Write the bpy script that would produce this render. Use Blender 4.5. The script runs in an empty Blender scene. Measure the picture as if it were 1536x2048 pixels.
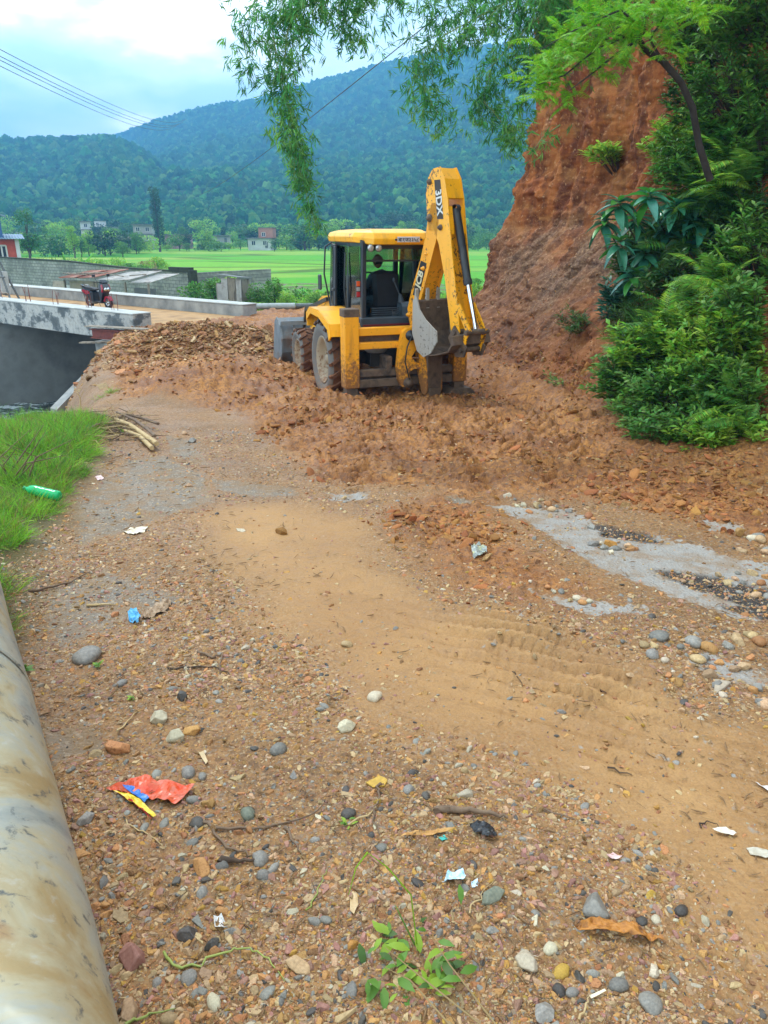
import bpy, bmesh, math, random
import numpy as np
from mathutils import Vector, Matrix, Euler
R = math.radians
rng = np.random.default_rng(11)
random.seed(5)
S = bpy.context.scene
COL = S.collection

# ------------------------------------------------------------------ camera, sky, sun, exposure
EYE = Vector((0.0, 0.0, 1.6))
PITCH = R(20.7)
FPX = 1479.0
cam = bpy.data.cameras.new('camera')
cam.sensor_fit = 'VERTICAL'; cam.sensor_height = 36.0; cam.lens = 36.0*FPX/2048.0
cam.clip_start = 0.05; cam.clip_end = 9000
camo = bpy.data.objects.new('camera', cam); COL.objects.link(camo)
camo.location = EYE; camo.rotation_euler = (R(90)-PITCH, 0, 0)
S.camera = camo
HAZE = 0.00068

W = bpy.data.worlds.new('World'); S.world = W; W.use_nodes = True
SUN_EL, SUN_AZ = R(56), R(-35)       # azimuth measured from +Y towards +X
nt = W.node_tree; nt.nodes.clear()
def wn(t, **k):
    n = nt.nodes.new(t)
    for a, b in k.items(): setattr(n, a, b)
    return n
out = wn('ShaderNodeOutputWorld'); bg = wn('ShaderNodeBackground'); bg.inputs['Strength'].default_value = 0.105
sky = wn('ShaderNodeTexSky', sky_type='NISHITA', sun_disc=False, sun_elevation=SUN_EL, sun_rotation=SUN_AZ)
sky.air_density = 1.0; sky.dust_density = 1.0
tc = wn('ShaderNodeTexCoord'); mp = wn('ShaderNodeMapping'); mp.inputs['Scale'].default_value = (1, 1, 2.3)
mp.inputs['Location'].default_value = (0.35, 0.1, 0.15)
nz = wn('ShaderNodeTexNoise'); nz.inputs['Scale'].default_value = 2.2; nz.inputs['Detail'].default_value = 7; nz.inputs['Roughness'].default_value = 0.52
nz2 = wn('ShaderNodeTexNoise'); nz2.inputs['Scale'].default_value = 5.0; nz2.inputs['Detail'].default_value = 8; nz2.inputs['Roughness'].default_value = 0.5
cr = wn('ShaderNodeValToRGB'); cr.color_ramp.elements[0].position = 0.30; cr.color_ramp.elements[1].position = 0.46
cr2 = wn('ShaderNodeValToRGB')
e = cr2.color_ramp.elements; e[0].position = 0.42; e[0].color = (5.6, 7.8, 9.6, 1); e[1].position = 0.59; e[1].color = (12.6, 13.0, 13.0, 1)
e2 = cr2.color_ramp.elements.new(0.53); e2.color = (8.2, 9.8, 10.8, 1)
mx = wn('ShaderNodeMix', data_type='RGBA')
L = nt.links.new
L(tc.outputs['Generated'], mp.inputs['Vector']); L(mp.outputs[0], nz.inputs['Vector']); L(mp.outputs[0], nz2.inputs['Vector'])
L(nz.outputs[0], cr.inputs[0]); L(nz2.outputs[0], cr2.inputs[0])
L(cr.outputs[0], mx.inputs[0]); L(sky.outputs[0], mx.inputs[6]); L(cr2.outputs[0], mx.inputs[7])
L(mx.outputs[2], bg.inputs[0]); L(bg.outputs[0], out.inputs[0])

sl = bpy.data.lights.new('sun', 'SUN'); sl.energy = 1.0; sl.angle = R(10); sl.color = (1.0, 0.95, 0.86)
so = bpy.data.objects.new('sun', sl); COL.objects.link(so)
sd = Vector((math.sin(SUN_AZ)*math.cos(SUN_EL), math.cos(SUN_AZ)*math.cos(SUN_EL), math.sin(SUN_EL)))
so.rotation_euler = sd.to_track_quat('Z', 'Y').to_euler()

vs = S.view_settings
S.display_settings.display_device = 'sRGB'
vs.view_transform = 'Standard'; vs.look = 'None'; vs.exposure = 1.2; vs.gamma = 1.0; vs.use_curve_mapping = False
S.cycles.max_bounces = 6; S.cycles.diffuse_bounces = 2; S.cycles.glossy_bounces = 3; S.cycles.transmission_bounces = 5
S.cycles.transparent_max_bounces = 12; S.cycles.volume_bounces = 0; S.cycles.caustics_reflective = False; S.cycles.caustics_refractive = False

# ------------------------------------------------------------------ numpy noise
def _h(ix, iy, s):
    n = (ix.astype(np.int64)*374761393 + iy.astype(np.int64)*668265263 + s*1442695041) & 0x7fffffff
    n = ((n ^ (n >> 13))*1274126177) & 0x7fffffff
    n = n ^ (n >> 16)
    return (n & 0xffff)/65535.0
def vn(x, y, s=0):
    x = np.asarray(x, float); y = np.asarray(y, float)
    ix = np.floor(x); iy = np.floor(y); fx = x-ix; fy = y-iy
    fx = fx*fx*fx*(fx*(fx*6-15)+10); fy = fy*fy*fy*(fy*(fy*6-15)+10)
    a = _h(ix, iy, s); b = _h(ix+1, iy, s); c = _h(ix, iy+1, s); d = _h(ix+1, iy+1, s)
    return (a*(1-fx)+b*fx)*(1-fy)+(c*(1-fx)+d*fx)*fy
def fbm(x, y, o=4, s=0, g=0.5):
    t = 0; a = 1; w = 0
    for i in range(o):
        t = t+a*vn(x*2**i+i*17.3, y*2**i-i*9.1, s+i); w += a; a *= g
    return t/w
def ridge(x, y, o=4, s=0, g=0.5):
    t = 0; a = 1; w = 0
    for i in range(o):
        t = t+a*(1-np.abs(2*vn(x*2**i+i*7.3, y*2**i+i*3.1, s+i)-1)); w += a; a *= g
    return t/w
def sst(a, b, x):
    t = np.clip((x-a)/(b-a), 0, 1); return t*t*(3-2*t)
def poly_sd(x, y, P):
    """signed distance to a closed polygon, negative inside"""
    d = np.full(np.shape(x), 1e9); ins = np.zeros(np.shape(x), bool)
    n = len(P)
    for i in range(n):
        ax, ay = P[i][:2]; bx, by = P[(i+1) % n][:2]
        ex, ey = bx-ax, by-ay; l = ex*ex+ey*ey+1e-12
        t = np.clip(((x-ax)*ex+(y-ay)*ey)/l, 0, 1)
        d = np.minimum(d, np.hypot(x-ax-t*ex, y-ay-t*ey))
        c = ((ay > y) != (by > y)) & (x < (bx-ax)*(y-ay)/(by-ay+1e-12)+ax)
        ins ^= c
    return np.where(ins, -d, d)
def line_sd(x, y, P):
    """signed distance to an open polyline, positive on the left of its direction"""
    d = np.full(np.shape(x), 1e9); sg = np.ones(np.shape(x))
    for i in range(len(P)-1):
        ax, ay = P[i][:2]; bx, by = P[i+1][:2]
        ex, ey = bx-ax, by-ay; l = ex*ex+ey*ey
        tr = ((x-ax)*ex+(y-ay)*ey)/l
        lo = -1e9 if i == 0 else 0; hi = 1e9 if i == len(P)-2 else 1
        t = np.clip(tr, lo, hi)
        dd = np.hypot(x-ax-t*ex, y-ay-t*ey); cr_ = ex*(y-ay)-ey*(x-ax)
        m = dd < d
        d = np.where(m, dd, d); sg = np.where(m, np.sign(cr_), sg)
    return d*sg

# ------------------------------------------------------------------ materials
def srgb(h):
    h = h.lstrip('#'); c = [int(h[i:i+2], 16)/255 for i in (0, 2, 4)]
    return tuple(x/12.92 if x <= .04045 else ((x+.055)/1.055)**2.4 for x in c)
def c3(c): return srgb(c) if isinstance(c, str) else c
class NT:
    def __init__(s, name):
        s.m = bpy.data.materials.new(name); s.m.use_nodes = True; s.t = s.m.node_tree; s.t.nodes.clear()
        s.o = s.t.nodes.new('ShaderNodeOutputMaterial'); s.b = s.t.nodes.new('ShaderNodeBsdfPrincipled')
        s.t.links.new(s.b.outputs[0], s.o.inputs[0]); s.tc = s.t.nodes.new('ShaderNodeTexCoord')
    def l(s, a, b): s.t.links.new(a, b)
    def n(s, t, **k):
        n = s.t.nodes.new(t)
        for a, b in k.items(): setattr(n, a, b)
        return n
    def noise(s, scale, det=4, rough=.55, co='Object', dist=0, stretch=None):
        n = s.n('ShaderNodeTexNoise'); n.inputs['Scale'].default_value = scale; n.inputs['Detail'].default_value = det
        n.inputs['Roughness'].default_value = rough; n.inputs['Distortion'].default_value = dist
        if stretch:
            mpn = s.n('ShaderNodeMapping'); mpn.inputs['Scale'].default_value = stretch
            s.l(s.tc.outputs[co], mpn.inputs[0]); s.l(mpn.outputs[0], n.inputs['Vector'])
        else: s.l(s.tc.outputs[co], n.inputs['Vector'])
        return n.outputs[0]
    def voro(s, scale, feat='F1', co='Object', out='Distance', rnd=1):
        n = s.n('ShaderNodeTexVoronoi', feature=feat); n.inputs['Scale'].default_value = scale
        n.inputs['Randomness'].default_value = rnd
        s.l(s.tc.outputs[co], n.inputs['Vector']); return n.outputs[out]
    def ramp(s, f, stops):
        n = s.n('ShaderNodeValToRGB'); el = n.color_ramp.elements
        while len(el) < len(stops): el.new(0.5)
        for q, (p, c) in zip(el, stops):
            q.position = p; c = c3(c) if not isinstance(c, (int, float)) else (c, c, c); q.color = (*c, 1)
        s.l(f, n.inputs[0]); return n.outputs[0]
    def mix(s, f, a, b, mode='MIX'):
        n = s.n('ShaderNodeMix', data_type='RGBA', blend_type=mode)
        for i, v in ((0, f), (6, a), (7, b)):
            if isinstance(v, bpy.types.NodeSocket): s.l(v, n.inputs[i])
            elif i == 0: n.inputs[0].default_value = v
            else: n.inputs[i].default_value = (*c3(v), 1)
        return n.outputs[2]
    def math(s, op, a, b=0.0, clamp=False):
        n = s.n('ShaderNodeMath', operation=op, use_clamp=clamp)
        for i, v in ((0, a), (1, b)):
            if isinstance(v, bpy.types.NodeSocket): s.l(v, n.inputs[i])
            else: n.inputs[i].default_value = v
        return n.outputs[0]
    def attr(s, nm, out='Fac'):
        n = s.n('ShaderNodeAttribute', attribute_name=nm); return n.outputs[out]
    def bump(s, h, st=.3, dist=.01, prev=None):
        n = s.n('ShaderNodeBump'); n.inputs['Strength'].default_value = st; n.inputs['Distance'].default_value = dist
        s.l(h, n.inputs['Height'])
        if prev is not None: s.l(prev, n.inputs['Normal'])
        return n.outputs[0]
    def set(s, k, v):
        if isinstance(v, bpy.types.NodeSocket): s.l(v, s.b.inputs[k])
        elif isinstance(v, (tuple, str)): s.b.inputs[k].default_value = (*c3(v), 1)
        else: s.b.inputs[k].default_value = v

def M(name, cols, scale=6, rough=.7, bump=.25, bscale=60, bdist=.004, metal=0, rnd=.0, hue=0.0, island=False, trans=0, det=5, stretch=None, spec=.5, coat=0):
    """a general material: colours by noise, fine relief, optional variation per object or per loose piece"""
    g = NT(name)
    cols = [cols] if isinstance(cols, (str, tuple)) else cols
    f = g.noise(scale, det, .6, stretch=stretch)
    n = len(cols)
    if n > 1: c = g.ramp(f, [(.32+.36*i/(n-1), cols[i]) for i in range(n)])
    else: c = g.mix(g.ramp(f, [(.3, .0), (.7, .35)]), cols[0], tuple(x*.7 for x in c3(cols[0])))
    if rnd or hue:
        h = g.n('ShaderNodeHueSaturation'); g.l(c, h.inputs['Color'])
        if island: r = g.n('ShaderNodeNewGeometry').outputs['Random Per Island']
        else: r = g.n('ShaderNodeObjectInfo').outputs['Random']
        v = g.math('MULTIPLY_ADD', r, rnd*2); v.node.inputs[2].default_value = 1-rnd
        g.l(v, h.inputs['Value'])
        if hue:
            r2 = g.math('FRACT', g.math('MULTIPLY', r, 7.31)); q = g.math('MULTIPLY_ADD', r2, hue*2); q.node.inputs[2].default_value = .5-hue
            g.l(q, h.inputs['Hue'])
        c = h.outputs[0]
    g.set('Base Color', c); g.set('Roughness', rough); g.set('Metallic', metal); g.set('Specular IOR Level', spec)
    if coat: g.set('Coat Weight', coat)
    if bump: g.set('Normal', g.bump(g.noise(bscale, 4, .6), bump, bdist))
    if trans:
        tr = g.n('ShaderNodeBsdfTranslucent'); g.l(c, tr.inputs[0]); ms = g.n('ShaderNodeMixShader'); ms.inputs[0].default_value = trans
        g.l(g.b.outputs[0], ms.inputs[1]); g.l(tr.outputs[0], ms.inputs[2]); g.l(ms.outputs[0], g.o.inputs[0])
    return g.m
def leafmat(name, cols, rnd=.35, hue=.03, trans=.3, rough=.5, scale=2.0):
    return M(name, cols, scale=scale, rough=rough, bump=0, rnd=rnd, hue=hue, island=True, trans=trans, spec=.35)

# ------------------------------------------------------------------ scene-graph helpers
def tag(o, label=None, cat=None, group=None, kind=None):
    if label: o['label'] = label
    if cat: o['category'] = cat
    if group: o['group'] = group
    if kind: o['kind'] = kind
    return o
def thing(name, label, cat, loc=(0, 0, 0), rz=0, group=None):
    o = bpy.data.objects.new(name, None); COL.objects.link(o); o.empty_display_size = .2
    o.location = loc; o.rotation_euler = (0, 0, rz); return tag(o, label, cat, group)
def link(name, me, parent=None, loc=None, rot=None, scl=None):
    o = bpy.data.objects.new(name, me); COL.objects.link(o)
    if parent: o.parent = parent
    if loc is not None: o.location = loc
    if rot is not None: o.rotation_euler = rot
    if scl is not None: o.scale = scl if hasattr(scl, '__len__') else (scl,)*3
    return o
def np_mesh(name, V, F, mat=None, smooth=False, attrs=None, mats=None, midx=None):
    """V (n,3), F list of (m,k) int arrays"""
    me = bpy.data.meshes.new(name)
    V = np.asarray(V, np.float32); F = [np.asarray(f, np.int32) for f in (F if isinstance(F, list) else [F]) if len(f)]
    me.vertices.add(len(V)); me.vertices.foreach_set('co', V.ravel())
    idx = np.concatenate([f.ravel() for f in F]); tot = np.concatenate([np.full(len(f), f.shape[1], np.int32) for f in F])
    st = np.concatenate([[0], np.cumsum(tot)[:-1]]).astype(np.int32)
    me.loops.add(len(idx)); me.loops.foreach_set('vertex_index', idx)
    me.polygons.add(len(tot)); me.polygons.foreach_set('loop_start', st); me.polygons.foreach_set('loop_total', tot)
    if smooth: me.polygons.foreach_set('use_smooth', np.ones(len(tot), bool))
    for m in (mats or ([mat] if mat else [])): me.materials.append(m)
    if midx is not None: me.polygons.foreach_set('material_index', np.asarray(midx, np.int32))
    for k, a in (attrs or {}).items():
        at_ = me.attributes.new(k, 'FLOAT', 'POINT'); at_.data.foreach_set('value', np.asarray(a, np.float32).ravel())
    me.update(calc_edges=True); me.validate(); return me
def grid_faces(nu, nv):
    i = np.arange(nu*nv).reshape(nv, nu)
    return np.stack([i[:-1, :-1], i[:-1, 1:], i[1:, 1:], i[1:, :-1]], -1).reshape(-1, 4)

class MB:
    """collects boxes, tubes, prisms; build() links them as one mesh object"""
    def __init__(s): s.v = []; s.f = []; s.sm = []
    def add(s, vs, fs, smooth=False):
        b = len(s.v); s.v += [tuple(v) for v in vs]; s.f += [tuple(b+i for i in f) for f in fs]; s.sm += [smooth]*len(fs); return s
    def box(s, c, d, rot=None, bev=0.0):
        """centre, full size, optional Euler; bev > 0 chamfers the vertical and horizontal edges"""
        bm = bmesh.new(); bmesh.ops.create_cube(bm, size=1)
        bmesh.ops.scale(bm, vec=d, verts=bm.verts)
        if bev > 0: bmesh.ops.bevel(bm, geom=bm.edges[:], offset=min(bev, min(d)*.45), segments=1, affect='EDGES')
        m = Matrix.Translation(c) @ (Euler(rot).to_matrix().to_4x4() if rot is not None else Matrix())
        s.bm(bm, m); return s
    def bm(s, bm, m=Matrix(), smooth=False):
        bm.verts.index_update(); s.add([m @ v.co for v in bm.verts], [[v.index for v in f.verts] for f in bm.faces], smooth); bm.free(); return s
    def beam(s, a, b, w, h, up=(0, 0, 1), bev=0.0):
        a = Vector(a); b = Vector(b); z = (b-a); l = z.length; z.normalize()
        x = Vector(up).cross(z)
        if x.length < 1e-4: x = Vector((1, 0, 0)).cross(z)
        x.normalize(); y = z.cross(x)
        m = Matrix((x, y, z)).transposed().to_4x4(); m.translation = (a+b)/2
        bm = bmesh.new(); bmesh.ops.create_cube(bm, size=1); bmesh.ops.scale(bm, vec=(w, h, l), verts=bm.verts)
        if bev > 0: bmesh.ops.bevel(bm, geom=bm.edges[:], offset=bev, segments=1, affect='EDGES')
        return s.bm(bm, m)
    def tube(s, path, r, n=8, caps=True, smooth=True):
        path = [Vector(p) for p in path]; k = len(path)
        r = [r]*k if not hasattr(r, '__len__') else list(r)
        vs = []; prev = None
        for i, p in enumerate(path):
            t = (path[min(i+1, k-1)]-path[max(i-1, 0)]).normalized()
            if prev is None:
                a = Vector((0, 0, 1)) if abs(t.z) < .9 else Vector((1, 0, 0)); x = a.cross(t).normalized()
            else:
                x = (prev-t*prev.dot(t)); x = x.normalized() if x.length > 1e-5 else Vector((1, 0, 0)).cross(t).normalized()
            prev = x; y = t.cross(x)
            vs += [p+(x*math.cos(2*math.pi*j/n)+y*math.sin(2*math.pi*j/n))*r[i] for j in range(n)]
        fs = [(i*n+j, i*n+(j+1) % n, (i+1)*n+(j+1) % n, (i+1)*n+j) for i in range(k-1) for j in range(n)]
        s.add(vs, fs, smooth)
        if caps: s.add(vs[:n], [tuple(range(n))[::-1]]); s.add(vs[-n:], [tuple(range(n))])
        return s
    def lathe(s, prof, c=(0, 0, 0), axis=(0, 0, 1), n=24, smooth=True):
        """prof: list of (r, h) along axis"""
        z = Vector(axis).normalized(); x = (Vector((0, 0, 1)) if abs(z.z) < .9 else Vector((1, 0, 0))).cross(z).normalized(); y = z.cross(x); c = Vector(c)
        vs = [c+z*h+(x*math.cos(2*math.pi*j/n)+y*math.sin(2*math.pi*j/n))*r for r, h in prof for j in range(n)]
        fs = [(i*n+j, i*n+(j+1) % n, (i+1)*n+(j+1) % n, (i+1)*n+j) for i in range(len(prof)-1) for j in range(n)]
        return s.add(vs, fs, smooth)
    def prism(s, poly, t0, t1, m):
        """poly 2D extruded between t0 and t1 along the third axis of m(u,v,t)->Vector"""
        n = len(poly)
        vs = [m(u, v, t0) for u, v in poly]+[m(u, v, t1) for u, v in poly]
        fs = [tuple(range(n))[::-1], tuple(range(n, 2*n))]+[(i, (i+1) % n, n+(i+1) % n, n+i) for i in range(n)]
        return s.add(vs, fs)
    def mesh(s, name, mat):
        me = bpy.data.meshes.new(name); me.from_pydata(s.v, [], s.f); me.polygons.foreach_set('use_smooth', s.sm)
        if mat: me.materials.append(mat)
        me.update(); bm = bmesh.new(); bm.from_mesh(me); bmesh.ops.recalc_face_normals(bm, faces=bm.faces); bm.to_mesh(me); bm.free(); return me
    def build(s, name, mat, parent=None, **k): return link(name, s.mesh(name, mat), parent, **k)

def scatter(name, pts, rots, scls, protos, idx, label=None, parent=None, cat=None, group=None):
    """stuff: one object whose geometry nodes place copies of the prototype meshes on its points"""
    me = bpy.data.meshes.new(name); n = len(pts); me.vertices.add(n); me.vertices.foreach_set('co', np.asarray(pts, np.float32).ravel())
    for k, a in (('rot', rots), ('scl', scls)):
        at_ = me.attributes.new(k, 'FLOAT_VECTOR', 'POINT'); at_.data.foreach_set('vector', np.asarray(a, np.float32).ravel())
    at_ = me.attributes.new('pick', 'INT', 'POINT'); at_.data.foreach_set('value', np.asarray(idx, np.int32))
    o = link(name, me, parent)
    cl = bpy.data.collections.new(name+'_sources')
    for i, pm in enumerate(protos):
        q = bpy.data.objects.new('%s_source_%03d' % (name, i), pm); cl.objects.link(q)
    g = bpy.data.node_groups.new(name, 'GeometryNodeTree')
    g.interface.new_socket('Geometry', in_out='INPUT', socket_type='NodeSocketGeometry'); g.interface.new_socket('Geometry', in_out='OUTPUT', socket_type='NodeSocketGeometry')
    N = g.nodes.new; gi = N('NodeGroupInput'); go = N('NodeGroupOutput'); ip = N('GeometryNodeInstanceOnPoints'); ci = N('GeometryNodeCollectionInfo')
    ci.inputs['Collection'].default_value = cl; ci.inputs['Separate Children'].default_value = True; ci.inputs['Reset Children'].default_value = True
    def na(nm, dt):
        a = N('GeometryNodeInputNamedAttribute'); a.data_type = dt; a.inputs['Name'].default_value = nm; return a.outputs[0]
    er = N('FunctionNodeEulerToRotation'); g.links.new(na('rot', 'FLOAT_VECTOR'), er.inputs[0])
    ip.inputs['Pick Instance'].default_value = True
    g.links.new(gi.outputs[0], ip.inputs['Points']); g.links.new(ci.outputs[0], ip.inputs['Instance']); g.links.new(na('pick', 'INT'), ip.inputs['Instance Index'])
    g.links.new(er.outputs[0], ip.inputs['Rotation']); g.links.new(na('scl', 'FLOAT_VECTOR'), ip.inputs['Scale']); g.links.new(ip.outputs[0], go.inputs[0])
    md = o.modifiers.new('scatter', 'NODES'); md.node_group = g
    return tag(o, label, cat, group, 'stuff')

def leaf_fan(P, D, N_, Ln, Wd, segs=2, bend=.25, fold=.15):
    """numpy leaves: base points P, directions D, side normals N_, lengths, widths -> V, F (quads strips with a bend)"""
    n = len(P); D = D/np.linalg.norm(D, axis=1, keepdims=True)
    side = np.cross(D, N_); side /= (np.linalg.norm(side, axis=1, keepdims=True)+1e-9); up = np.cross(side, D)
    ws = {1: [.0, 1, 0], 2: [.15, 1., .0], 3: [.12, .9, .8, .0]}[segs]; ts = np.linspace(0, 1, len(ws))
    rows = []
    for t, w in zip(ts, ws):
        c = P+D*(Ln*t)[:, None]-up*(Ln*bend*t*t)[:, None]
        hw = (Wd*.5*w)[:, None]
        rows += [c-side*hw+up*hw*fold, c+side*hw+up*hw*fold]
    V = np.stack(rows, 1).reshape(-1, 3); m = len(rows)
    b = (np.arange(n)*m)[:, None]
    F = np.concatenate([b+np.array([2*i, 2*i+1, 2*i+3, 2*i+2]) for i in range(len(ws)-1)], 0)
    return V, F
def rand_dir(n, zmin=-1, zmax=1, r=None):
    r = r or rng
    z = r.uniform(zmin, zmax, n); a = r.uniform(0, 2*np.pi, n); q = np.sqrt(1-z*z)
    return np.stack([q*np.cos(a), q*np.sin(a), z], 1)

# ------------------------------------------------------------------ where things stand
CP, SP = math.cos(PITCH), math.sin(PITCH)
def ray(px, py):
    c = (px-768)/FPX; d = (1024-py)/FPX
    return Vector((c, CP+d*SP, -SP+d*CP))
def at(px, py, Y):
    r_ = ray(px, py); return EYE+r_*(Y/r_.y)
def onz(px, py, z):
    r_ = ray(px, py); return EYE+r_*((z-EYE.z)/r_.z)
# ------------------------------------------------------------------ the lie of the land
CREST = [(-14, 7.4), (-7.5, 8.7), (-5.2, 9.5), (-4.3, 10.4), (-4.6, 12.6), (-5.6, 15), (-6.6, 18), (-7.25, 20.6), (-7.7, 22.9)]
BR_A = Vector((-7.6, 23.1)); BR_D = Vector((-.79, .613)).normalized(); BR_N = Vector((.613, .79)).normalized()   # near kerb end, bridge direction, across
WATER = -4.75
CREST2 = CREST+[(-6.9, 24.0), (-4.4, 27.6), (-2.6, 30.0), (0, 31.6), (4, 32.5), (30, 33)]
FOOT = [(6.4, -4), (5.5, 3), (4.9, 6), (4.1, 8), (3.35, 9.8), (3.0, 11.3), (2.5, 13.2), (1.9, 15.6), (1.25, 18), (1.15, 20), (2.4, 22.8), (5.5, 25.5), (10, 28), (16, 30)]
def zroad(x, y):
    y = np.asarray(y, float)
    yy = np.clip(y, -2, 40)
    return -.085*(13.6-np.logaddexp(0, (13.6-yy)*2.2)/2.2)
def gmacro(x, y):
    x = np.asarray(x, float); y = np.asarray(y, float)
    z = zroad(x, y)
    d = line_sd(x, y, CREST2)                       # positive: off the road to the left or beyond
    drop = -(4.1+.0*x)
    left = sst(0, 3.2, d)*drop
    far = sst(0, 9, d)*(-1.9)+sst(9, 26, d)*.05
    near_stream = sst(27.5, 24.0, y-(-.3)*(x+7.5)*0)*(x < 60)
    # behind the bridge the land is a low terrace, in front of it the stream bed
    b = (x-BR_A.x)*BR_N.x+(y-BR_A.y)*BR_N.y           # distance across the bridge
    k = sst(3.6, 6.5, b)
    z = z+left*(1-k)+far*k
    # the heap of shale pushed to the edge before the bridge
    hx, hy = x+4.5, y-18.6
    z = z+.62*np.exp(-((hx*.8+hy*.55)/2.1)**2-((hy*.85-hx*.45)/1.15)**2)*(d < .6)*sst(.9, -.5, d)
    z = z+.34*np.exp(-((x+3.4)/1.3)**2-((y-15.2)/1.2)**2)
    z = z+.34*np.exp(-((x+2.9)/1.15)**2-((y-12.7)/.62)**2)+.16*np.exp(-((x+1.2)/.6)**2-((y-11.9)/.4)**2)
    # verge rises a little at the left, berm of sand and mud at the right
    z = z+.10*sst(-1.9, -3.0, x+.12*y-.2)*(y < 11)*sst(11, 9, y)
    f = line_sd(x, y, FOOT)                          # negative: towards the cliff
    z = z+.25*sst(.9, -.5, f)
    return z
_TS = .6+np.arange(420)*.1*(1+np.arange(420)*.003)
def ong(px, py):
    """where the line of sight through a pixel meets the ground"""
    r_ = ray(px, py); T = _TS
    for _ in range(3):
        below = (EYE.z+r_.z*T) < gmacro(r_.x*T, r_.y*T); k = int(np.argmax(below)) if below.any() else len(T)-1
        T = np.linspace(T[max(k-1, 0)], T[k], 24)
    return EYE+r_*float(T[-1])
def OP(pts): return [tuple(ong(*p))[:2] for p in pts]
SAND = OP([(430, 1005), (600, 1005), (740, 1040), (790, 1130), (930, 1215), (1110, 1255), (1290, 1320), (1420, 1410), (1560, 1450), (1600, 1990), (1520, 1960), (1340, 1760), (1140, 1620), (990, 1530), (840, 1480), (690, 1390), (560, 1280), (470, 1180), (400, 1080)])
CONC = [OP(p) for p in (
    [(255, 920), (330, 908), (412, 950), (425, 1000), (300, 1045), (150, 1095), (150, 1000), (205, 955)],
    [(85, 1180), (200, 1135), (330, 1175), (385, 1195), (330, 1225), (250, 1245), (95, 1310)],
    [(960, 1005), (1140, 1020), (1215, 1052), (1350, 1080), (1560, 1130), (1600, 1240), (1470, 1235), (1380, 1205), (1200, 1135), (1120, 1090), (1040, 1035)],
    [(1045, 1180), (1110, 1190), (1300, 1215), (1290, 1230), (1180, 1232)],
    [(1365, 1315), (1440, 1305), (1540, 1350), (1545, 1378), (1440, 1362)],
    [(655, 980), (745, 984), (725, 1000), (668, 999)], [(415, 955), (590, 975), (600, 992), (500, 992), (430, 980)],
    [(325, 868), (385, 880), (425, 935), (345, 912)], [(75, 1448), (190, 1455), (215, 1495), (90, 1540)],
    [(890, 995), (950, 998), (940, 1012), (900, 1010)], [(1395, 1035), (1480, 1055), (1490, 1070), (1420, 1062)])]
TAR = [OP(p) for p in ([(1190, 1045), (1290, 1065), (1330, 1085), (1210, 1070)], [(1300, 1135), (1440, 1150), (1560, 1180), (1560, 1260), (1480, 1200), (1380, 1170)], [(1440, 1205), (1560, 1210), (1560, 1250)])]
MUDP = OP([(230, 800), (330, 790), (470, 830), (560, 905), (620, 960), (860, 985), (740, 1030), (800, 1100), (900, 1190), (1150, 1240), (1290, 1250), (1200, 1180), (1010, 1040), (1010, 1000), (1240, 1010), (1450, 1070), (1600, 1100), (1600, 880), (1250, 820), (1200, 600), (200, 600)])
GREEN = [(-14, 7.6), (-5.0, 10.0), (-4.3, 10.5)]+OP([(238, 850), (205, 940), (165, 1010), (128, 1100), (104, 1180), (88, 1235), (50, 1310), (0, 1340)])+[(-2.6, 1.8), (-14, 1.8)]
def fields(x, y):
    wx = x+.10*(fbm(x*2.3, y*2.3, 3, 31)-.5)*2; wy = y+.10*(fbm(x*2.3, y*2.3, 3, 57)-.5)*2
    fx = x+.035*(fbm(x*11, y*11, 3, 3)-.5)*2; fy = y+.035*(fbm(x*11, y*11, 3, 5)-.5)*2
    sand = poly_sd(wx, wy, SAND)
    cds = [poly_sd(fx, fy, p) for p in CONC]; conc = np.minimum.reduce(cds); fields.worn = np.minimum.reduce([cds[i] for i in (0, 1, 6, 7, 8, 9)]) <= conc+1e-9; tar = np.minimum.reduce([poly_sd(fx, fy, p) for p in TAR])
    mud = poly_sd(wx, wy, MUDP); grn = poly_sd(wx, wy, GREEN)
    return sand, conc, tar, mud, grn
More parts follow.
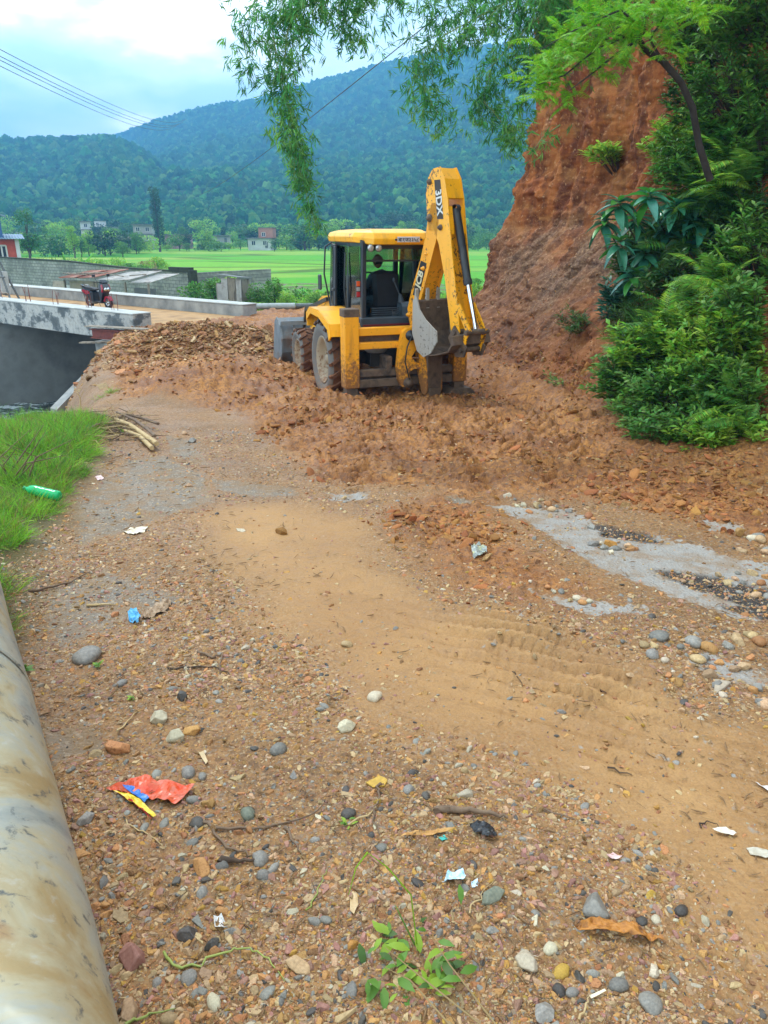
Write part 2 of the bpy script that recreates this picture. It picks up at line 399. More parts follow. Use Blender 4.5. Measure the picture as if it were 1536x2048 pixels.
def detail(x, y, F_):
    sand, conc, tar, mud, grn = F_
    ms = sst(.30, -.38, sand)*(.82+.18*sst(.35, .6, fbm(x*3, y*3, 3, 99))); mc = sst(.07, -.10, conc); mm = sst(.15, -.35, mud)*(1-mc)*(1-ms*.8); mt = sst(.03, -.02, tar)
    z = 0*x
    z = z+.006*(fbm(x*4, y*4, 4, 8)-.5)
    # churned mud: lumps, ridges, lug marks in wheel tracks
    far = np.clip(y/9, .35, 1.25)
    lump = ridge(x*2.1+.3*y, y*2.6, 5, 12, .58)-.62
    clod = np.maximum(fbm(x*9, y*9, 3, 44, .6)-.5, 0)
    z = z+mm*far*(.20*lump+.16*clod+.05*(ridge(x*7+y, y*8, 3, 46)-.55))
    z = z+mm*far*.07*(ridge(x*.9, y*.9, 2, 77)-.5)
    for (cx, sl, w, s) in ((.75, -.02, .24, 0), (2.3, -.02, .25, 1), (-.3, .03, .22, 2), (1.55, -.06, .2, 3)):
        u = x-(cx+sl*(y-8)); tr = sst(w, w*.6, np.abs(u))*sst(5.6, 7, y)*sst(13.2, 11.6, y)
        lug = np.abs(((y+np.abs(u)*.9*(1 if s % 2 else -1))*3.7) % 1-.5)*2
        z = z+tr*(-.085+.10*sst(.35, .65, lug))*(.4+.8*vn(x*1.3, y*.7, 90+s))
    # wet sand: smooth with low swells and crescent tyre marks
    z = z+ms*(.025*(fbm(x*1.4, y*1.4, 2, 21)-.5)+.010*(ridge(x*3.2+y, y*3.6-x, 3, 23)-.6))
    cxr, cyr = .80, 3.10
    tm = np.exp(-((x-cxr+.30*(y-cyr))/.36)**2-((y-cyr)/.70)**2)+.6*np.exp(-((x-.55+.2*(y-4.6))/.22)**2-((y-4.6)/.9)**2)
    lug = np.abs((((y-cyr)*1.0+.55*(x-cxr)+.02*vn(x*6, y*6, 4))*7.5) % 1-.5)*2
    z = z+ms*tm*(-.065+.100*sst(.32, .62, lug)*(.45+vn(x*5, y*5, 41)))
    # gravel verges
    mg = (1-ms)*(1-mc)*(1-mm)
    z = z+mg*(.030*(fbm(x*3, y*3, 4, 61)-.5)+.010*(ridge(x*14, y*14, 3, 66)-.5))
    z = z-mc*.012+mc*.008*(fbm(x*8, y*8, 3, 71)-.5)-mt*.03+mt*.03*ridge(x*12, y*12, 3, 72)
    z = z+.05*sst(.1, -.4, grn)*fbm(x*5, y*5, 3, 15)
    z = z*sst(-.4, .4, y+.5)
    return z, ms, mc, mm, mt
def gz(x, y):
    x = np.atleast_1d(np.asarray(x, float)); y = np.atleast_1d(np.asarray(y, float))
    return gmacro(x, y)+detail(x, y, fields(x, y))[0]
def gp(px, py):
    p = ong(px, py); return Vector((p.x, p.y, float(gz(p.x, p.y)[0])))

def ground_material():
    g = NT('wet_earth'); s = g.attr('sandy'); c = g.attr('paved'); m = g.attr('muddy'); t = g.attr('tarry'); gr = g.attr('grassy')
    n1 = g.noise(1.6, 6, .6); n2 = g.noise(22, 6, .62); n3 = g.noise(130, 5, .7); n4 = g.noise(5.5, 5, .6)
    gravel = g.mix(n1, '#7d5934', '#a67a48'); gravel = g.mix(g.ramp(g.noise(.9, 4, .6), [(.45, 0.), (.60, .65)]), gravel, '#543c26')
    gravel = g.mix(g.ramp(n2, [(.42, 0.), (.62, .75)]), gravel, '#5a4230')
    gravel = g.mix(g.ramp(n4, [(.5, 0.), (.7, .6)]), gravel, '#8f6239')
    vc = g.voro(75, out='Color'); vcb = g.n('ShaderNodeSeparateColor'); g.l(vc, vcb.inputs[0])
    grain = g.ramp(vcb.outputs[0], [(0., '#5b4636'), (.3, '#8a663f'), (.55, '#a57f50'), (.75, '#9c6a36'), (.93, '#8a8478'), (1., '#c4a273')])
    gravel = g.mix(.48, gravel, grain)
    sand = g.mix(g.ramp(n1, [(.35, 0.), (.65, 1.)]), '#a07646', '#b18857')
    sand = g.mix(g.ramp(n2, [(.3, .35), (.5, 0.)]), sand, '#7d5b39')
    sand = g.mix(g.ramp(n3, [(.35, .4), (.55, 0.)]), sand, '#73512f')
    mud = g.mix(g.ramp(g.noise(1.1, 6, .65), [(.36, 0.), (.62, 1.)]), '#83512a', '#b37a3f')
    mud = g.mix(g.ramp(n2, [(.38, .75), (.56, 0.)]), mud, '#56321c'); mud = g.mix(g.ramp(g.noise(7, 6, .7), [(.5, 0.), (.62, .55)]), mud, '#6b4125')  # shade of the hollows painted into the mud colour by noise
    mud = g.mix(g.ramp(g.noise(48, 4, .6), [(.58, 0.), (.75, .5)]), mud, '#b5875a')
    conc = g.mix(n2, '#868079', '#aaa398')
    conc = g.mix(g.ramp(g.noise(6, 5, .65), [(.45, 0.), (.62, .75)]), conc, '#8d7458')
    conc = g.mix(g.ramp(n3, [(.3, .5), (.45, 0.)]), conc, '#4e4a46')
    soil = g.mix(n4, '#46381f', '#5c5628')
    col = g.mix(s, gravel, sand); col = g.mix(m, col, mud)
    asp = g.mix(n2, '#6a5d4e', '#867866'); asp = g.mix(g.ramp(vcb.outputs[1], [(.8, 0.), (.92, .7)]), asp, '#a89a86'); asp = g.mix(g.ramp(n4, [(.42, 0.), (.6, .7)]), asp, '#886740'); conc = g.mix(g.attr('worn'), conc, asp)
    ce = g.ramp(g.math('ADD', c, g.math('ADD', g.math('MULTIPLY', g.math('SUBTRACT', n2, .5), 1.5), g.math('MULTIPLY', g.math('SUBTRACT', n4, .5), 1.6))), [(.40, 0.), (.62, 1.)])
    col = g.mix(ce, col, conc); col = g.mix(t, col, g.mix(n2, '#26221f', '#4b443e')); col = g.mix(gr, col, soil)
    g.set('Base Color', col)
    g.set('Roughness', g.ramp(g.math('ADD', g.math('MULTIPLY', n1, .5), g.math('MULTIPLY', n2, .5)), [(.4, .5), (.6, .85)]))
    g.set('Specular IOR Level', .35)
    b1 = g.bump(n2, .55, .018); hv = g.math('MULTIPLY', g.voro(60), g.math('SUBTRACT', 1.0, s))
    b2 = g.bump(hv, .6, .012, b1); b3 = g.bump(n3, .5, .004, b2)
    g.set('Normal', b3); return g.m
M_GROUND = ground_material()
def build_ground():
    nv, nu = 760, 620
    t = np.linspace(0, 1, nv); yv = .35*np.exp(t*math.log(75/.35))-1.1*(1-t)**3
    uu = np.linspace(-1, 1, nu); uu = np.sign(uu)*np.abs(uu)**1.15
    X = uu[None, :]*(1.4+.62*np.clip(yv, 0, None)+.012*np.clip(yv, 0, None)**2)[:, None]; Y = np.repeat(yv[:, None], nu, 1)
    F_ = fields(X, Y); dz, ms, mc, mm, mt = detail(X, Y, F_)
    Z = gmacro(X, Y)+dz; worn = fields.worn
    grs = np.maximum(sst(.15, -.3, F_[4]), sst(.6, 2.0, line_sd(X, Y, CREST2))*.9*((X-BR_A.x)*BR_N.x+(Y-BR_A.y)*BR_N.y > 4.5))
    me = np_mesh('ground', np.stack([X, Y, Z], -1).reshape(-1, 3), grid_faces(nu, nv), M_GROUND, True,
                 {'sandy': ms, 'paved': mc, 'muddy': mm, 'tarry': mt, 'worn': worn, 'grassy': grs})
    tag(link('ground', me), 'muddy unpaved road with wet sand, gravel and broken concrete patches', kind='structure')
build_ground()

# stream
def build_water():
    g = NT('rushing_water'); n = g.noise(1.3, 8, .62, stretch=(1, 2.2, 1), dist=.6); n2 = g.noise(7, 6, .7)
    f = g.math('ADD', g.math('MULTIPLY', n, .7), g.math('MULTIPLY', n2, .3))
    g.set('Base Color', g.ramp(f, [(.42, '#2a302e'), (.52, '#5d6663'), (.60, '#d0d8d8')])); g.set('Roughness', g.ramp(f, [(.5, .08), (.62, .6)]))
    g.set('Normal', g.bump(f, .8, .15)); g.set('Specular IOR Level', .6)
    x = np.linspace(-40, -3, 220); y = np.linspace(8, 46, 220); X, Y = np.meshgrid(x, y)
    Z = WATER+.22*(fbm(X*1.1, Y*1.9, 4, 6)-.5)+.06*ridge(X*2.4, Y*3, 3, 2)
    tag(link('stream_water', np_mesh('stream_water', np.stack([X, Y, Z], -1).reshape(-1, 3), grid_faces(220, 220), g.m, True)), 'fast grey stream with white foam under the bridge', kind='structure')
build_water()

# cliff
def cliff_pt(u, h):
    """u along the foot 0..1, h height above the foot"""
    P = np.array(FOOT); seg = np.hypot(*np.diff(P, axis=0).T); cs = np.concatenate([[0], np.cumsum(seg)]); s = u*cs[-1]
    x = np.interp(s, cs, P[:, 0]); y = np.interp(s, cs, P[:, 1])
    e = .8
    dx = np.interp(s+e, cs, P[:, 0])-np.interp(s-e, cs, P[:, 0]); dy = np.interp(s+e, cs, P[:, 1])-np.interp(s-e, cs, P[:, 1])
    l = np.hypot(dx, dy); nx, ny = dy/l, -dx/l
    off = np.interp(h, [-1, 0, .5, 1.6, 2.9, 4.1, 6, 8, 11], [-1.0, 0, .62, 1.55, 2.6, 2.95, 3.0, 3.3, 4.2])
    z0 = zroad(x, y)
    return s, x, y, nx, ny, off, z0
def cliff_surf(u, h):
    s, x, y, nx, ny, off, z0 = cliff_pt(u, h)
    hi = sst(1.2, 2.6, h)
    big = (fbm(s*.35, h*.22, 3, 4)-.5)*1.0*sst(.3, 2.5, h)
    rill = (ridge(s*1.2+.25*h, h*.14, 4, 9, .6)-.6)*.62*hi
    led = (vn(s*.8, h*5.5+.9*fbm(s*.6, h, 2, 8)*4, 14)-.5)*.02*hi+(ridge(s*4.2+h*1.3, h*1.1, 4, 18, .6)-.58)*.20*sst(.8, 2, h)-.10*sst(.66, .8, fbm(s*1.6, h*1.6, 4, 27, .6))*hi
    lump = (fbm(s*2.4, h*2.4, 5, 22, .62)-.5)*.36*(1-.45*hi)+(fbm(s*9, h*9, 3, 25)-.5)*.09
    gul = -.5*np.exp(-((s-23.5-.35*h)/1.1)**2)*hi
    d = off+(big+rill+led+lump+gul)*sst(-.4, .5, h)
    shale = sst(16.5, 20.5, s+(fbm(s, h, 2, 71)-.5)*4)*sst(4.2, 2.2, h)
    d = d+shale*.10*(ridge(s*5, h*4, 3, 33)-.5)
    return x+nx*d, y+ny*d, z0+h, s
def build_cliff():
    g = NT('red_laterite')
    st = (1, 1, .28)
    a = g.noise(.8, 6, .62, stretch=st); b = g.noise(3.2, 6, .65, stretch=(1, 1, .45)); c = g.noise(18, 5, .7); lay = g.noise(1.4, 6, .65, stretch=(.8, .8, 1.3), dist=1.0)
    col = g.ramp(a, [(.32, '#432415'), (.44, '#7a3f1c'), (.53, '#a05c2b'), (.60, '#774626'), (.70, '#936a42')])
    col = g.mix(g.ramp(b, [(.4, .75), (.56, 0.)]), col, '#4a2415')
    col = g.mix(g.ramp(lay, [(.5, 0.), (.66, .55)]), col, '#a8713d')
    col = g.mix(g.ramp(c, [(.56, 0.), (.7, .55)]), col, '#b98350')
    sh = g.attr('shaly'); col = g.mix(g.math('MULTIPLY', sh, .75), col, g.ramp(c, [(.35, '#3b2b20'), (.5, '#6d5340'), (.65, '#8c735a')]))
    tl = g.attr('talus'); col = g.mix(g.math('MULTIPLY', tl, .7), col, g.ramp(b, [(.36, '#4c2c1a'), (.5, '#7c4a2a'), (.64, '#8f6039')]))
    vcs = g.n('ShaderNodeSeparateColor'); g.l(g.voro(26, out='Color'), vcs.inputs[0])
    col = g.mix(g.ramp(vcs.outputs[0], [(.965, 0.), (.99, .5)]), col, '#b9906a')
    g.set('Base Color', col); g.set('Roughness', .85); g.set('Specular IOR Level', .25)
    g.set('Normal', g.bump(c, .7, .03, g.bump(b, .6, .10))); 
    nu, nv = 620, 420
    u = np.linspace(0, 1, nu); h = np.concatenate([np.linspace(-.9, 6, 340), np.linspace(6.05, 11, 80)]); U, H = np.meshgrid(u, h)
    X, Y, Z, s = cliff_surf(U, H)
    sh = sst(17.0, 20.0, s+(fbm(s, H, 3, 71)-.5)*3)*sst(3.6, 2.0, H+(fbm(s*1.4, H*1.4, 3, 72)-.5)*2); tl = sst(2.0, 1.0, H+(fbm(s, H*1.2, 3, 73)-.5)*1.6)
    me = np_mesh('cliff', np.stack([X, Y, Z], -1).reshape(-1, 3), grid_faces(nu, nv), g.m, True, {'shaly': sh, 'talus': tl})
    tag(link('cliff_terrain', me), 'steep red earth cutting above the road', kind='structure')
    # hilltop behind the edge
    X0, Y0, Z0, _ = cliff_surf(u, np.full(nu, 11.0)); k = np.linspace(0, 1, 20)
    _, _, _, nx, ny, _, _ = cliff_pt(u, np.full(nu, 11.0))
    XX = X0[None]+nx[None]*k[:, None]*4; YY = Y0[None]+ny[None]*k[:, None]*4; ZZ = Z0[None]+k[:, None]*1.2+.2*fbm(XX, YY, 3, 3)
    tag(link('hilltop_terrain', np_mesh('hilltop', np.stack([XX, YY, ZZ], -1).reshape(-1, 3), grid_faces(nu, 20), g.m, True, {'shaly': 0*XX, 'talus': 0*XX})), 'brow of the red hill', kind='structure')
build_cliff()

# valley floor of paddy terraces
def valley_h(x, y):
    x = np.asarray(x, float); y = np.asarray(y, float)
    z = -3.05-.35*np.floor((90-y+.10*x)/34)*0
    step = np.floor((y+.12*x+6*vn(x*.02, y*.02, 3))/26)
    z = -3.05+.0*step+.12*vn(step, step*0, 5)
    z = z+sst(230, 700, y)*9+sst(62, 47, y)*.2
    return z
def build_valley():
    g = NT('paddy'); n = g.noise(.035, 3, .5, stretch=(1, 2.2, 1)); f2 = g.noise(1.2, 5, .6); vc = g.n('ShaderNodeSeparateColor'); vo = g.n('ShaderNodeTexVoronoi'); mpn = g.n('ShaderNodeMapping')
    mpn.inputs['Scale'].default_value = (.009, .05, 1); g.l(g.tc.outputs['Object'], mpn.inputs[0]); g.l(mpn.outputs[0], vo.inputs['Vector']); vo.inputs['Scale'].default_value = 1
    g.l(vo.outputs['Color'], vc.inputs[0])
    col = g.ramp(vc.outputs[0], [(0, '#4a8c22'), (.4, '#5e9e2a'), (.7, '#79a534'), (1., '#94a24a')])
    col = g.mix(g.ramp(f2, [(.35, .35), (.6, 0.)]), col, '#3b7a1e')
    col = g.mix(g.ramp(n, [(.55, 0.), (.7, .5)]), col, '#9aa548')
    edge = g.n('ShaderNodeTexVoronoi', feature='DISTANCE_TO_EDGE'); edge.inputs['Scale'].default_value = 1; g.l(mpn.outputs[0], edge.inputs['Vector'])
    col = g.mix(g.ramp(edge.outputs['Distance'], [(.012, .8), (.03, 0.)]), col, '#4a5c22')
    g.set('Base Color', col); g.set('Roughness', .9); g.set('Normal', g.bump(f2, .6, .2)); g.set('Specular IOR Level', .1)
    nu, nv = 260, 220
    yv = 40*np.exp(np.linspace(0, 1, nv)*math.log(900/40)); uu = np.linspace(-1, 1, nu)
    X = uu[None]*(60+1.1*yv)[:, None]; Y = np.repeat(yv[:, None], nu, 1); Z = valley_h(X, Y)
    tag(link('paddy_field', np_mesh('paddy_field', np.stack([X, Y, Z], -1).reshape(-1, 3), grid_faces(nu, nv), g.m, True)), 'bright green rice terraces across the valley floor', kind='structure')
build_valley()

# mountains: ridge line by azimuth
RID = [(-900, 300), (-500, 292), (0, 284), (60, 290), (130, 293), (200, 288), (280, 292), (340, 262), (400, 238), (500, 207), (560, 200), (640, 168), (720, 142), (800, 118), (880, 98), (960, 92), (1090, 100), (1300, 140), (1600, 200), (2200, 260)]
def mount(az, r):
    """az = x/y, r = distance along y"""
    px = 768+az*FPX*CP
    elev = np.interp(px, [p[0] for p in RID], [p[1] for p in RID])
    # height at the ridge distance that projects to that pixel row
    d = (1024-elev)/FPX; tanv = (-SP+d*CP)/(CP+d*SP)
    main = sst(250, 420, px)
    Rr = 1700-400*main
    H = tanv*Rr-3
    x = az*r; t = np.clip((r-330)/(Rr-330), 0, 1.6)
    prof = np.where(t < 1, .10*sst(0, .10, t)*0+np.power(np.clip(t, 0, 1), 1.12), 1-(t-1)*.9)
    gl = ridge(x/330+.35*fbm(x/500, r/500, 2, 2), r/760, 4, 40, .5)
    z = H*prof*(1-.42*(1-gl)*np.sin(np.clip(t, 0, 1)*np.pi)**.8)
    # a nearer spur on the left
    sp = np.exp(-((px-60)/260)**2)*np.exp(-((r-950)/330)**2)*78+np.exp(-((px-330)/120)**2)*np.exp(-((r-760)/210)**2)*38
    z = np.maximum(z, sp*(.7+.5*gl)+z*.35)
    z = z+14*(fbm(x/60, r/60, 4, 41)-.5)*sst(0, .15, t)*sst(1.0, .9, t)*1.0
    return z+5*sst(300, 700, r)+(-3.2)
def build_mountain():
    g = NT('forest_floor'); n = g.noise(.03, 6, .6); n2 = g.noise(.12, 5, .65)
    col = g.ramp(n, [(.35, '#1f3a1c'), (.55, '#33552a'), (.68, '#56702f')]); col = g.mix(g.ramp(n2, [(.5, 0.), (.7, .5)]), col, '#45602a')
    g.set('Base Color', col); g.set('Roughness', .95); g.set('Specular IOR Level', .05)
    g.set('Normal', g.bump(n2, .8, 6))
    az = np.linspace(-1.15, 1.15, 420); r = np.concatenate([np.linspace(300, 1500, 240), np.linspace(1510, 3000, 90)])
    A, Rr = np.meshgrid(az, r); Z = mount(A, Rr)
    tag(link('mountain', np_mesh('mountain', np.stack([A*Rr, Rr, Z], -1).reshape(-1, 3), grid_faces(420, 330), g.m, True)), 'long forested mountain across the valley', kind='structure')
build_mountain()
# ------------------------------------------------------------------ bridge and what stands round it
MC = M('weathered_concrete', ['#6f6f6c', '#8d8c86', '#a5a39b'], scale=1.6, bump=.3, bscale=25, rough=.85)
MCL = M('pale_concrete', ['#9b9c96', '#b9b8b0'], scale=2.2, bump=.25, bscale=30, rough=.85)
def plaster_mat():
    g = NT('stained_plaster'); a = g.noise(1.5, 6, .65, stretch=(1, 1, 1.4)); b = g.noise(9, 5, .6)
    col = g.ramp(a, [(.40, '#4f5454'), (.47, '#6c6f6d'), (.50, '#a3a19a'), (.62, '#b1aca2')]); col = g.mix(g.ramp(b, [(.35, .4), (.55, 0.)]), col, '#6b675f')
    g.set('Base Color', col); g.set('Roughness', .85); g.set('Normal', g.bump(b, .4, .02)); return g.m
MPL = plaster_mat()
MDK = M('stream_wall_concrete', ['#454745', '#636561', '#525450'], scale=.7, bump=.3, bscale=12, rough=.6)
MDECK = M('dried_mud_deck', ['#92714a', '#ac8658', '#80603c'], scale=1.2, bump=.4, bscale=18, rough=.9)
MRUST = M('rusty_red_steel', ['#5a2a22', '#7b3a2c', '#4b2b25'], scale=6, bump=.3, bscale=50, rough=.75)
MWOOD = M('grey_weathered_wood', ['#6c6152', '#8e8271', '#4f463b'], scale=5, stretch=(1, 1, .2), bump=.4, bscale=40, rough=.85)
MBLK = M('black_rubber', ['#161616', '#232220'], rough=.7, bump=.2)
MSTEEL = M('galvanised_steel', ['#7f8485', '#9aa0a0'], metal=.6, rough=.5)
def bp(s, b, z): return Vector((BR_A.x+BR_D.x*s+BR_N.x*b, BR_A.y+BR_D.y*s+BR_N.y*b, z))
def bbox(mb, s0, s1, b0, b1, z0, z1, bev=0):
    a = math.atan2(BR_D.y, BR_D.x); c = bp((s0+s1)/2, (b0+b1)/2, (z0+z1)/2)
    return mb.box(c, (s1-s0, b1-b0, z1-z0), (0, 0, a), bev)
def build_bridge():
    t = thing('concrete_bridge', 'low concrete bridge with raised kerb beams crossing the stream', 'bridge', bp(6, 2.4, -1.15))
    inv = -t.location
    def P(name, mb, mat, lab=None):
        o = mb.build(name, mat, t); o.location = inv
        if lab: o['label'] = lab
        return o
    m = bbox(MB(), -.1, 19, .0, 4.92, -1.52, -1.135); P('deck', m, MDECK)
    m = bbox(MB(), 0, 19, -.03, .62, -1.56, -.74, .02); P('side_beam', m, MPL, 'stained near side beam with peeling dark plaster')
    m = MB(); bbox(m, -.004, 19.01, -.05, .64, -.738, -.70, .008); P('kerb_top', m, MCL)
    m = bbox(MB(), -.1, 19, 4.30, 4.95, -1.56, -.76, .02); P('side_beam', m, MC)
    m = MB(); bbox(m, -.12, 19.0, 4.28, 4.97, -.758, -.72, .008); P('kerb_top', m, MCL)
    # abutment with battered stream face
    m = MB(); q = [(-3, -5.6), (1.75, -5.6), (1.35, -1.54), (-3, -1.54)]
    m.prism(q, -.35, 5.2, lambda u, v, w: bp(u, w, v)); P('abutment', m, MC)
    m = bbox(MB(), -1.0, 1.5, -.5, .1, -1.98, -1.58, .02); P('bearing_shelf', m, MC)
    # wing wall toward the camera following the bank
    m = MB(); m.prism([(0, -5.6), (3.4, -5.6), (3.4, -3.1), (0, -1.9)], 0, .45, lambda u, v, w: bp(1.2-w*.8, -.36-u, v)+Vector((u*.38+.0, 0, 0))); P('wing_wall', m, MC)
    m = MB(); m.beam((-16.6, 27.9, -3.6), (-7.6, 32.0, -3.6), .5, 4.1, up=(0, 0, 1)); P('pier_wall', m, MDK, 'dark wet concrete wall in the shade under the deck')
    # rusty girder resting at the bridge end
    g = MB()
    a, b = bp(1.35, -.62, -1.32), bp(-1.35, -.55, -1.24)
    g.beam(a, b, .035, .26); up = Vector((0, 0, .13))
    g.beam(a+up, b+up, .20, .03); g.beam(a-up, b-up, .20, .03)
    gi = thing('steel_girder', 'rust red steel girder lying across the near end of the bridge', 'girder', (a+b)/2)
    o = g.build('beam', MRUST, gi); o.location = -gi.location
    w = MB(); w.beam(a+Vector((-.1, 0, .22)), b+Vector((.05, 0, .23)), .3, .03); o = w.build('plank', MWOOD, gi); o.location = -gi.location
    w = MB(); w.beam(a+Vector((-.45, .1, -.30)), a+Vector((.6, -.15, -.26)), .2, .04)
    tag(w.build('wooden_plank', MWOOD), 'loose grey plank poking out under the red girder end', 'plank')
build_bridge()
def rebar():
    names = ['first rebar bundle from the bridge end beside the girder', 'second rebar bundle from the bridge end in front of the scooter', 'third rebar bundle from the bridge end left of the scooter',
             'fourth rebar bundle along the near kerb', 'fifth rebar bundle near the cart wheel']
    for i, s in enumerate((1.4, 2.9, 4.8, 6.7, 8.8)):
        c = bp(s, .3, -.70); t = thing('rebar_bundle', names[i], 'rebar', c, group='rusty starter bars on the near kerb')
        for k in range(4):
            dx, dy = rng.uniform(-.13, .13), rng.uniform(-.1, .1); h = rng.uniform(.38, .6)
            MB().tube([(dx, dy, -.03), (dx+rng.uniform(-.02, .02), dy, h*.5), (dx+rng.uniform(-.05, .05), dy, h)], .009, 5).build('rod', MRUST, t)
rebar()
# block wall
def block_mat():
    g = NT('block_masonry'); b = g.n('ShaderNodeTexBrick'); b.inputs['Scale'].default_value = 1; b.inputs['Brick Width'].default_value = .42; b.inputs['Row Height'].default_value = .21
    b.inputs['Mortar Size'].default_value = .018; b.inputs['Color1'].default_value = (*srgb('#85827b'), 1); b.inputs['Color2'].default_value = (*srgb('#9a968d'), 1); b.inputs['Mortar'].default_value = (*srgb('#5c5a54'), 1)
    g.l(g.tc.outputs['Generated'], b.inputs[0]) if False else None
    mpn = g.n('ShaderNodeMapping'); mpn.inputs['Rotation'].default_value = (R(90), 0, 0); g.l(g.tc.outputs['Object'], mpn.inputs[0]); g.l(mpn.outputs[0], b.inputs[0])
    n = g.noise(.5, 6, .65); n2 = g.noise(4, 5, .6)
    col = g.mix(g.ramp(n, [(.4, .65), (.56, 0.)]), b.outputs[0], '#5a5852'); col = g.mix(g.ramp(n2, [(.5, 0.), (.7, .35)]), col, '#a9a191')
    g.set('Base Color', col); g.set('Roughness', .9); g.set('Normal', g.bump(b.outputs['Fac'], -.4, .02)); return g.m
MBW = block_mat(); MMOSS = M('mossy_coping', ['#23241c', '#3a3a2d', '#2d2f22'], scale=4, rough=.95)
def build_wall():
    a, b = Vector((-31.5, 62.5, -3.3)), Vector((-11.9, 47.4, -3.3)); d = b-a; l = d.length; ang = math.atan2(d.y, d.x)
    t = thing('block_wall', 'long grey concrete block wall with a mossy coping beyond the bridge', 'wall', a, ang)
    m = MB(); m.prism([(-12, -.5), (l, -.5), (l, 2.62), (l*.75, 2.66), (l*.45, 2.95), (0, 3.05), (-12, 3.3)], 0, .22, lambda u, v, w: Vector((u, w, v))); m.build('masonry', MBW, t)
    m = MB(); pts = [(-12, 3.32), (0, 3.07), (l*.45, 2.97), (l*.75, 2.68), (l-1.9, 2.64)]
    for p, q in zip(pts[:-1], pts[1:]): m.beam((p[0], .11, p[1]+.03), (q[0], .11, q[1]+.03), .34, .09, up=(0, 0, 1)) if False else m.beam((p[0], .11, p[1]+.03), (q[0], .11, q[1]+.03), .34, .08)
    m.build('coping', MMOSS, t)
    MB().box((l-.9, .11, 2.76), (2.0, .36, .28)).build('raised_coping', MMOSS, t)
    MB().box((l+.14, .13, 1.1), (.28, .5, 3.3)).build('corner_pier', MMOSS, t)
    MB().box((l+.1, 3.5, 1.0), (.2, 6.4, 3.2)).build('return_wall', MBW, t)
build_wall()
MTIN = M('weathered_tin', ['#8f8b85', '#b1aba2', '#6d5a50'], scale=1.3, metal=.3, rough=.6, bump=.3, bscale=12)
MTINR = M('rusty_tin', ['#7b4536', '#93604c', '#a08b80'], scale=1.3, metal=.2, rough=.7)
MMUDW = M('daubed_wall', ['#8c7d6f', '#a08f7f', '#77695c'], scale=2, rough=.95)
def corr(w, l, th=.012, k=14, amp=.022):
    """corrugated sheet, w across the ribs"""
    n = k*4; x = np.linspace(0, w, n); z = amp*np.sin(x/w*k*2*np.pi); v = []
    for yy, dz in ((0, 0), (l, 0), (0, th), (l, th)): v += [(a, yy, b+dz) for a, b in zip(x, z)]
    f = [(i, i+1, n+i+1, n+i) for i in range(n-1)]+[(2*n+i, 3*n+i, 3*n+i+1, 2*n+i+1) for i in range(n-1)]
    f += [(i, 2*n+i, 2*n+i+1, i+1) for i in range(n-1)]+[(n+i, n+i+1, 3*n+i+1, 3*n+i) for i in range(n-1)]
    m = MB(); m.add(v, f); return m
def build_shack():
    c = at(275, 590, 42.0); c.z = -2.35
    t = thing('tin_roof_shack', 'low shack with patched tin roof and mesh front before the block wall', 'shack', c, R(-30))
    for i, (x, l, mt, tilt) in enumerate(((-4.4, 2.2, MTINR, -9), (-3.0, 2.4, MTINR, -11), (-1.7, 2.3, MTIN, -8), (-.4, 2.5, MTIN, -10), (1.0, 2.3, MTIN, -7))):
        o = link('roof_sheet', corr(1.5, l).mesh('roof_sheet', mt), t, (x, -1.5+.1*i % .3, 1.60+.05*(i % 2)-.05*i*.5), (R(8), R(tilt*.25), R((i-2)*2)))
    for x in (-4.2, -1.6, .6, 2.3): MB().box((x, -1.3, .75), (.09, .09, 1.5)).build('post', MWOOD, t)
    MB().box((-3.2, -.9, .7), (2.1, .12, 1.5)).build('daub_wall', MMUDW, t); MB().box((1.7, -1.0, .6), (1.5, .1, 1.25)).build('back_panel', MDK, t)
    m = MB()
    for k in range(24): m.tube([(-1.5+k*.09, -1.32, .05), (-1.5+k*.09, -1.32, 1.42)], .006, 4, smooth=False)
    for k in range(12): m.tube([(-1.5, -1.33, .1+k*.11), (.6, -1.33, .1+k*.11)], .006, 4, smooth=False)
    tag(m.build('wire_mesh', MSTEEL, t), kind='stuff')
    for k in range(7):
        a = Vector((rng.uniform(-4.5, 1.5), rng.uniform(-1.4, -.2), 1.85)); MB().tube([a, a+Vector((rng.uniform(1, 2.2), rng.uniform(-.8, .8), rng.uniform(-.15, .1)))], .03, 6).build('pole', MWOOD, t)
    c = at(130, 575, 44); o = thing('scrap_panels', 'pale board panels leaning on the block wall left of the shack', 'panels', (c.x, c.y, -3.0), R(-37))
    for k, (x, w, h) in enumerate(((-.8, 1.2, 2.0), (.5, 1.0, 1.8), (2.0, 1.6, 1.9))): MB().box((x, 0, h/2), (w, .04, h), (R(-8), 0, 0)).build('panel', (MMUDW, MTIN, MMUDW)[k], o)
build_shack()
def build_hut():
    c = onz(459, 602, -1.42); t = thing('plank_hut', 'tiny hut of upright grey planks beside the far kerb', 'hut', c, R(-18))
    x = -.66
    for k, (w, h, col) in enumerate(((.30, .78, 0), (.33, 1.02, 0), (.05, 1.1, 1), (.36, 1.04, 1), (.16, 1.02, 0), (.12, .98, 0))):
        MB().box((x+w/2, rng.uniform(-.02, .02), h/2), (w-.012, .03, h), (0, R(rng.uniform(-1.5, 1.5)), 0)).build('plank', (MTIN, MWOOD)[col], t); x += w
    MB().box((.02, .45, 1.10), (1.45, 1.15, .03), (R(-4), R(5), 0)).build('roof_sheet', MDK, t)
    MB().box((-.62, .45, .4), (.03, .9, .8)).build('side_board', MWOOD, t); MB().box((.62, .45, .48), (.03, .9, .96)).build('side_board', MWOOD, t); MB().box((0, .9, .45), (1.2, .03, .9)).build('back_board', MWOOD, t)
build_hut()
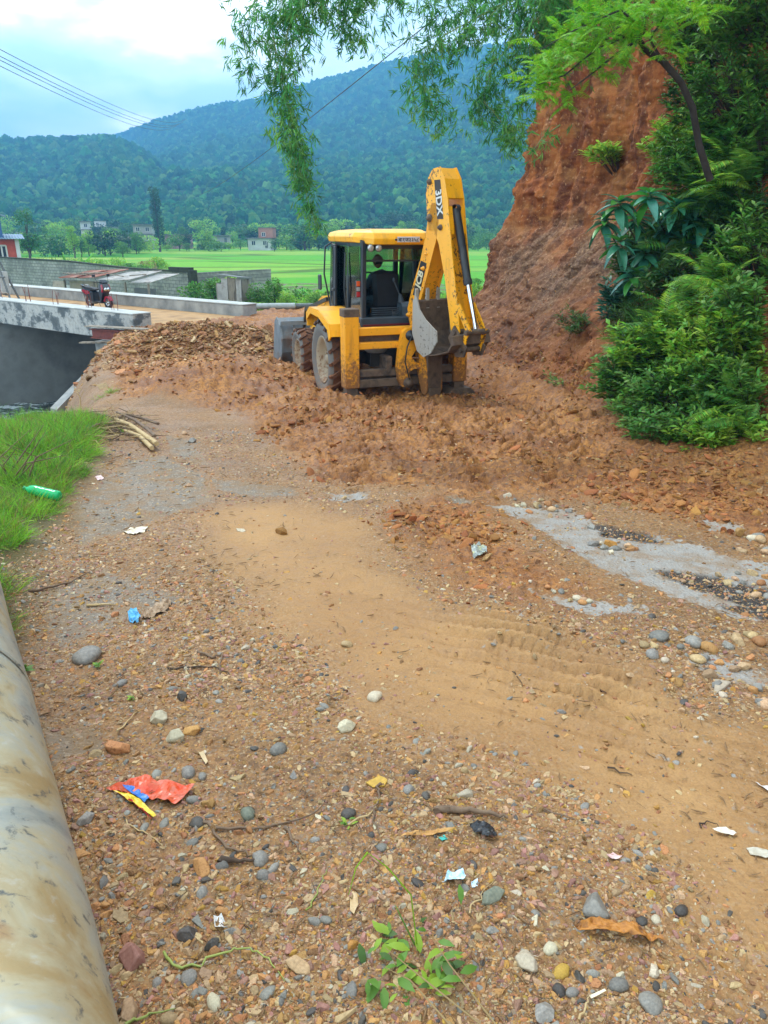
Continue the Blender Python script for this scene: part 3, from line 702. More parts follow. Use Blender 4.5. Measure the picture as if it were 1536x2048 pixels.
a, b = onz(503, 613, -1.02), onz(590, 612, -1.02)
m = MB(); m.tube([a, b], .115, 20, caps=False); m.tube([b, a], .100, 20, caps=False)
tag(m.build('drain_pipe', M('pipe_grey', ['#8a938f', '#a3aaa5'], rough=.6)), 'pale grey pipe lying beyond the far kerb end', 'pipe')
m = MB(); e = (b-a).normalized(); m.tube([b+e*.02, b+e*.75], .10, 18); tag(m.build('pipe_end', M('dark_pipe', ['#4c5350', '#5f6663'], rough=.6)), 'dark short length of pipe half hidden in weeds', 'pipe')
def build_cart():
    c = bp(11.2, 1.0, -1.13); t = thing('wooden_cart', 'rough wooden cart with one small wheel at the picture edge on the bridge', 'cart', c, math.atan2(BR_D.y, BR_D.x)+R(180))
    MB().lathe([(.06, -.05), (.24, -.05), (.31, -.07), (.33, 0), (.31, .07), (.24, .05), (.06, .05)], (1.15, -.1, .33), (.5, 1, 0), 20).build('wheel', M('worn_tyre', ['#5c5a55', '#7c7970']), t)
    MB().beam((-1.4, -.3, .62), (1.3, -.1, .50), .4, .05, up=(0, 0, 1)).build('deck_board', MWOOD, t); MB().beam((-1.4, .2, .60), (1.2, .2, .46), .08, .1).build('rail', MWOOD, t)
    MB().beam((-1.2, -.3, .3), (1.2, -.05, .32), .07, .07).build('axle_beam', MWOOD, t); MB().beam((-.6, -.2, .0), (.2, -.2, .5), .06, .06).build('brace', MWOOD, t)
    c = bp(12.6, 2.2, -1.13); t = thing('pole_tripod', 'dark pole tripod standing on the bridge behind the cart', 'tripod', c, math.atan2(BR_D.y, BR_D.x)+R(180))
    for a_ in ((-.5, -.3), (.95, -.1), (.1, .7)): MB().tube([(a_[0], a_[1], 0), (-.15, 0, 2.2)], .045, 7).build('leg', MDK, t)
    MB().tube([(-.4, -.2, 1.0), (.65, -.05, 1.0)], .035, 6).build('crossbar', MDK, t)
    MB().box((.0, .1, .75), (.55, .35, .9)).build('white_sack', MCL, t)
build_cart()
def build_scooter():
    RED = M('scooter_red', ['#8e1424', '#a51c2d'], rough=.25, bump=0, coat=.5); BK = M('scooter_black', ['#14161a', '#1f2226'], rough=.35, bump=0, coat=.3); CH = M('chrome', ['#c8c8c8'], metal=1, rough=.2, bump=0)
    p = onz(200, 617, -1.135); t = thing('motor_scooter', 'red and black scooter parked on the bridge deck', 'scooter', p, R(-36)); t.scale = (.98,)*3
    for x in (.60, -.60):
        w = MB().lathe([(.13, -.04), (.19, -.055), (.235, -.03), (.245, 0), (.235, .03), (.19, .055), (.13, .04)], (x, 0, .245), (0, 1, 0), 24).build('wheel', MBLK, t)
        r_ = MB(); r_.lathe([(.02, -.05), (.05, -.05), (.05, .05), (.02, .05)], (x, 0, .245), (0, 1, 0), 12)
        for k in range(5): a_ = k*2*math.pi/5; r_.beam((x, 0, .245), (x+.14*math.cos(a_), 0, .245+.14*math.sin(a_)), .03, .03)
        r_.lathe([(.12, -.035), (.145, -.035), (.145, .035), (.12, .035), (.12, -.035)], (x, 0, .245), (0, 1, 0), 24); r_.build('rim', CH, w)
    Y = lambda u, v, w: Vector((u, w, v))
    MB().prism([(.40, .30), (.52, .48), (.70, .50), (.85, .34), (.80, .32), (.68, .43), (.56, .42), (.48, .28)], -.075, .075, Y).build('front_mudguard', RED, t)
    MB().prism([(.30, .28), (.36, .30), (.52, .62), (.50, .92), (.42, .98), (.33, .92), (.26, .55)], -.15, .15, Y).build('front_apron', BK, t); MB().prism([(.50, .62), (.54, .66), (.60, .78), (.53, .93), (.49, .90)], -.176, .176, Y).build('red_panel', RED, t)
    MB().prism([(.44, .70), (.58, .66), (.62, .80), (.52, .95), (.42, .96)], -.14, .14, Y).build('nose_panel', BK, t)
    MB().lathe([(.0, .05), (.05, .04), (.075, 0), (.075, -.04)], (.60, .06, .75), (1, 0, .2), 14).build('headlight', CH, t); MB().lathe([(.0, .05), (.05, .04), (.075, 0), (.075, -.04)], (.60, -.06, .75), (1, 0, .2), 14).build('headlight', CH, t)
    MB().box((.12, 0, .26), (.52, .30, .07), bev=.02).build('floorboard', BK, t)
    MB().prism([(-.12, .26), (-.10, .62), (-.35, .70), (-.78, .74), (-.86, .66), (-.70, .50), (-.55, .46), (-.35, .30)], -.16, .16, Y).build('rear_body', BK, t)
    for sgn in (1, -1): MB().prism([(-.30, .56), (-.40, .66), (-.74, .70), (-.80, .64), (-.55, .52)], .162*sgn, .185*sgn, Y).build('side_panel', RED, t)
    MB().prism([(-.06, .68), (.0, .73), (-.2, .78), (-.55, .80), (-.82, .84), (-.84, .77), (-.4, .70)], -.135, .135, Y).build('seat', MBLK, t)
    MB().tube([(-.70, -.12, .84), (-.92, -.1, .86), (-.92, .1, .86), (-.70, .12, .84)], .014, 6).build('grab_rail', CH, t)
    h = MB(); h.tube([(.44, 0, .9), (.40, 0, 1.0)], .035, 8); h.tube([(.30, -.34, 1.02), (.40, -.12, 1.0), (.40, .12, 1.0), (.30, .34, 1.02)], .017, 8); hb = h.build('handlebar', BK, t)
    MB().prism([(.34, .96), (.50, .93), (.55, 1.0), (.44, 1.10), (.34, 1.06)], -.11, .11, Y).build('instrument_cowl', BK, t)
    for sgn in (1, -1):
        q = MB(); q.tube([(.36, .22*sgn, 1.02), (.33, .30*sgn, 1.22)], .008, 6); q.box((.33, .32*sgn, 1.25), (.03, .15, .09), bev=.01); q.build('mirror', BK, t)
    MB().beam((-.40, .13, .26), (-.86, .15, .30), .08, .08).build('exhaust', CH, t); MB().box((-.35, 0, .26), (.4, .16, .18), bev=.03).build('engine', MDK, t); MB().box((-.88, 0, .62), (.05, .16, .08)).build('tail_light', RED, t)
    MB().tube([(-.15, .08, .24), (-.2, .2, 0)], .012, 6).build('stand', CH, t); MB().box((-.86, 0, .46), (.02, .2, .14), (0, R(-20), 0)).build('number_plate', MCL, t)
build_scooter()

# ------------------------------------------------------------------ houses
MGLASS = M('dark_window', ['#20262a', '#2c3438'], rough=.15, bump=0)
MW_ = M('white_render', ['#c9c9c4', '#b4b2aa'], scale=.6, rough=.9); MPINK = M('pink_render', ['#b98f8b', '#a67d79'], scale=.6, rough=.9); MGREY = M('grey_render', ['#8f8d88', '#a19d95'], scale=.7, rough=.9)
MBRK = M('orange_brick', ['#a8452f', '#c05640'], scale=3, rough=.9, bump=.4, bscale=9); MBRK2 = M('raw_brick', ['#9c6a58', '#ad7d6a'], scale=3, rough=.9); MBLUE = M('blue_sheet', ['#23476b', '#2f5f8a'], rough=.5); MROOFB = M('slate_blue_tin', ['#6a7f92', '#8094a5'], rough=.5, metal=.2)
MSLAB = M('roof_slab', ['#5b5a57', '#77746e'], scale=.8, rough=.9)
def window(t, x, y, z, w, h, face='y', fm=None):
    f = MB()
    if face == 'y':
        for a_, b_ in (((x-w/2, y-.06, z), (x-w/2, y-.06, z+h)), ((x+w/2, y-.06, z), (x+w/2, y-.06, z+h)), ((x-w/2, y-.06, z), (x+w/2, y-.06, z)), ((x-w/2, y-.06, z+h), (x+w/2, y-.06, z+h)), ((x, y-.06, z), (x, y-.06, z+h))): f.beam(a_, b_, .14, .14)
        o = f.build('window', fm or MW_, t); MB().box((x, y-.02, z+h/2), (w, .04, h)).build('pane', MGLASS, o)
    else:
        for a_, b_ in (((y, x-w/2, z), (y, x-w/2, z+h)), ((y, x+w/2, z), (y, x+w/2, z+h)), ((y, x-w/2, z), (y, x+w/2, z)), ((y, x-w/2, z+h), (y, x+w/2, z+h))): f.beam(a_, b_, .14, .14)
        o = f.build('window', fm or MW_, t); MB().box((y, x, z+h/2), (.06, w, h)).build('pane', MGLASS, o)
def house(name, lab, px, base_py, D, w, d, storeys, mat, rz=0, pent=None, wins=2, roofm=None, cat='house'):
    c = at(px, base_py, D); t = thing(name, lab, cat, c, R(rz)); H = 3.0*storeys
    MB().box((0, d/2, H/2-1), (w, d, H+2)).build('wall', mat, t); MB().box((0, d/2-.3, H+.12), (w+.9, d+1.4, .24)).build('roof', roofm or MSLAB, t)
    for s_ in range(int(storeys)):
        if s_: MB().box((0, -.45, 3*s_), (w+.5, .9, .18)).build('balcony', MSLAB, t)
        for k in range(wins): window(t, -w/2+w*(k+.5)/wins, 0, 3*s_+.9, 1.3, 1.35)
    MB().box((w*.32, -.03, 1.0), (1.0, .08, 2.0)).build('door', MDK, t)
    if pent:
        px0, pw, ph, pm = pent; MB().box((px0, d/2, H+.24+ph/2), (pw, d*.6, ph)).build('rooftop_room', pm, t); MB().box((px0, d/2, H+.30+ph), (pw+.5, d*.6+.5, .15)).build('roof', MSLAB, t)
        window(t, px0-pw*.15, d/2-d*.3, H+.7, 1.2, 1.3)
    t.scale = (.8, .8, .8); return t
house('village_house', 'two storey grey and pink house with balcony behind the tall columnar tree', 288, 486, 225, 6.5, 7, 2, MGREY, 8, None, 2)
house('village_house', 'white house with raw brick rooftop room among the trees left of the cab', 519, 496, 215, 8, 7, 1, MW_, -8, (2.0, 5.0, 3.2, MBRK2), 2)
house('village_house', 'low pink bungalow right of the tall columnar tree', 355, 487, 235, 9, 6, 1, MPINK, 3)
house('village_house', 'narrow white tower house standing over the left tree clump', 174, 474, 270, 4.2, 5, 2, MW_, 20, None, 1)
house('village_house', 'flat grey concrete house with roof pillars left of the columnar tree', 208, 476, 285, 10, 6, 1.5, MGREY, 0, (-2, 4, 2.4, MW_), 3)
house('village_house', 'small brick red house high on the foot of the mountain', 382, 446, 520, 10, 8, 1.6, MBRK2, 10, None, 2)
house('village_house', 'small white house at the mountain foot above the grey concrete house', 207, 444, 560, 8, 8, 2, MW_, 0, None, 1)
house('village_house', 'long low white house seen right of the yellow boom', 938, 462, 380, 15, 7, 1, MW_, 0, None, 4)
house('village_house', 'tiny white farmhouse at the mountain foot behind the cab roof', 612, 448, 540, 9, 7, 1, MW_, 0, None, 2)
house('village_house', 'grey shed with a dark roof left of the white and brick house', 440, 487, 240, 7, 5, .9, MGREY, 5, None, 1)
def blue_house():
    c = at(-14, 520, 74); c.z = -3.1; t = thing('brick_house', 'orange brick house with a blue sheet upper room at the left edge', 'house', c, R(26)); 
    w, d, H = 4.6, 6, 4.1
    MB().box((0, d/2, H/2), (w, d, H)).build('wall', MBRK, t)
    for x in (-w/2, w/2):
        MB().box((x, -.02, H/2), (.35, .3, H)).build('corner_pier', MW_, t)
    MB().box((0, -.05, 1.65), (w+.1, .2, .3)).build('floor_band', MW_, t)
    window(t, .9, 0, 2.45, .8, 1.1); window(t, -1.0, 0, 2.45, .8, 1.1); window(t, .8, 0, .5, .8, .9); window(t, 2.0, w/2, 2.3, .8, 1.1, 'x'); window(t, 4.4, w/2, 2.3, .8, 1.1, 'x')
    link('roof_sheet', corr(w+1.4, d+1.6, k=24, amp=.04).mesh('roof_sheet', MROOFB), t, (-w/2-.7, -.9, H+.05), (R(3), 0, 0))
    MB().box((-.4, d/2, H+1.1), (3.2, d*.6, 1.9)).build('upper_room', MBLUE, t)
    m = MB(); m.prism([(-2.4, H+2.0), (-.4, H+2.7), (1.7, H+2.0), (1.7, H+2.1), (-.4, H+2.8), (-2.4, H+2.1)], .6, 5.4, lambda u, v, w_: Vector((u, w_, v))); m.build('gable_roof', MROOFB, t)
blue_house()
# ------------------------------------------------------------------ backhoe loader
def dirty(name, base, rough=.45, z0=.25, z1=1.1, mud='#7a4f30', chips='#5a3a1c', coat=.2, amt=.55, metal=0):
    """paint with mud thrown up from below and chipped, scratched patches"""
    g = NT(name); n = g.noise(3.5, 6, .65); n2 = g.noise(17, 6, .7); n3 = g.noise(1.1, 4, .6, stretch=(1, 1, .35))
    col = g.mix(g.ramp(n, [(.35, 0.), (.7, .3)]), base, tuple(x*.72 for x in c3(base)))
    sx = g.n('ShaderNodeSeparateXYZ'); g.l(g.tc.outputs['Object'], sx.inputs[0]); mr = g.n('ShaderNodeMapRange'); g.l(sx.outputs[2], mr.inputs[0])
    for i, v in ((1, z0), (2, z1), (3, amt), (4, 0.0)): mr.inputs[i].default_value = v
    f = g.ramp(g.math('ADD', mr.outputs[0], g.math('MULTIPLY', g.math('SUBTRACT', n2, .5), 1.2)), [(.20, 0.), (.46, .9)])
    chip = g.ramp(g.math('ADD', g.math('MULTIPLY', n2, .55), g.math('MULTIPLY', n3, .45)), [(.565, 0.), (.60, 1.)])
    n5 = g.noise(2.2, 5, .65, stretch=(2.5, 2.5, .35)); col = g.mix(g.ramp(n5, [(.54, 0.), (.72, .40)]), col, mud); col = g.mix(chip, col, chips); col = g.mix(f, col, mud)
    g.set('Base Color', col); g.set('Roughness', g.math('ADD', g.math('MULTIPLY', f, .4), rough)); g.set('Normal', g.bump(n2, .12, .01)); g.set('Coat Weight', coat*.5); g.set('Metallic', metal)
    return g.m
YEL = dirty('chipped_yellow_paint', '#ffb00e', .42); YELM = dirty('muddy_yellow_paint', '#f8a610', .5, .2, 1.35, amt=.62); ROOFY = dirty('yellow_roof_paint', '#ffb61c', .4, -5, -4)
CABK = M('cab_black', ['#14181c', '#22272c'], scale=3, rough=.4, bump=.05, coat=.15); CABG = M('cab_grey_plastic', ['#31383e', '#3c454c'], scale=3, rough=.6, bump=.1)
GREYS = dirty('worn_bucket_steel', '#a59f94', .55, -.1, .9, mud='#6d5745', chips='#4c453f', coat=0, amt=.4); DIRTS = M('muddy_steel', ['#4a3c30', '#6b5644', '#3c3129'], scale=4, rough=.8, bump=.4, bscale=30)
LBK = M('loader_bucket_steel', ['#5c6468', '#787f82', '#6b5544'], scale=1.8, rough=.55, bump=.2, bscale=25)
TYRE = dirty('muddy_tyre', '#3b3530', .8, -.3, 2.2, mud='#74492d', chips='#8b8278', coat=0, amt=.75); TYRES = dirty('tyre_sidewall', '#6f6a63', .8, -.2, 1.2, mud='#8d6f55', chips='#4d463f', coat=0, amt=.45)
RIM = dirty('cream_rim', '#a39074', .6, -.2, 1.3, mud='#7d5638', chips='#6a5238', coat=0, amt=.5)
CHR = M('chrome_rod', ['#d8dbe0'], metal=1, rough=.12, bump=0); HYD = M('black_cylinder', ['#191a1c', '#2c2d2f', '#3c3c3c'], scale=14, stretch=(1, 1, .3), rough=.45, bump=.1)
def glass_mat():
    g = NT('cab_glass'); tr = g.n('ShaderNodeBsdfTransparent'); tr.inputs[0].default_value = (.62, .74, .72, 1); gl = g.n('ShaderNodeBsdfGlossy'); gl.inputs['Roughness'].default_value = .05
    fr = g.n('ShaderNodeFresnel'); fr.inputs[0].default_value = 1.45; mxs = g.n('ShaderNodeMixShader'); g.l(g.math('ADD', fr.outputs[0], .03), mxs.inputs[0]); g.l(tr.outputs[0], mxs.inputs[1]); g.l(gl.outputs[0], mxs.inputs[2]); g.l(mxs.outputs[0], g.o.inputs[0]); return g.m
GLS = glass_mat()
def solid_colour(name, c, rough=.5): return M(name, [c], rough=rough, bump=0)
def lettering(name, body, size, mat, m, parent, ext=.002, sx=1.0, bold=0.0):
    cu = bpy.data.curves.new(name, 'FONT'); cu.body = body; cu.size = size; cu.extrude = ext; cu.align_x = 'CENTER'; cu.align_y = 'CENTER'; cu.offset = bold; cu.resolution_u = 3
    o = bpy.data.objects.new(name+'_source', cu); COL.objects.link(o)
    me = bpy.data.meshes.new_from_object(o.evaluated_get(bpy.context.evaluated_depsgraph_get())); bpy.data.objects.remove(o); me.materials.clear(); me.materials.append(mat)
    o = link(name, me, parent); o.matrix_local = m @ Matrix.Diagonal((sx, 1, 1, 1)); return o
def frame_m(o, x, y):
    x = Vector(x).normalized(); y = Vector(y); y = (y-x*y.dot(x)).normalized(); z = x.cross(y); m = Matrix((x, y, z)).transposed().to_4x4(); m.translation = o; return m
def build_digger():
    T = thing('backhoe_loader', 'muddy yellow backhoe loader seen from behind beside the red earth cutting', 'backhoe loader', (-.02, 13.85, -1.225), R(20))
    X = lambda u, v, w: Vector((w, u, v))              # profile (y,z) extruded along x
    def wheel(x, y, r, w, lugs, lab=None):
        c = Vector((x, y, r-.03)); s = 1 if x > 0 else -1
        o = MB().lathe([(r*.56, -w*.36), (r*.74, -w*.50), (r*.90, -w*.47), (r*.955, -w*.36), (r*.965, 0), (r*.955, w*.36), (r*.90, w*.47), (r*.74, w*.50), (r*.56, w*.36)], c, (1, 0, 0), 44).build('wheel', TYRES, T)
        m = MB()
        for k in range(lugs):
            for sd_ in (1, -1):
                a = 2*math.pi*(k+(.5 if sd_ > 0 else 0))/lugs; a2 = a+.16*(1 if y < 1 else 1)
                p = [c+Vector((sd_*w*.50, math.cos(a2)*r*.90, math.sin(a2)*r*.90)), c+Vector((sd_*w*.44, math.cos(a2-.03)*r*.975, math.sin(a2-.03)*r*.975)), c+Vector((sd_*.0, math.cos(a-.06)*r*.985, math.sin(a-.06)*r*.985))]
                for q0, q1 in zip(p[:-1], p[1:]): m.beam(q0, q1, .05*r/.67, .055*r/.67, up=(0, math.cos(a), math.sin(a)))
        m.lathe([(r*.958, -w*.37), (r*.97, 0), (r*.958, w*.37)], c, (1, 0, 0), 44)
        tr_ = m.build('tread', TYRE, o); tag(tr_, kind='stuff')
        d = MB().lathe([(.001, s*w*.06), (r*.16, s*w*.06), (r*.17, s*w*.20), (r*.20, s*w*.22), (r*.22, s*w*.10), (r*.42, s*w*.02), (r*.50, s*w*.30), (r*.57, s*w*.42), (r*.60, s*w*.40), (r*.56, s*w*.30)], c, (1, 0, 0), 36)
        d.lathe([(.001, s*w*.27), (r*.11, s*w*.27), (r*.13, s*w*.20)], c, (1, 0, 0), 18)
        rm = d.build('rim', RIM, o)
        b = MB()
        for k in range(8): a = k*math.pi/4; b.lathe([(.001, s*w*.17), (.018, s*w*.17), (.018, s*w*.05)], c+Vector((0, math.cos(a)*r*.27, math.sin(a)*r*.27)), (1, 0, 0), 6, False)
        tag(b.build('bolts', RIM, o), kind='stuff')
        return o
    wheel(-.98, 0, .71, .44, 19); wheel(.98, 0, .71, .44, 19); wheel(-.93, 2.25, .50, .34, 17); wheel(.93, 2.25, .50, .34, 17)
    m = MB(); m.box((-.32, .9, .72), (.12, 4.2, .30), bev=.02); m.box((.32, .9, .72), (.12, 4.2, .30), bev=.02); m.build('chassis', DIRTS, T)
    m = MB(); m.tube([(-.9, 0, .68), (.9, 0, .68)], .11, 14); m.lathe([(.0, -.2), (.2, -.17), (.25, 0), (.2, .17), (.0, .2)], (0, 0, .68), (0, 1, 0), 18); m.build('rear_axle', DIRTS, T)
    m = MB(); m.tube([(-.85, 2.25, .47), (.85, 2.25, .47)], .08, 12); m.box((0, 2.25, .5), (.4, .3, .25), bev=.04); m.build('front_axle', DIRTS, T)
    m = MB(); m.prism([(1.05, .95), (1.05, 1.72), (2.6, 1.58), (2.95, 1.45), (3.0, .95)], -.42, .42, X); m.build('bonnet', YEL, T)
    MB().box((0, 3.02, 1.2), (.7, .04, .42)).build('grille', CABK, T); MB().tube([(.25, 2.2, 1.6), (.25, 2.2, 2.15), (.25, 2.3, 2.3)], .035, 10).build('exhaust_pipe', DIRTS, T)
    MB().box((-.62, .95, .85), (.34, .7, .45), bev=.05).build('fuel_tank', CABG, T)
    m = MB()
    for z in (.62, .90): m.box((-.70, .98, z), (.3, .36, .03))
    m.build('step', DIRTS, T)
    # mudguards
    for s in (-1, 1):
        p0, p1 = (-.62, -1.22) if s < 0 else (.62, 1.22)
        m = MB()
        m.prism([(.82, 1.20), (.80, 1.44), (.55, 1.56), (-.10, 1.55), (-.72, 1.38), (-.80, 1.18), (-.76, 1.17), (-.66, 1.33), (-.10, 1.49), (.52, 1.50), (.75, 1.41), (.78, 1.20)], min(p0, p1), max(p0, p1), X)
        m.prism([(.80, 1.30), (.80, 1.44), (.55, 1.56), (-.10, 1.55), (-.72, 1.38), (-.80, 1.18), (-.70, 1.10), (-.60, 1.28), (-.05, 1.43), (.5, 1.45)], p1-.012*s, p1+.012*s, X)
        m.build('mudguard', YEL, T)
        MB().prism([(.8, .9), (.8, 1.3), (.5, 1.5), (-.1, 1.48), (-.68, 1.3), (-.68, .9)], s*.60-.01, s*.60+.01, X).build('inner_guard', DIRTS, T)
    # cab
    m = MB()
    zb, zt = 1.42, 2.70
    posts = {'rl': ((-.62, -.72, zb), (-.57, -.62, zt)), 'rr': ((.62, -.72, zb), (.57, -.62, zt)), 'bl': ((-.66, .02, zb), (-.60, .05, zt)), 'br': ((.66, .02, zb), (.60, .05, zt)), 'fl': ((-.62, 1.02, 1.2), (-.57, .86, zt)), 'fr': ((.62, 1.02, 1.2), (.57, .86, zt))}
    for k, (a, b) in posts.items(): MB().beam(a, b, .085 if k[0] != 'b' else .06, .095 if k[0] != 'b' else .06, up=(0, 1, 0), bev=.015).build('cab_post', CABK, T)
    m.box((0, -.73, zb-.03), (1.36, .13, .16), bev=.02); m.box((-.64, .15, zb-.02), (.1, 1.75, .14), bev=.02); m.box((.64, .15, zb-.02), (.1, 1.75, .14), bev=.02); m.box((0, .15, 1.33), (1.24, 1.7, .06)); m.build('cab_sill', CABG, T)
    MB().box((0, -.80, 1.345), (1.3, .03, .03)).build('red_trim', solid_colour('dark_red', '#6f1d1f'), T)
    m = MB(); m.box((0, -.63, zt-.06), (1.12, .05, .15)); m.box((-.59, .12, zt-.04), (.05, 1.5, .10)); m.box((.59, .12, zt-.04), (.05, 1.5, .10)); m.box((0, .86, zt-.04), (1.12, .05, .10)); m.build('header_rail', CABK, T)
    m = MB(); m.beam((-.58, -.64, 2.38), (.58, -.64, 2.38), .03, .03); m.build('rear_window_bar', CABK, T)
    GL = lambda pts, nm='window_glass': MB().prism(pts[0], pts[1], pts[1]+.006, pts[2]).build(nm, GLS, T)
    GL(([(-.69, zb+.05), (0, zb+.05), (.02, zt-.1), (-.6, zt-.1)], -.645, X)); GL(([(.06, zb+.05), (.96, zb+.05), (.84, zt-.1), (.07, zt-.1)], -.645, X)); GL(([(-.69, zb+.05), (.96, zb+.05), (.84, zt-.1), (-.6, zt-.1)], .645, X))
    GL(([(-.57, zb+.05), (.57, zb+.05), (.53, zt-.1), (-.53, zt-.1)], .93, lambda u, v, w: Vector((u, w, v))))
    GL(([(-.57, 2.39), (.57, 2.39), (.53, zt-.12), (-.53, zt-.12)], -.655, lambda u, v, w: Vector((u, w, v))))
    # door held open along the left side: bars and its glass
    d = MB(); A = [(-.70, .98, 1.32), (-.74, .55, 1.25), (-.72, .50, 2.60), (-.66, .92, 2.62)]
    for p, q in zip(A, A[1:]+A[:1]): d.beam(p, q, .05, .05, bev=.01)
    d.beam((-.72, .75, 1.3), (-.69, .72, 2.6), .03, .03); dr = d.build('door', CABK, T)
    MB().prism([(.54, 1.3), (.94, 1.35), (.90, 2.58), (.52, 2.57)], -.705, -.70, X).build('pane', GLS, dr); MB().box((-.76, .58, 1.85), (.04, .14, .05), bev=.01).build('handle', CABK, dr)
    g_ = MB(); g_.tube([(-.70, .98, 1.5), (-.80, 1.02, 2.1), (-.78, .98, 2.58), (-.66, .92, 2.66)], .016, 7); g_.build('grab_rail', CABK, T); MB().tube([(-.68, .04, 1.55), (-.71, .05, 1.9), (-.68, .05, 2.5)], .014, 7).build('grab_rail', CABK, T)
    MB().box((-.86, 1.12, 1.95), (.04, .16, .28), bev=.02).build('mirror', CABK, T)
    # lower left panel behind door, dark teal
    MB().prism([(-.66, zb), (.0, zb), (.0, 1.85), (-.25, 1.95), (-.5, 1.92), (-.64, 1.78)], -.60, -.585, X).build('side_panel', CABG, T)
    # roof with chamfered rear corners and a lip
    v = []
    ring = lambda g0, z, f=1.0: [(-.64-g0, 1.08+g0, z), (-.66-g0, -.45, z), (-.46, -.80-g0, z-.035*f), (.46, -.80-g0, z-.035*f), (.66+g0, -.45, z), (.64+g0, 1.08+g0, z)]
    rings = [ring(-.04, 2.665), ring(.03, 2.675), ring(.05, 2.76), ring(.01, 2.83, .3), ring(-.12, 2.865, 0), ring(-.36, 2.885, 0)]
    for r_ in rings: v += r_
    f = [(i*6+j, i*6+(j+1) % 6, (i+1)*6+(j+1) % 6, (i+1)*6+j) for i in range(5) for j in range(6)]+[(0, 5, 4, 3, 2, 1), (30, 31, 32, 33, 34, 35)]
    m = MB(); m.add(v, f); rf = m.build('cab_roof', ROOFY, T)
    bv = rf.modifiers.new('bevel', 'BEVEL'); bv.width = .012; bv.segments = 2; bv.limit_method = 'ANGLE'
    MB().box((.14, -.862, 2.715), (.46, .012, .105), bev=.004).build('plate_backing', YELM, rf)
    pl = MB().box((.14, -.872, 2.718), (.40, .008, .085), bev=.003).build('number_plate', solid_colour('plate_white', '#c4c4c8'), rf)
    lettering('lettering', 'बा१ज३३५८', .085, solid_colour('plate_ink', '#2b2135'), frame_m((.14, -.878, 2.712), (1, 0, 0), (0, 0, 1)), rf, bold=.001)
    for x in (-.085, .365): MB().lathe([(0, .02), (.016, .02), (.018, 0)], (x, -.87, 2.715), (0, -1, 0), 10).build('bolt', CABK, rf)
    for x in (-.50, -.36):
        w = MB().lathe([(.02, .05), (.055, .04), (.062, .0), (.058, -.012)], (x, -.79, 2.585), (0, 1, .1), 18).build('work_light', CABK, T)
        MB().lathe([(0, -.022), (.03, -.02), (.055, -.012), (.058, -.004)], (x, -.79, 2.585), (0, 1, .1), 18).build('lens', M('lamp_lens', ['#d9dcda', '#8f9695'], scale=60, rough=.12, bump=.2, metal=.5), w)
    tl = MB().box((-.66, -.60, 1.93), (.09, .06, .27), bev=.008).build('tail_light', CABK, T)
    for z, h, c in ((2.015, .09, '#d8541a'), (1.93, .07, '#9b968f'), (1.845, .09, '#b01f22')): MB().box((-.66, -.635, z), (.085, .02, h-.006), bev=.006).build('lens', solid_colour('tail_lens', c, .3), tl)
    # interior
    s = MB(); s.box((.03, -.08, 1.86), (.50, .13, .66), (R(-8), 0, 0), bev=.06); s.box((.03, .18, 1.60), (.48, .48, .12), bev=.04); s.box((.03, .15, 1.46), (.3, .3, .2)); s.build('seat', M('seat_black', ['#101013', '#1b1b20'], rough=.7), T)
    c_ = MB(); c_.prism([(-.66, 1.4), (-.66, 1.62), (-.6, 1.70), (-.42, 1.66), (-.38, 1.4)], .12, .58, X); c_.build('console', M('console_grey', ['#47525a', '#566168'], rough=.6), T)
    for x, lean in ((.14, -.12), (.42, .04)):
        l = MB(); l.lathe([(.06, 0), (.065, .02), (.05, .035), (.055, .055), (.042, .07), (.046, .09), (.032, .105), (.034, .125), (.02, .15)], (x, -.55, 1.68), (lean*1.5, 0, 1), 12); l.tube([(x+lean*.2, -.55, 1.8), (x+lean, -.5, 2.05)], .011, 6); l.lathe([(0, .05), (.022, .03), (.022, 0), (.012, -.02)], (x+lean, -.5, 2.05), (0, 0, 1), 10); l.build('control_lever', CABG, T)
    for k in range(5): MB().box((-.2, -.66, 1.47+k*.035), (.5, .03, .016)).build('vent_slat', CABG, T)
    w = MB(); st = [(math.cos(a)*.19-.02, .62+math.sin(a)*.10, 1.98+math.sin(a)*.15) for a in np.linspace(0, 2*math.pi, 25)]; w.tube(st, .013, 6, caps=False); w.beam((-.21, .62, 1.98), (.17, .62, 1.98), .02, .02); w.tube([(-.02, .62, 1.98), (-.02, .8, 1.5)], .03, 8); w.build('steering_wheel', CABK, T)
    MB().box((-.05, .86, 1.75), (.8, .2, .5), bev=.05).build('dashboard', CABK, T)
    MB().box((-.25, .88, 2.02), (.34, .2, .14), bev=.03).build('instrument_pod', CABG, T)
    # rear frame
    for s in (-1, 1):
        p = MB(); p.box((s*.99, -1.12, .98), (.25, .26, 1.22), bev=.012); o = p.build('stabiliser_post', YELM, T)
        MB().box((s*.99, -1.12, 1.60), (.262, .272, .13), bev=.01).build('post_cap', DIRTS, o)
        MB().box((s*.99, -1.12, .30), (.19, .20, .18)).build('inner_leg', DIRTS, o)
        ft = MB(); ft.prism([(-.17, .26), (.17, .26), (.36, .06), (.30, .02), (-.30, .02), (-.36, .06)], -1.34, -.92, lambda u, v, w: Vector((s*.99+u*1.05, w, v))); ft.build('foot_pad', DIRTS, o)
        MB().tube([(s*.99, -.96, .7), (s*.99, -.96, 1.5)], .035, 8).build('stabiliser_ram', HYD, o)
    for z, h, mt in ((1.29, .13, YELM), (1.06, .11, YELM), (.60, .12, DIRTS), (.43, .14, DIRTS)):
        MB().box((0, -1.15 if z > 1 else -1.13, z), (1.74, .13, h), bev=.01).build('cross_rail', mt, T)
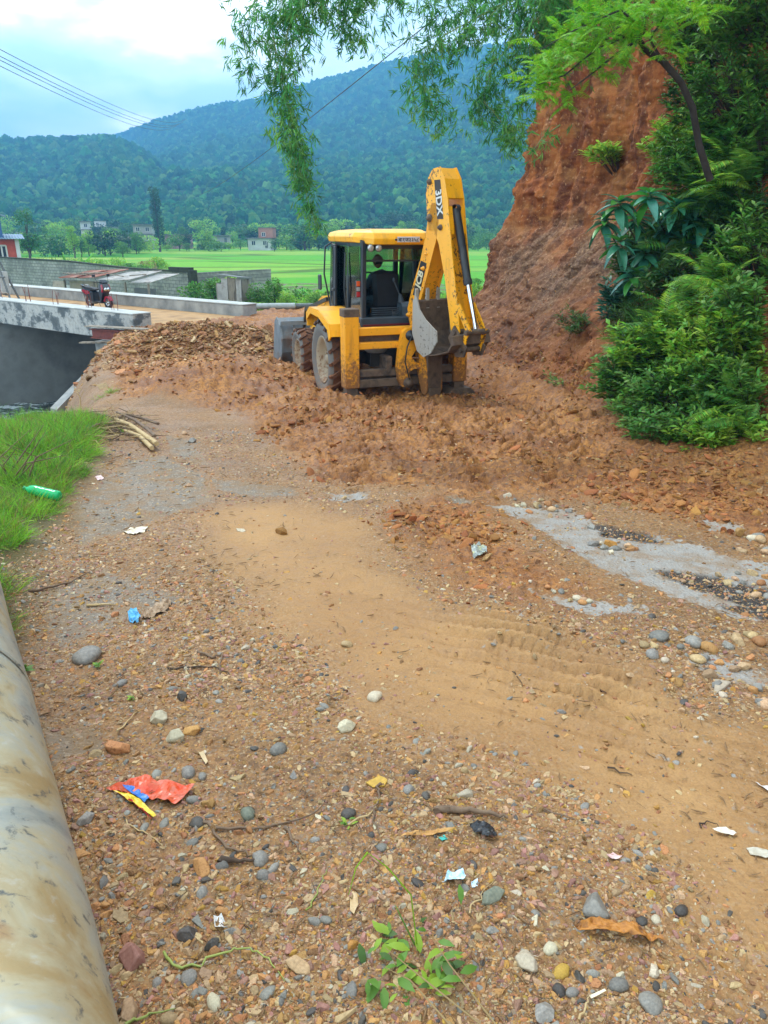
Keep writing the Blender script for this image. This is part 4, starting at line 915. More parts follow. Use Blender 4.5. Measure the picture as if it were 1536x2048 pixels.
    MB().box((0, -1.02, 1.175), (1.72, .03, .14)).build('rail_web', DIRTS, T)
    MB().box((0, -.98, .52), (1.72, .2, .04)).build('mud_ledge', DIRTS, T)
    MB().box((0, -.86, .86), (1.1, .03, .40)).build('back_plate', M('blackish_steel', ['#1b1a19', '#2a2724'], rough=.7), T)  # near-black steel sheet behind the cross rails
    b = MB().lathe([(.0, -.09), (.16, -.09), (.20, -.05), (.20, .09), (.17, .09), (.17, -.02)], (-.42, -.80, .98), (0, 0, 1), 22).build('air_tank', M('tank_grey', ['#6a6d6c', '#838684'], rough=.5), T)
    mm = MB()
    for k in range(12): a = math.pi+k*math.pi/11; mm.box((-.42+.205*math.cos(a), -.80+.205*math.sin(a), 1.05), (.014, .014, .035))
    tag(mm.build('clips', MCL, b), kind='stuff')
    # side-shift carriage: hooked casting, pins, hoses
    C_ = [(-.05, 1.34), (.46, 1.34), (.46, .98), (.30, 1.03), (.12, .99), (.03, .86), (.12, .76), (.30, .72), (.30, .64), (.08, .66), (-.02, .60), (.03, .46), (-.04, .36), (-.13, .36), (-.19, .46), (-.22, .70), (-.19, 1.00), (-.13, 1.28)]
    q = MB(); q.prism(C_, -1.34, -1.22, lambda u, v, w: Vector((u, w, v))); q.build('swing_casting', YELM, T)
    for x, z, r_ in ((.0, 1.22, .085), (-.03, .43, .085)):
        w = MB().lathe([(0, .08), (r_*.5, .08), (r_*.55, .05), (r_, .05), (r_, -.02)], (x, -1.34, z), (0, -1, 0), 18).build('pivot_pin', DIRTS if z < 1 else CABK, T)
    MB().tube([(0, -1.42, 1.22), (-.09, -1.44, 1.05), (-.12, -1.42, .8), (-.04, -1.43, .50)], .012, 6).build('hose', CABK, T)
    MB().tube([(.05, -1.40, 1.22), (.15, -1.44, 1.34), (.30, -1.42, 1.33), (.40, -1.40, 1.2)], .012, 6).build('hose', CABK, T)
    MB().tube([(.05, -1.26, .84), (.35, -1.30, .82)], .025, 8).build('swing_ram', CHR, T); MB().tube([(.0, -1.2, .70), (.35, -1.24, .68)], .045, 8).build('swing_ram', HYD, T)
    # ---- backhoe, swung a little: built in its own frame with u to the rear
    kx, ky, ka = .37, -1.36, R(14); cs, sn = math.cos(ka), math.sin(ka)
    def U(u, z, x): return Vector((kx+x*cs+u*sn, ky+x*sn-u*cs, z))
    km = lambda u, v, w: U(u, v, w)
    kp = MB(); kp.prism([(-.06, .30), (.10, .24), (.13, .5), (.13, 1.0), (.02, 1.36), (-.10, 1.36)], -.15, .15, km); kp.prism([(.08, .22), (.16, .22), (.16, .34), (.08, .34)], -.11, .11, km); kp.build('kingpost', DIRTS, T)
    # boom: two curved side plates with a web between
    BO = [(-.02, .24), (-.14, .55), (-.24, 1.0), (-.42, 1.45), (-.46, 1.62), (-.34, 1.95), (-.12, 2.40), (.02, 2.80), (.08, 3.10), (.16, 3.26), (.30, 3.24), (.36, 3.08), (.30, 2.75), (.14, 2.35), (-.02, 1.95), (-.14, 1.65), (-.12, 1.40), (.02, 1.05), (.12, .60), (.13, .30), (.08, .22)]
    bo = MB()
    for x in (-.165, .145): bo.prism(BO, x, x+.022, km)
    O = bo.build('boom', YELM, T)
    wb = MB(); bk = [(-.14, .62), (-.22, 1.0), (-.38, 1.48), (-.40, 1.62), (-.30, 1.93), (-.09, 2.38), (.05, 2.80), (.10, 3.05)]
    fr_ = [(.30, 3.02), (.25, 2.75), (.10, 2.37), (-.05, 1.97), (-.17, 1.65), (-.16, 1.42), (-.03, 1.05), (.06, .62)]
    wb.prism(bk+fr_, -.142, .144, km); wb.build('boom_box', YEL, O)
    # dipper
    DI = [(.10, 2.86), (.04, 3.10), (.00, 3.40), (.05, 3.62), (.16, 3.74), (.34, 3.76), (.46, 3.60), (.55, 3.30), (.62, 2.9), (.70, 2.5), (.80, 2.05), (.90, 1.62), (.94, 1.36), (.86, 1.30), (.78, 1.36), (.66, 1.75), (.50, 2.25), (.36, 2.65), (.24, 2.84)]
    di = MB(); di.prism(DI, -.165, -.145, km); di.prism(DI, .145, .165, km); D_ = di.build('dipper', YEL, T)
    cv = MB()
    Rr = [(.055, 3.61), (.165, 3.725), (.335, 3.745), (.45, 3.59), (.54, 3.32)]
    for p, q_ in zip(Rr[:-1], Rr[1:]): cv.prism([p, q_, (q_[0]-.02, q_[1]-.02), (p[0]-.01, p[1]-.02)], -.146, .146, km)
    Rq = [(.48, 2.9), (.58, 2.5), (.68, 2.05), (.79, 1.62), (.84, 1.40)]
    for p, q_ in zip(Rq[:-1], Rq[1:]): cv.prism([p, q_, (q_[0]-.14, q_[1]-.03), (p[0]-.14, p[1]-.03)], -.146, .146, km)
    for x in (-.146, .075): cv.prism([(.555, 3.20), (.575, 3.10), (.615, 2.9), (.63, 2.80), (.50, 2.80), (.48, 3.20)], x, x+.07, km)
    cv.build('dipper_box', YEL, D_)
    for u, z, r_ in ((.10, 3.56, .045), (.12, 3.04, .06), (.40, 2.90, .045), (-.02, 2.28, .035), (-.41, 1.52, .04), (.05, 2.5, .02)):
        x0 = -.165 if z > 2.8 else -.166
        MB().lathe([(0, .05), (r_*.6, .05), (r_*.65, .02), (r_, .02), (r_, -.01)], U(u, z, x0), U(0, 0, -1)-U(0, 0, 0), 14).build('pin', DIRTS if r_ > .04 else YELM, O)
    # bucket ram on the back of the dipper
    a, b, c = U(.56, 3.16, 0), U(.90, 2.10, 0), U(1.13, 1.42, 0)
    m = MB(); m.tube([a, b], .062, 16); m.tube([b-(b-a).normalized()*.05, b+(b-a).normalized()*.03], .07, 16); m.lathe([(.07, -.04), (.07, .04)], a, U(0, 0, 1)-U(0, 0, 0), 14); m.build('ram_barrel', HYD, T)
    MB().tube([b, c], .034, 14).build('ram_rod', CHR, T)
    l = MB()
    for x in (-.15, .15):
        l.prism([(.80, 1.78), (.90, 1.80), (1.20, 1.40), (1.14, 1.32)], x-.014, x+.014, km); l.prism([(1.20, 1.42), (1.11, 1.40), (.98, 1.08), (1.07, 1.06)], x+(.03 if x > 0 else -.03)-.012, x+(.03 if x > 0 else -.03)+.012, km)
    l.build('tipping_link', YEL, T)
    for u, z in ((.86, 1.36), (1.16, 1.38), (1.03, 1.10)): MB().tube([U(u, z, -.23), U(u, z, .23)], .042, 14).build('hinge_pin', DIRTS, T)
    # bucket, curled up: opening faces up
    bw = .38; cv_ = [(.02, 1.80), (.00, 1.28), (.14, 1.02), (.32, .93), (.62, .98), (.94, 1.07), (1.04, 1.20), (1.00, 1.32)]
    bk = MB(); n_ = len(cv_)
    inn = [(u+(.5-u)*.05, z+(1.35-z)*.05) for u, z in cv_]
    for i in range(n_-1): bk.prism([cv_[i], cv_[i+1], inn[i+1], inn[i]], -bw, bw, km)
    bk.prism([(.995, 1.295), (1.04, 1.18), (1.07, 1.19), (1.03, 1.32)], -bw, bw, km); B_ = bk.build('digging_bucket', DIRTS, T)
    for x in (-bw-.01, bw-.012):
        MB().prism([(.0, 1.80), (-.01, 1.27), (.13, 1.0), (.31, .915), (.50, 1.0), (.66, 1.20), (.64, 1.36), (.34, 1.52), (.18, 1.66), (.09, 1.86)], x, x+.022, km).build('side_plate', GREYS, B_)
    for x in (-.33, -.11, .11, .33): 
        MB().prism([(-.02, 1.66), (.04, 1.66), (.035, 1.96), (.015, 1.98)], x-.03, x+.03, km).build('tooth', GREYS, B_)
    for x in (-.20, .17): MB().prism([(.84, 1.46), (.70, 1.26), (.90, .98), (1.10, 1.0), (1.16, 1.15), (1.0, 1.3)], x, x+.03, km).build('hinge_ear', DIRTS, B_)
    # markings
    IV = solid_colour('decal_cream', '#d9cfa8'); DKR = solid_colour('decal_red', '#8f3b2c'); DK = solid_colour('decal_black', '#1c1a18')
    rr = lambda du, dz: (U(du, dz, 0)-U(0, 0, 0))
    xo = -.1715
    q = MB(); q.prism([(.21, 3.58), (.36, 3.58), (.46, 3.02), (.31, 3.02)], xo+.003, xo+.006, km); q.build('decal_panel', solid_colour('decal_grey', '#3a2f22'), D_)
    lettering('lettering', '3DX', .20, solid_colour('decal_white', '#dedcd4'), frame_m(U(.345, 3.26, xo-.001), rr(.17, -1), rr(1, .17)), D_, bold=.004, sx=.95)
    q = MB(); q.prism([(-.31, 1.85), (-.14, 1.83), (.06, 2.36), (-.10, 2.40)], -.169, -.1665, km); q.build('decal_panel', DK, O)
    lettering('lettering', 'JCB', .19, IV, frame_m(U(-.125, 2.11, -.1705), rr(.38, 1), rr(-1, .38)), O, bold=.006, sx=.95)
    # loader
    for s in (-1, 1):
        m = MB(); m.prism([(1.15, 1.15), (1.10, 1.45), (1.25, 1.62), (1.45, 1.60), (2.6, 1.12), (3.25, .62), (3.30, .42), (3.15, .38), (2.5, .85), (1.6, 1.15)], s*.58-.05, s*.58+.05, X); m.build('loader_arm', YEL, T)
        MB().tube([(s*.46, 1.3, .8), (s*.46, 2.7, 1.0)], .045, 8).build('lift_ram', HYD, T)
        MB().beam((s*.66, 1.35, 1.62), (s*.66, 3.05, 1.28), .05, .07).build('leveling_link', CABK, T); MB().beam((s*.66, 3.05, 1.30), (s*.66, 3.30, .85), .05, .06).build('leveling_link', CABK, T)
    m = MB(); prof = [(3.42, .12), (3.26, .35), (3.22, .65), (3.34, .92), (3.52, 1.07), (3.60, 1.05), (3.42, .88), (3.31, .64), (3.34, .38), (3.50, .18), (4.15, .07), (4.15, .03), (3.5, .08)]
    m.prism(prof, -1.20, 1.20, X); m.box((0, 3.22, .98), (2.4, .06, .09)); LB = m.build('loader_bucket', LBK, T)
    for x in (-1.21, 1.19): MB().prism([(3.42, .12), (3.26, .35), (3.22, .65), (3.34, .92), (3.55, 1.09), (3.78, .98), (4.05, .30), (4.17, .02), (3.5, .08)], x, x+.02, X).build('end_plate', LBK, LB)
    for x in (-1.19, -.9, -.35, .35, .9, 1.19): MB().prism([(3.36, .12), (3.18, .35), (3.14, .65), (3.26, .95), (3.32, .92), (3.22, .65), (3.26, .37), (3.42, .15)], x-.02, x+.02, X).build('rib', LBK, LB)
    for x in np.linspace(-1.1, 1.1, 8): MB().box((x, 4.22, .045), (.08, .2, .035)).build('tooth', DIRTS, LB)
    return T
DIGGER = build_digger()

# ------------------------------------------------------------------ people: skinned figure helper
def skin_body(name, nodes, edges, mat, parent=None, root=0, sub=2):
    """nodes: (co, radius); one continuous surface"""
    me = bpy.data.meshes.new(name); me.from_pydata([n[0] for n in nodes], edges, [])
    me.materials.append(mat); o = link(name, me, parent)
    sk = o.modifiers.new('skin', 'SKIN'); sk.use_smooth_shade = True
    for i, n in enumerate(nodes):
        r_ = n[1]; r_ = r_ if hasattr(r_, '__len__') else (r_, r_); me.skin_vertices[0].data[i].radius = r_; me.skin_vertices[0].data[i].use_root = (i == root)
    ss = o.modifiers.new('sub', 'SUBSURF'); ss.levels = sub; ss.render_levels = sub
    return o
def build_driver():
    m4 = DIGGER.matrix_basis.copy(); T = thing('person', 'driver in dark clothes and a cap seated with his back to us in the cab', 'person', m4 @ Vector((.07, .16, 1.60)), R(20))
    CL = M('dark_clothes', ['#363c46', '#454c56'], rough=.9, bump=.2, bscale=20); SKN = M('skin', ['#6b4530', '#7c5238'], rough=.6, bump=.1)
    N = [((0, 0, .08), (.15, .12)), ((0, .0, .22), (.14, .11)), ((0, .05, .38), (.17, .11)), ((-.02, .09, .50), (.16, .09)), ((-.04, .12, .58), (.065, .065)),
         ((-.20, .09, .48), (.07, .07)), ((-.27, .18, .30), (.055, .055)), ((-.16, .42, .30), (.038, .038)),
         ((.17, .08, .48), (.07, .07)), ((.27, .14, .30), (.055, .055)), ((.14, .40, .28), (.038, .038)),
         ((-.10, .12, .05), (.10, .10)), ((-.14, .46, .07), (.075, .075)), ((-.14, .52, -.22), (.055, .055)), ((-.14, .60, -.27), (.05, .04)),
         ((.10, .12, .05), (.10, .10)), ((.14, .46, .07), (.075, .075)), ((.14, .52, -.22), (.055, .055)), ((.14, .60, -.27), (.05, .04))]
    E = [(0, 1), (1, 2), (2, 3), (3, 4), (3, 5), (5, 6), (6, 7), (3, 8), (8, 9), (9, 10), (0, 11), (11, 12), (12, 13), (13, 14), (0, 15), (15, 16), (16, 17), (17, 18)]
    b = skin_body('body', N, E, CL, T)
    def head_part(nm, mat, f, keep):
        bm = bmesh.new(); bmesh.ops.create_icosphere(bm, subdivisions=4, radius=1)
        for v in list(bm.verts):
            c = v.co.copy(); x, y, z = c*.5
            co = Vector((x*.155, y*.195, z*.235))
            if z < 0: co.x *= 1+.5*z; co.y *= 1+.25*z
            # nose, brow, chin, eye sockets, mouth (y is the face side)
            if y > .3:
                co.y += .022*math.exp(-(x/.06)**2-((z+.05)/.09)**2)+.010*math.exp(-(x/.12)**2-((z+.42)/.07)**2)
                for sx in (-.17, .17): co.y -= .010*math.exp(-((x-sx)/.08)**2-((z-.03)/.06)**2)
                co.y -= .006*math.exp(-(x/.12)**2-((z+.25)/.02)**2)
            v.co = co*f
        bmesh.ops.delete(bm, geom=[v for v in bm.verts if not keep(v.co)], context='VERTS')
        m = MB(); m.bm(bm, Matrix.Translation((-.055, .16, .735)) @ Euler((R(-8), 0, R(32))).to_matrix().to_4x4(), True); return m.build(nm, mat, T)
    # scale of head about .155 x .195 x .235 m
    head_part('head', SKN, 1.0, lambda c: True)
    head_part('hair', M('black_hair', ['#0d0b0a', '#181413'], rough=.7), 1.06, lambda c: (c.y < .03 and c.z > -.06))
    cm = MB(); cm.bm(bmesh_dome(.086, .108, .075), Matrix.Translation((-.055, .155, .765)) @ Euler((R(-6), 0, R(32))).to_matrix().to_4x4(), True); cm.build('cap', M('grey_cap', ['#55534f', '#68655f'], rough=.9), T)
    for s in (-1, 1):
        e = Euler((R(-8), 0, R(32))).to_matrix() @ Vector((s*.078, -.005, -.01)); MB().lathe([(0, .012), (.018, .01), (.024, 0), (.012, -.01)], Vector((-.055, .16, .735))+e, (s, 0, 0), 10).build('ear', SKN, T)
    for s, hx in ((-1, -.16), (1, .14)):
        hnd = MB(); hc = Vector((hx, .43, .30)); hnd.box(hc, (.075, .08, .028), bev=.012)
        for k in range(4): x = hx-.028+k*.019; L_ = (.032, .038, .035, .028)[k]; hnd.tube([(x, .465, .305), (x, .465+L_*.7, .30), (x, .465+L_, .275), (x, .462+L_*.6, .262)], [.009, .0085, .008, .007], 6)
        hnd.tube([(hx-s*.036, .41, .30), (hx-s*.055, .44, .29), (hx-s*.045, .468, .278)], [.011, .010, .008], 6); hnd.build('hand', SKN, T)
def bmesh_dome(rx, ry, rz):
    bm = bmesh.new(); bmesh.ops.create_icosphere(bm, subdivisions=3, radius=1)
    bmesh.ops.delete(bm, geom=[v for v in bm.verts if v.co.z < -.02], context='VERTS')
    for v in bm.verts:
        k = v.co.z < .2 and v.co.y > .5
        v.co = Vector((v.co.x*rx, v.co.y*ry+(.055 if k else 0), v.co.z*rz-(.008 if k else 0)))
    return bm
build_driver()
# ------------------------------------------------------------------ vegetation
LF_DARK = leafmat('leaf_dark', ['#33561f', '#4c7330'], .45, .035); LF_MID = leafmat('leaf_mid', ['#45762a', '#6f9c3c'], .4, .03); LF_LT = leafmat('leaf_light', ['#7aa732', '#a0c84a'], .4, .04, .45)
LF_BAM = leafmat('bamboo_leaf', ['#336d34', '#4a8c42', '#76a84a'], .45, .035, .4); LF_ACA = leafmat('fine_leaf', ['#5f9c1f', '#86bd30'], .3, .03, .5); LF_YEL = leafmat('leaf_yellow', ['#a8ae24', '#8d9d25'], .3, .03, .4)
LF_BLUE = leafmat('leaf_bluish', ['#245240', '#356b52'], .3, .02, .2, rough=.35); LF_GR = leafmat('grass_blade', ['#6fa526', '#93c33a', '#a8bd4e'], .35, .03, .45); LF_FAR = leafmat('leaf_far', ['#2c5c24', '#4a8430'], .45, .05, .25); LF_FARD = leafmat('leaf_far_dark', ['#1c4022', '#2b5a2c'], .4, .03, .2)
LF_DRY = leafmat('dry_grass', ['#8a7448', '#a48d5c'], .35, .02, .2); BARK = M('bark', ['#3b3128', '#55483b'], scale=8, rough=.9, bump=.5, bscale=30, stretch=(1, 1, .3)); BARKD = M('dark_bark', ['#211c18', '#37302a'], scale=8, rough=.9, bump=.5, bscale=30)
CULM = M('bamboo_culm', ['#4b6a2c', '#7a8a4a'], scale=8, rough=.5, bump=0)
def lv(V, F, name, mat): return np_mesh(name, V, F, mat)
def cloud(blobs, dens, ln, wd, r, down=.2, segs=1, shell=.55):
    """leaves in and on ellipsoids: (cx,cy,cz,rx,ry,rz)"""
    Vs, Fs, b = [], [], 0
    for (cx, cy, cz, rx, ry, rz) in blobs:
        n = int(dens*(rx*ry+ry*rz+rx*rz)/3/(ln*wd)*4); n = max(n, 8)
        d = rand_dir(n, -.75, 1, r); k = shell+(1-shell)*r.random(n)**.5; k *= 1+.16*(fbm(d[:, 0]*3+cx*3, d[:, 1]*3+d[:, 2]*2+cz, 2, 5)-.5)*2
        P = np.array([cx, cy, cz])+d*np.array([rx, ry, rz])*k[:, None]
        D = d+rand_dir(n, -1, 1, r)*.9; D[:, 2] -= down; N_ = rand_dir(n, .1, 1, r)
        V, F = leaf_fan(P, D, N_, ln*r.uniform(.6, 1.25, n), wd*r.uniform(.7, 1.2, n), segs); Vs.append(V); Fs.append(F+b); b += len(V)
    return np.concatenate(Vs), np.concatenate(Fs)
def tree_proto(kind, seed):
    """unit: height 1 m tree as (leaf mesh, trunk mesh)"""
    r = np.random.default_rng(seed); tr = MB(); B = []
    if kind == 'round':
        for k in range(11): a = r.uniform(0, 6.28); q = r.uniform(0, .27); B.append((q*math.cos(a), q*math.sin(a), r.uniform(.27, .82), *(r.uniform(.13, .22)*np.array([1, 1, .8]))))
    elif kind == 'broad':
        for k in range(16): a = r.uniform(0, 6.28); q = r.uniform(.05, .62); B.append((q*math.cos(a), q*math.sin(a), .80-.32*q*q-r.uniform(0, .22), *(r.uniform(.15, .24)*np.array([1.2, 1.2, .62]))))
    elif kind == 'column':
        for k in range(26): z = .13+.85*k/25; w = .085*(1.05-.35*abs(z-.45)); B.append((r.uniform(-.03, .03), r.uniform(-.03, .03), z, w*r.uniform(.75, 1.1), w*r.uniform(.75, 1.1), .035))
    elif kind == 'tall':
        for k in range(13): z = r.uniform(.28, .92); q = r.uniform(0, .17*(1.2-z)); a = r.uniform(0, 6.28); B.append((q*math.cos(a), q*math.sin(a), z, *(r.uniform(.07, .13)*np.array([1, 1, 1.0]))))
    elif kind == 'bush':
        for k in range(9): a = r.uniform(0, 6.28); q = r.uniform(0, .55); B.append((q*math.cos(a), q*math.sin(a), r.uniform(.25, .7), *(r.uniform(.22, .36)*np.array([1, 1, .8]))))
    sz = {'round': .05, 'broad': .05, 'column': .022, 'tall': .032, 'bush': .085}[kind]
    V, F = cloud(B, {'column': 2.6, 'tall': 2.4}.get(kind, 2.0), sz, sz*.6, r, .1, 1)
    tr.tube([(0, 0, -.05), (.01, 0, .15), (0, .01, .35), (.0, 0, .62)], [.022, .018, .014, .006] if kind != 'broad' else [.045, .034, .026, .01], 6)
    for b in B[::2 if kind != 'column' else 5]: tr.tube([(0, 0, b[2]*.45), (b[0]*.5, b[1]*.5, b[2]*.75), (b[0], b[1], b[2])], [.012, .008, .003], 5)
    return V, F, tr
PROTO = {}
def proto(kind, v, mat):
    k = (kind, v, mat.name)
    if k not in PROTO:
        V, F, tr = tree_proto(kind, 100+v*7+len(kind)); PROTO[k] = (lv(V, F, 'crown', mat), tr.mesh('trunk', BARK))
    return PROTO[k]
def place_tree(name, label, loc, h, kind, v, mat, group=None, wide=1.0, cat='tree'):
    cm, tm = proto(kind, v, mat); t = thing(name, label, cat, loc, rng.uniform(0, 6.28), group)
    link('crown', cm, t, (0, 0, 0), None, (h*wide, h*wide, h)); link('trunk', tm, t, (0, 0, 0), None, (h*wide, h*wide, h)); return t
ORD = ['leftmost', 'second from the left', 'third from the left', 'fourth from the left', 'fifth from the left', 'sixth from the left', 'seventh from the left', 'eighth from the left', 'ninth from the left', 'tenth from the left', 'eleventh from the left', 'twelfth from the left'] + [w+' from the left' for w in ('thirteenth', 'fourteenth', 'fifteenth', 'sixteenth', 'seventeenth', 'eighteenth', 'nineteenth', 'twentieth', 'twenty-first', 'twenty-second', 'twenty-third', 'twenty-fourth')]
MARKS = [(-20, 'beside the orange brick house'), (58, 'by the tall pale tree'), (120, 'by the yellow green tree'), (174, 'by the white tower house'), (225, 'by the grey concrete house'), (288, 'by the grey and pink house'), (325, 'by the columnar tree'), (375, 'by the pink bungalow'), (440, 'by the grey shed'), (519, 'by the white and brick house'), (590, 'by the big light tree'), (694, 'behind the cab roof'), (790, 'under the spreading tree'), (900, 'behind the yellow boom'), (950, 'by the long white house')]
def px_of(p):
    dz = p.y*CP-(p.z-EYE.z)*SP; return 768+FPX*p.x/dz, 1024-FPX*((p.z-EYE.z)*CP+p.y*SP)/dz
def uniq(objs, what):
    '''objs: (object, adjective); label = place in the row of its kind near the nearest landmark'''
    b = {}
    for o, adj in objs:
        px = px_of(o.location)[0]; mk = min(MARKS, key=lambda m: abs(m[0]-px))[1]; b.setdefault((adj, mk), []).append((px, o))
    for (adj, mk), L_ in b.items():
        L_.sort(key=lambda q: q[0])
        for i, (_, o) in enumerate(L_): o['label'] = ('%s %s %s' % (adj, what, mk) if len(L_) == 1 else '%s %s %s, %s' % (adj, what, mk, ORD[min(i, 23)]))
TONE = lambda m: {'leaf_far': 'mid green', 'leaf_far_dark': 'dark', 'leaf_mid': 'fresh green', 'leaf_light': 'bright', 'dry_grass': 'dry brown'}[m.name]
def field_pt(px, D):
    r_ = ray(px, 500); x = r_.x/r_.y*D; return Vector((x, D, float(valley_h(x, D))-.1))
def hpx(D, n): return n*(D*CP+2)/FPX*CP**0    # metres for n pixels at distance D
def village_trees():
    spec = [('columnar_tree', 'tall dark columnar tree standing alone above the village', 320, 200, 118, 'column', 0, LF_FARD, 1.0), ('tall_tree', 'tall narrow pale green tree beside the orange brick house', 58, 120, 110, 'tall', 1, LF_FAR, 1.15),
            ('yellow_green_tree', 'slender yellow green tree left of the white tower house', 148, 150, 62, 'tall', 2, LF_LT, 1.2), ('yellow_shrub', 'small yellow flowering shrub by the corner of the orange brick house', 42, 88, 30, 'bush', 3, LF_YEL, .8),
            ('spreading_tree', 'large dark spreading tree rising behind the cab roof', 790, 300, 68, 'broad', 0, LF_FARD, 1.15), ('blue_green_tree', 'rounded bluish tree left of the large spreading tree', 694, 330, 42, 'round', 4, LF_FARD, 1.2),
            ('round_tree', 'big light green tree between the white house and the cab', 610, 215, 68, 'round', 5, LF_FAR, 1.7), ('round_tree', 'small rounded tree standing before the white and brick house', 549, 204, 24, 'round', 1, LF_FAR, 1.3),
            ('round_tree', 'small tree at the field edge right of the white and brick house', 582, 205, 19, 'round', 2, LF_MID, 1.2), ('round_tree', 'dark bushy tree between the columnar tree and the grey shed', 378, 208, 36, 'round', 3, LF_FARD, 1.0),
            ('round_tree', 'bright bushy tree right of the pink bungalow', 418, 212, 44, 'round', 6, LF_LT, 1.3), ('round_tree', 'dense green tree before the narrow white tower house', 205, 178, 42, 'round', 0, LF_FARD, 1.7), ('round_tree', 'dense rounded tree left of the grey and pink house', 245, 190, 40, 'round', 4, LF_FARD, 1.3)]
    for nm, lab, px, D, n, kind, v, mt, wd in spec: place_tree(nm, lab, field_pt(px, D), hpx(D, n), kind, v, mt, None, wd)
    r = np.random.default_rng(4); kinds = ['round', 'bush', 'round', 'tall', 'round', 'bush']
    k = 0; U3 = [[], [], [], []]
    for row, (D0, D1, n, hmin, hmax, x0, x1) in enumerate(((203, 222, 52, 12, 34, -30, 1010), (225, 300, 72, 32, 56, -40, 1020), (330, 520, 70, 20, 38, -60, 1030), (150, 198, 22, 32, 54, 30, 285))):
        for i in range(n):
            px = x0+(x1-x0)*(i+r.uniform(.1, .9))/n; D = r.uniform(D0, D1)
            if row == 0 and 485 < px < 560: continue
            if row == 1 and (495 < px < 550 or 270 < px < 310): D = 260
            kd = kinds[k % 6] if row else ('bush' if i % 4 else 'round'); mt = [LF_FAR, LF_FARD, LF_MID, LF_LT][int(r.integers(0, 4))]
            lab = 'tree'
            o_ = place_tree(['field_edge_tree', 'village_tree', 'distant_tree', 'field_tree'][row], lab, field_pt(px, D), hpx(D, r.uniform(hmin, hmax)), kd, int(r.integers(0, 7)), mt, ['trees along the far field edge', 'trees among the village houses', 'trees at the mountain foot', 'tree clump in the field behind the wall'][row], r.uniform(1.0, 1.6)); k += 1; U3[row].append((o_, TONE(mt)+(' bushy' if kd == 'bush' else ' slim' if kd == 'tall' else '')))
    for i_, w_ in enumerate(('low field edge tree', 'village tree', 'distant tree', 'clump tree')): uniq(U3[i_], w_)
village_trees()
def near_weeds():
    """shrubs and tall weeds between road and field"""
    r = np.random.default_rng(9)
    U4 = []; U5 = []
    spec = [(515, 36, 62, 'tall', LF_MID, 1.9), (490, 38, 55, 'bush', LF_MID, 1.0), (550, 40, 48, 'bush', LF_LT, 1.0), (590, 42, 40, 'bush', LF_MID, 1.2), (620, 40, 34, 'bush', LF_LT, 1.1), (425, 42, 52, 'tall', LF_MID, 2.0), (455, 44, 50, 'tall', LF_LT, 1.8), (405, 46, 46, 'bush', LF_MID, 1.1),
            (505, 33.2, 30, 'bush', LF_LT, .9), (525, 33.6, 24, 'bush', LF_MID, .9), (605, 32.5, 22, 'bush', LF_LT, 1.0), (630, 31.5, 26, 'bush', LF_MID, 1.2), (655, 33, 40, 'bush', LF_MID, 1.2), (545, 38, 66, 'tall', LF_MID, 1.5), (572, 37, 44, 'tall', LF_LT, 1.8), (940, 34, 42, 'bush', LF_LT, 1.2), (955, 36, 54, 'tall', LF_MID, 1.8), (925, 40, 36, 'bush', LF_MID, 1.4), (965, 38, 40, 'bush', LF_LT, 1.2)]
    for i, (px, D, n, kd, mt, wd) in enumerate(spec):
        rr_ = ray(px, 500); x = rr_.x/rr_.y*D; z = float(gmacro(x, D)); z = max(z, -3.1)
        U4.append((place_tree('weedy_shrub', 'leafy weed clump on the slope between road and rice field', (x, D, z), hpx(D, n)+max(0, -1.6-z)*.6, kd, i % 7, mt, 'weeds between the road and the field', wd, 'shrub'), TONE(mt)+' '+('tall' if kd == 'tall' else 'low')+(' small' if n < 32 else '')))
    uniq(U4, 'weeds')
    # banana clumps and reeds by the block wall
    for i, (px, D, n) in enumerate(((128, 66, 34), (150, 68, 40), (168, 64, 30), (185, 60, 34), (100, 72, 26), (70, 76, 30), (40, 80, 26), (215, 66, 22))):
        rr_ = ray(px, 500); x = rr_.x/rr_.y*D; P = np.zeros((16, 3)); P[:, 2] = .3; Dd = rand_dir(16, .5, 1, r); V, F = leaf_fan(P, Dd, rand_dir(16, -1, 1, r), r.uniform(1.2, 2.0, 16)*n/30, np.full(16, .38), 3, .55)
        t = thing('banana_plant', ['banana plant right of centre above the block wall', 'tall bright banana plant in the middle above the block wall', 'banana plant just right of the tallest one behind the block wall', 'dark banana plant with long leaves nearest the tin roof shack', 'small banana plant left of the tallest one behind the wall', 'short banana plant between yellow shrub and the wall middle', 'leftmost banana plant behind the wall by the yellow shrub', 'rightmost small banana plant behind the block wall'][i], 'plant', (x, D, -3.1), 0, 'banana plants behind the block wall')
        link('leaves', lv(V, F, 'leaves', LF_LT if i % 2 else LF_MID), t, (0, 0, .6)); MB().tube([(0, 0, 0), (0, 0, 1.0)], [.12, .08], 8).build('stem', CULM, t)
    for i in range(42):
        px = 25+i*7.6+r.uniform(-8, 8); D = r.uniform(66, 104); rr_ = ray(px, 500); x = rr_.x/rr_.y*D
        U5.append((place_tree('field_bush', 'bush', (x, D, -3.1), hpx(D, r.uniform(14, 34)), 'bush', i % 7, [LF_MID, LF_LT, LF_DRY][i % 3], 'bushes in the rough ground behind the block wall', r.uniform(.9, 1.4), 'bush'), TONE([LF_MID, LF_LT, LF_DRY][i % 3])))
    uniq(U5, 'bush behind the wall')
near_weeds()
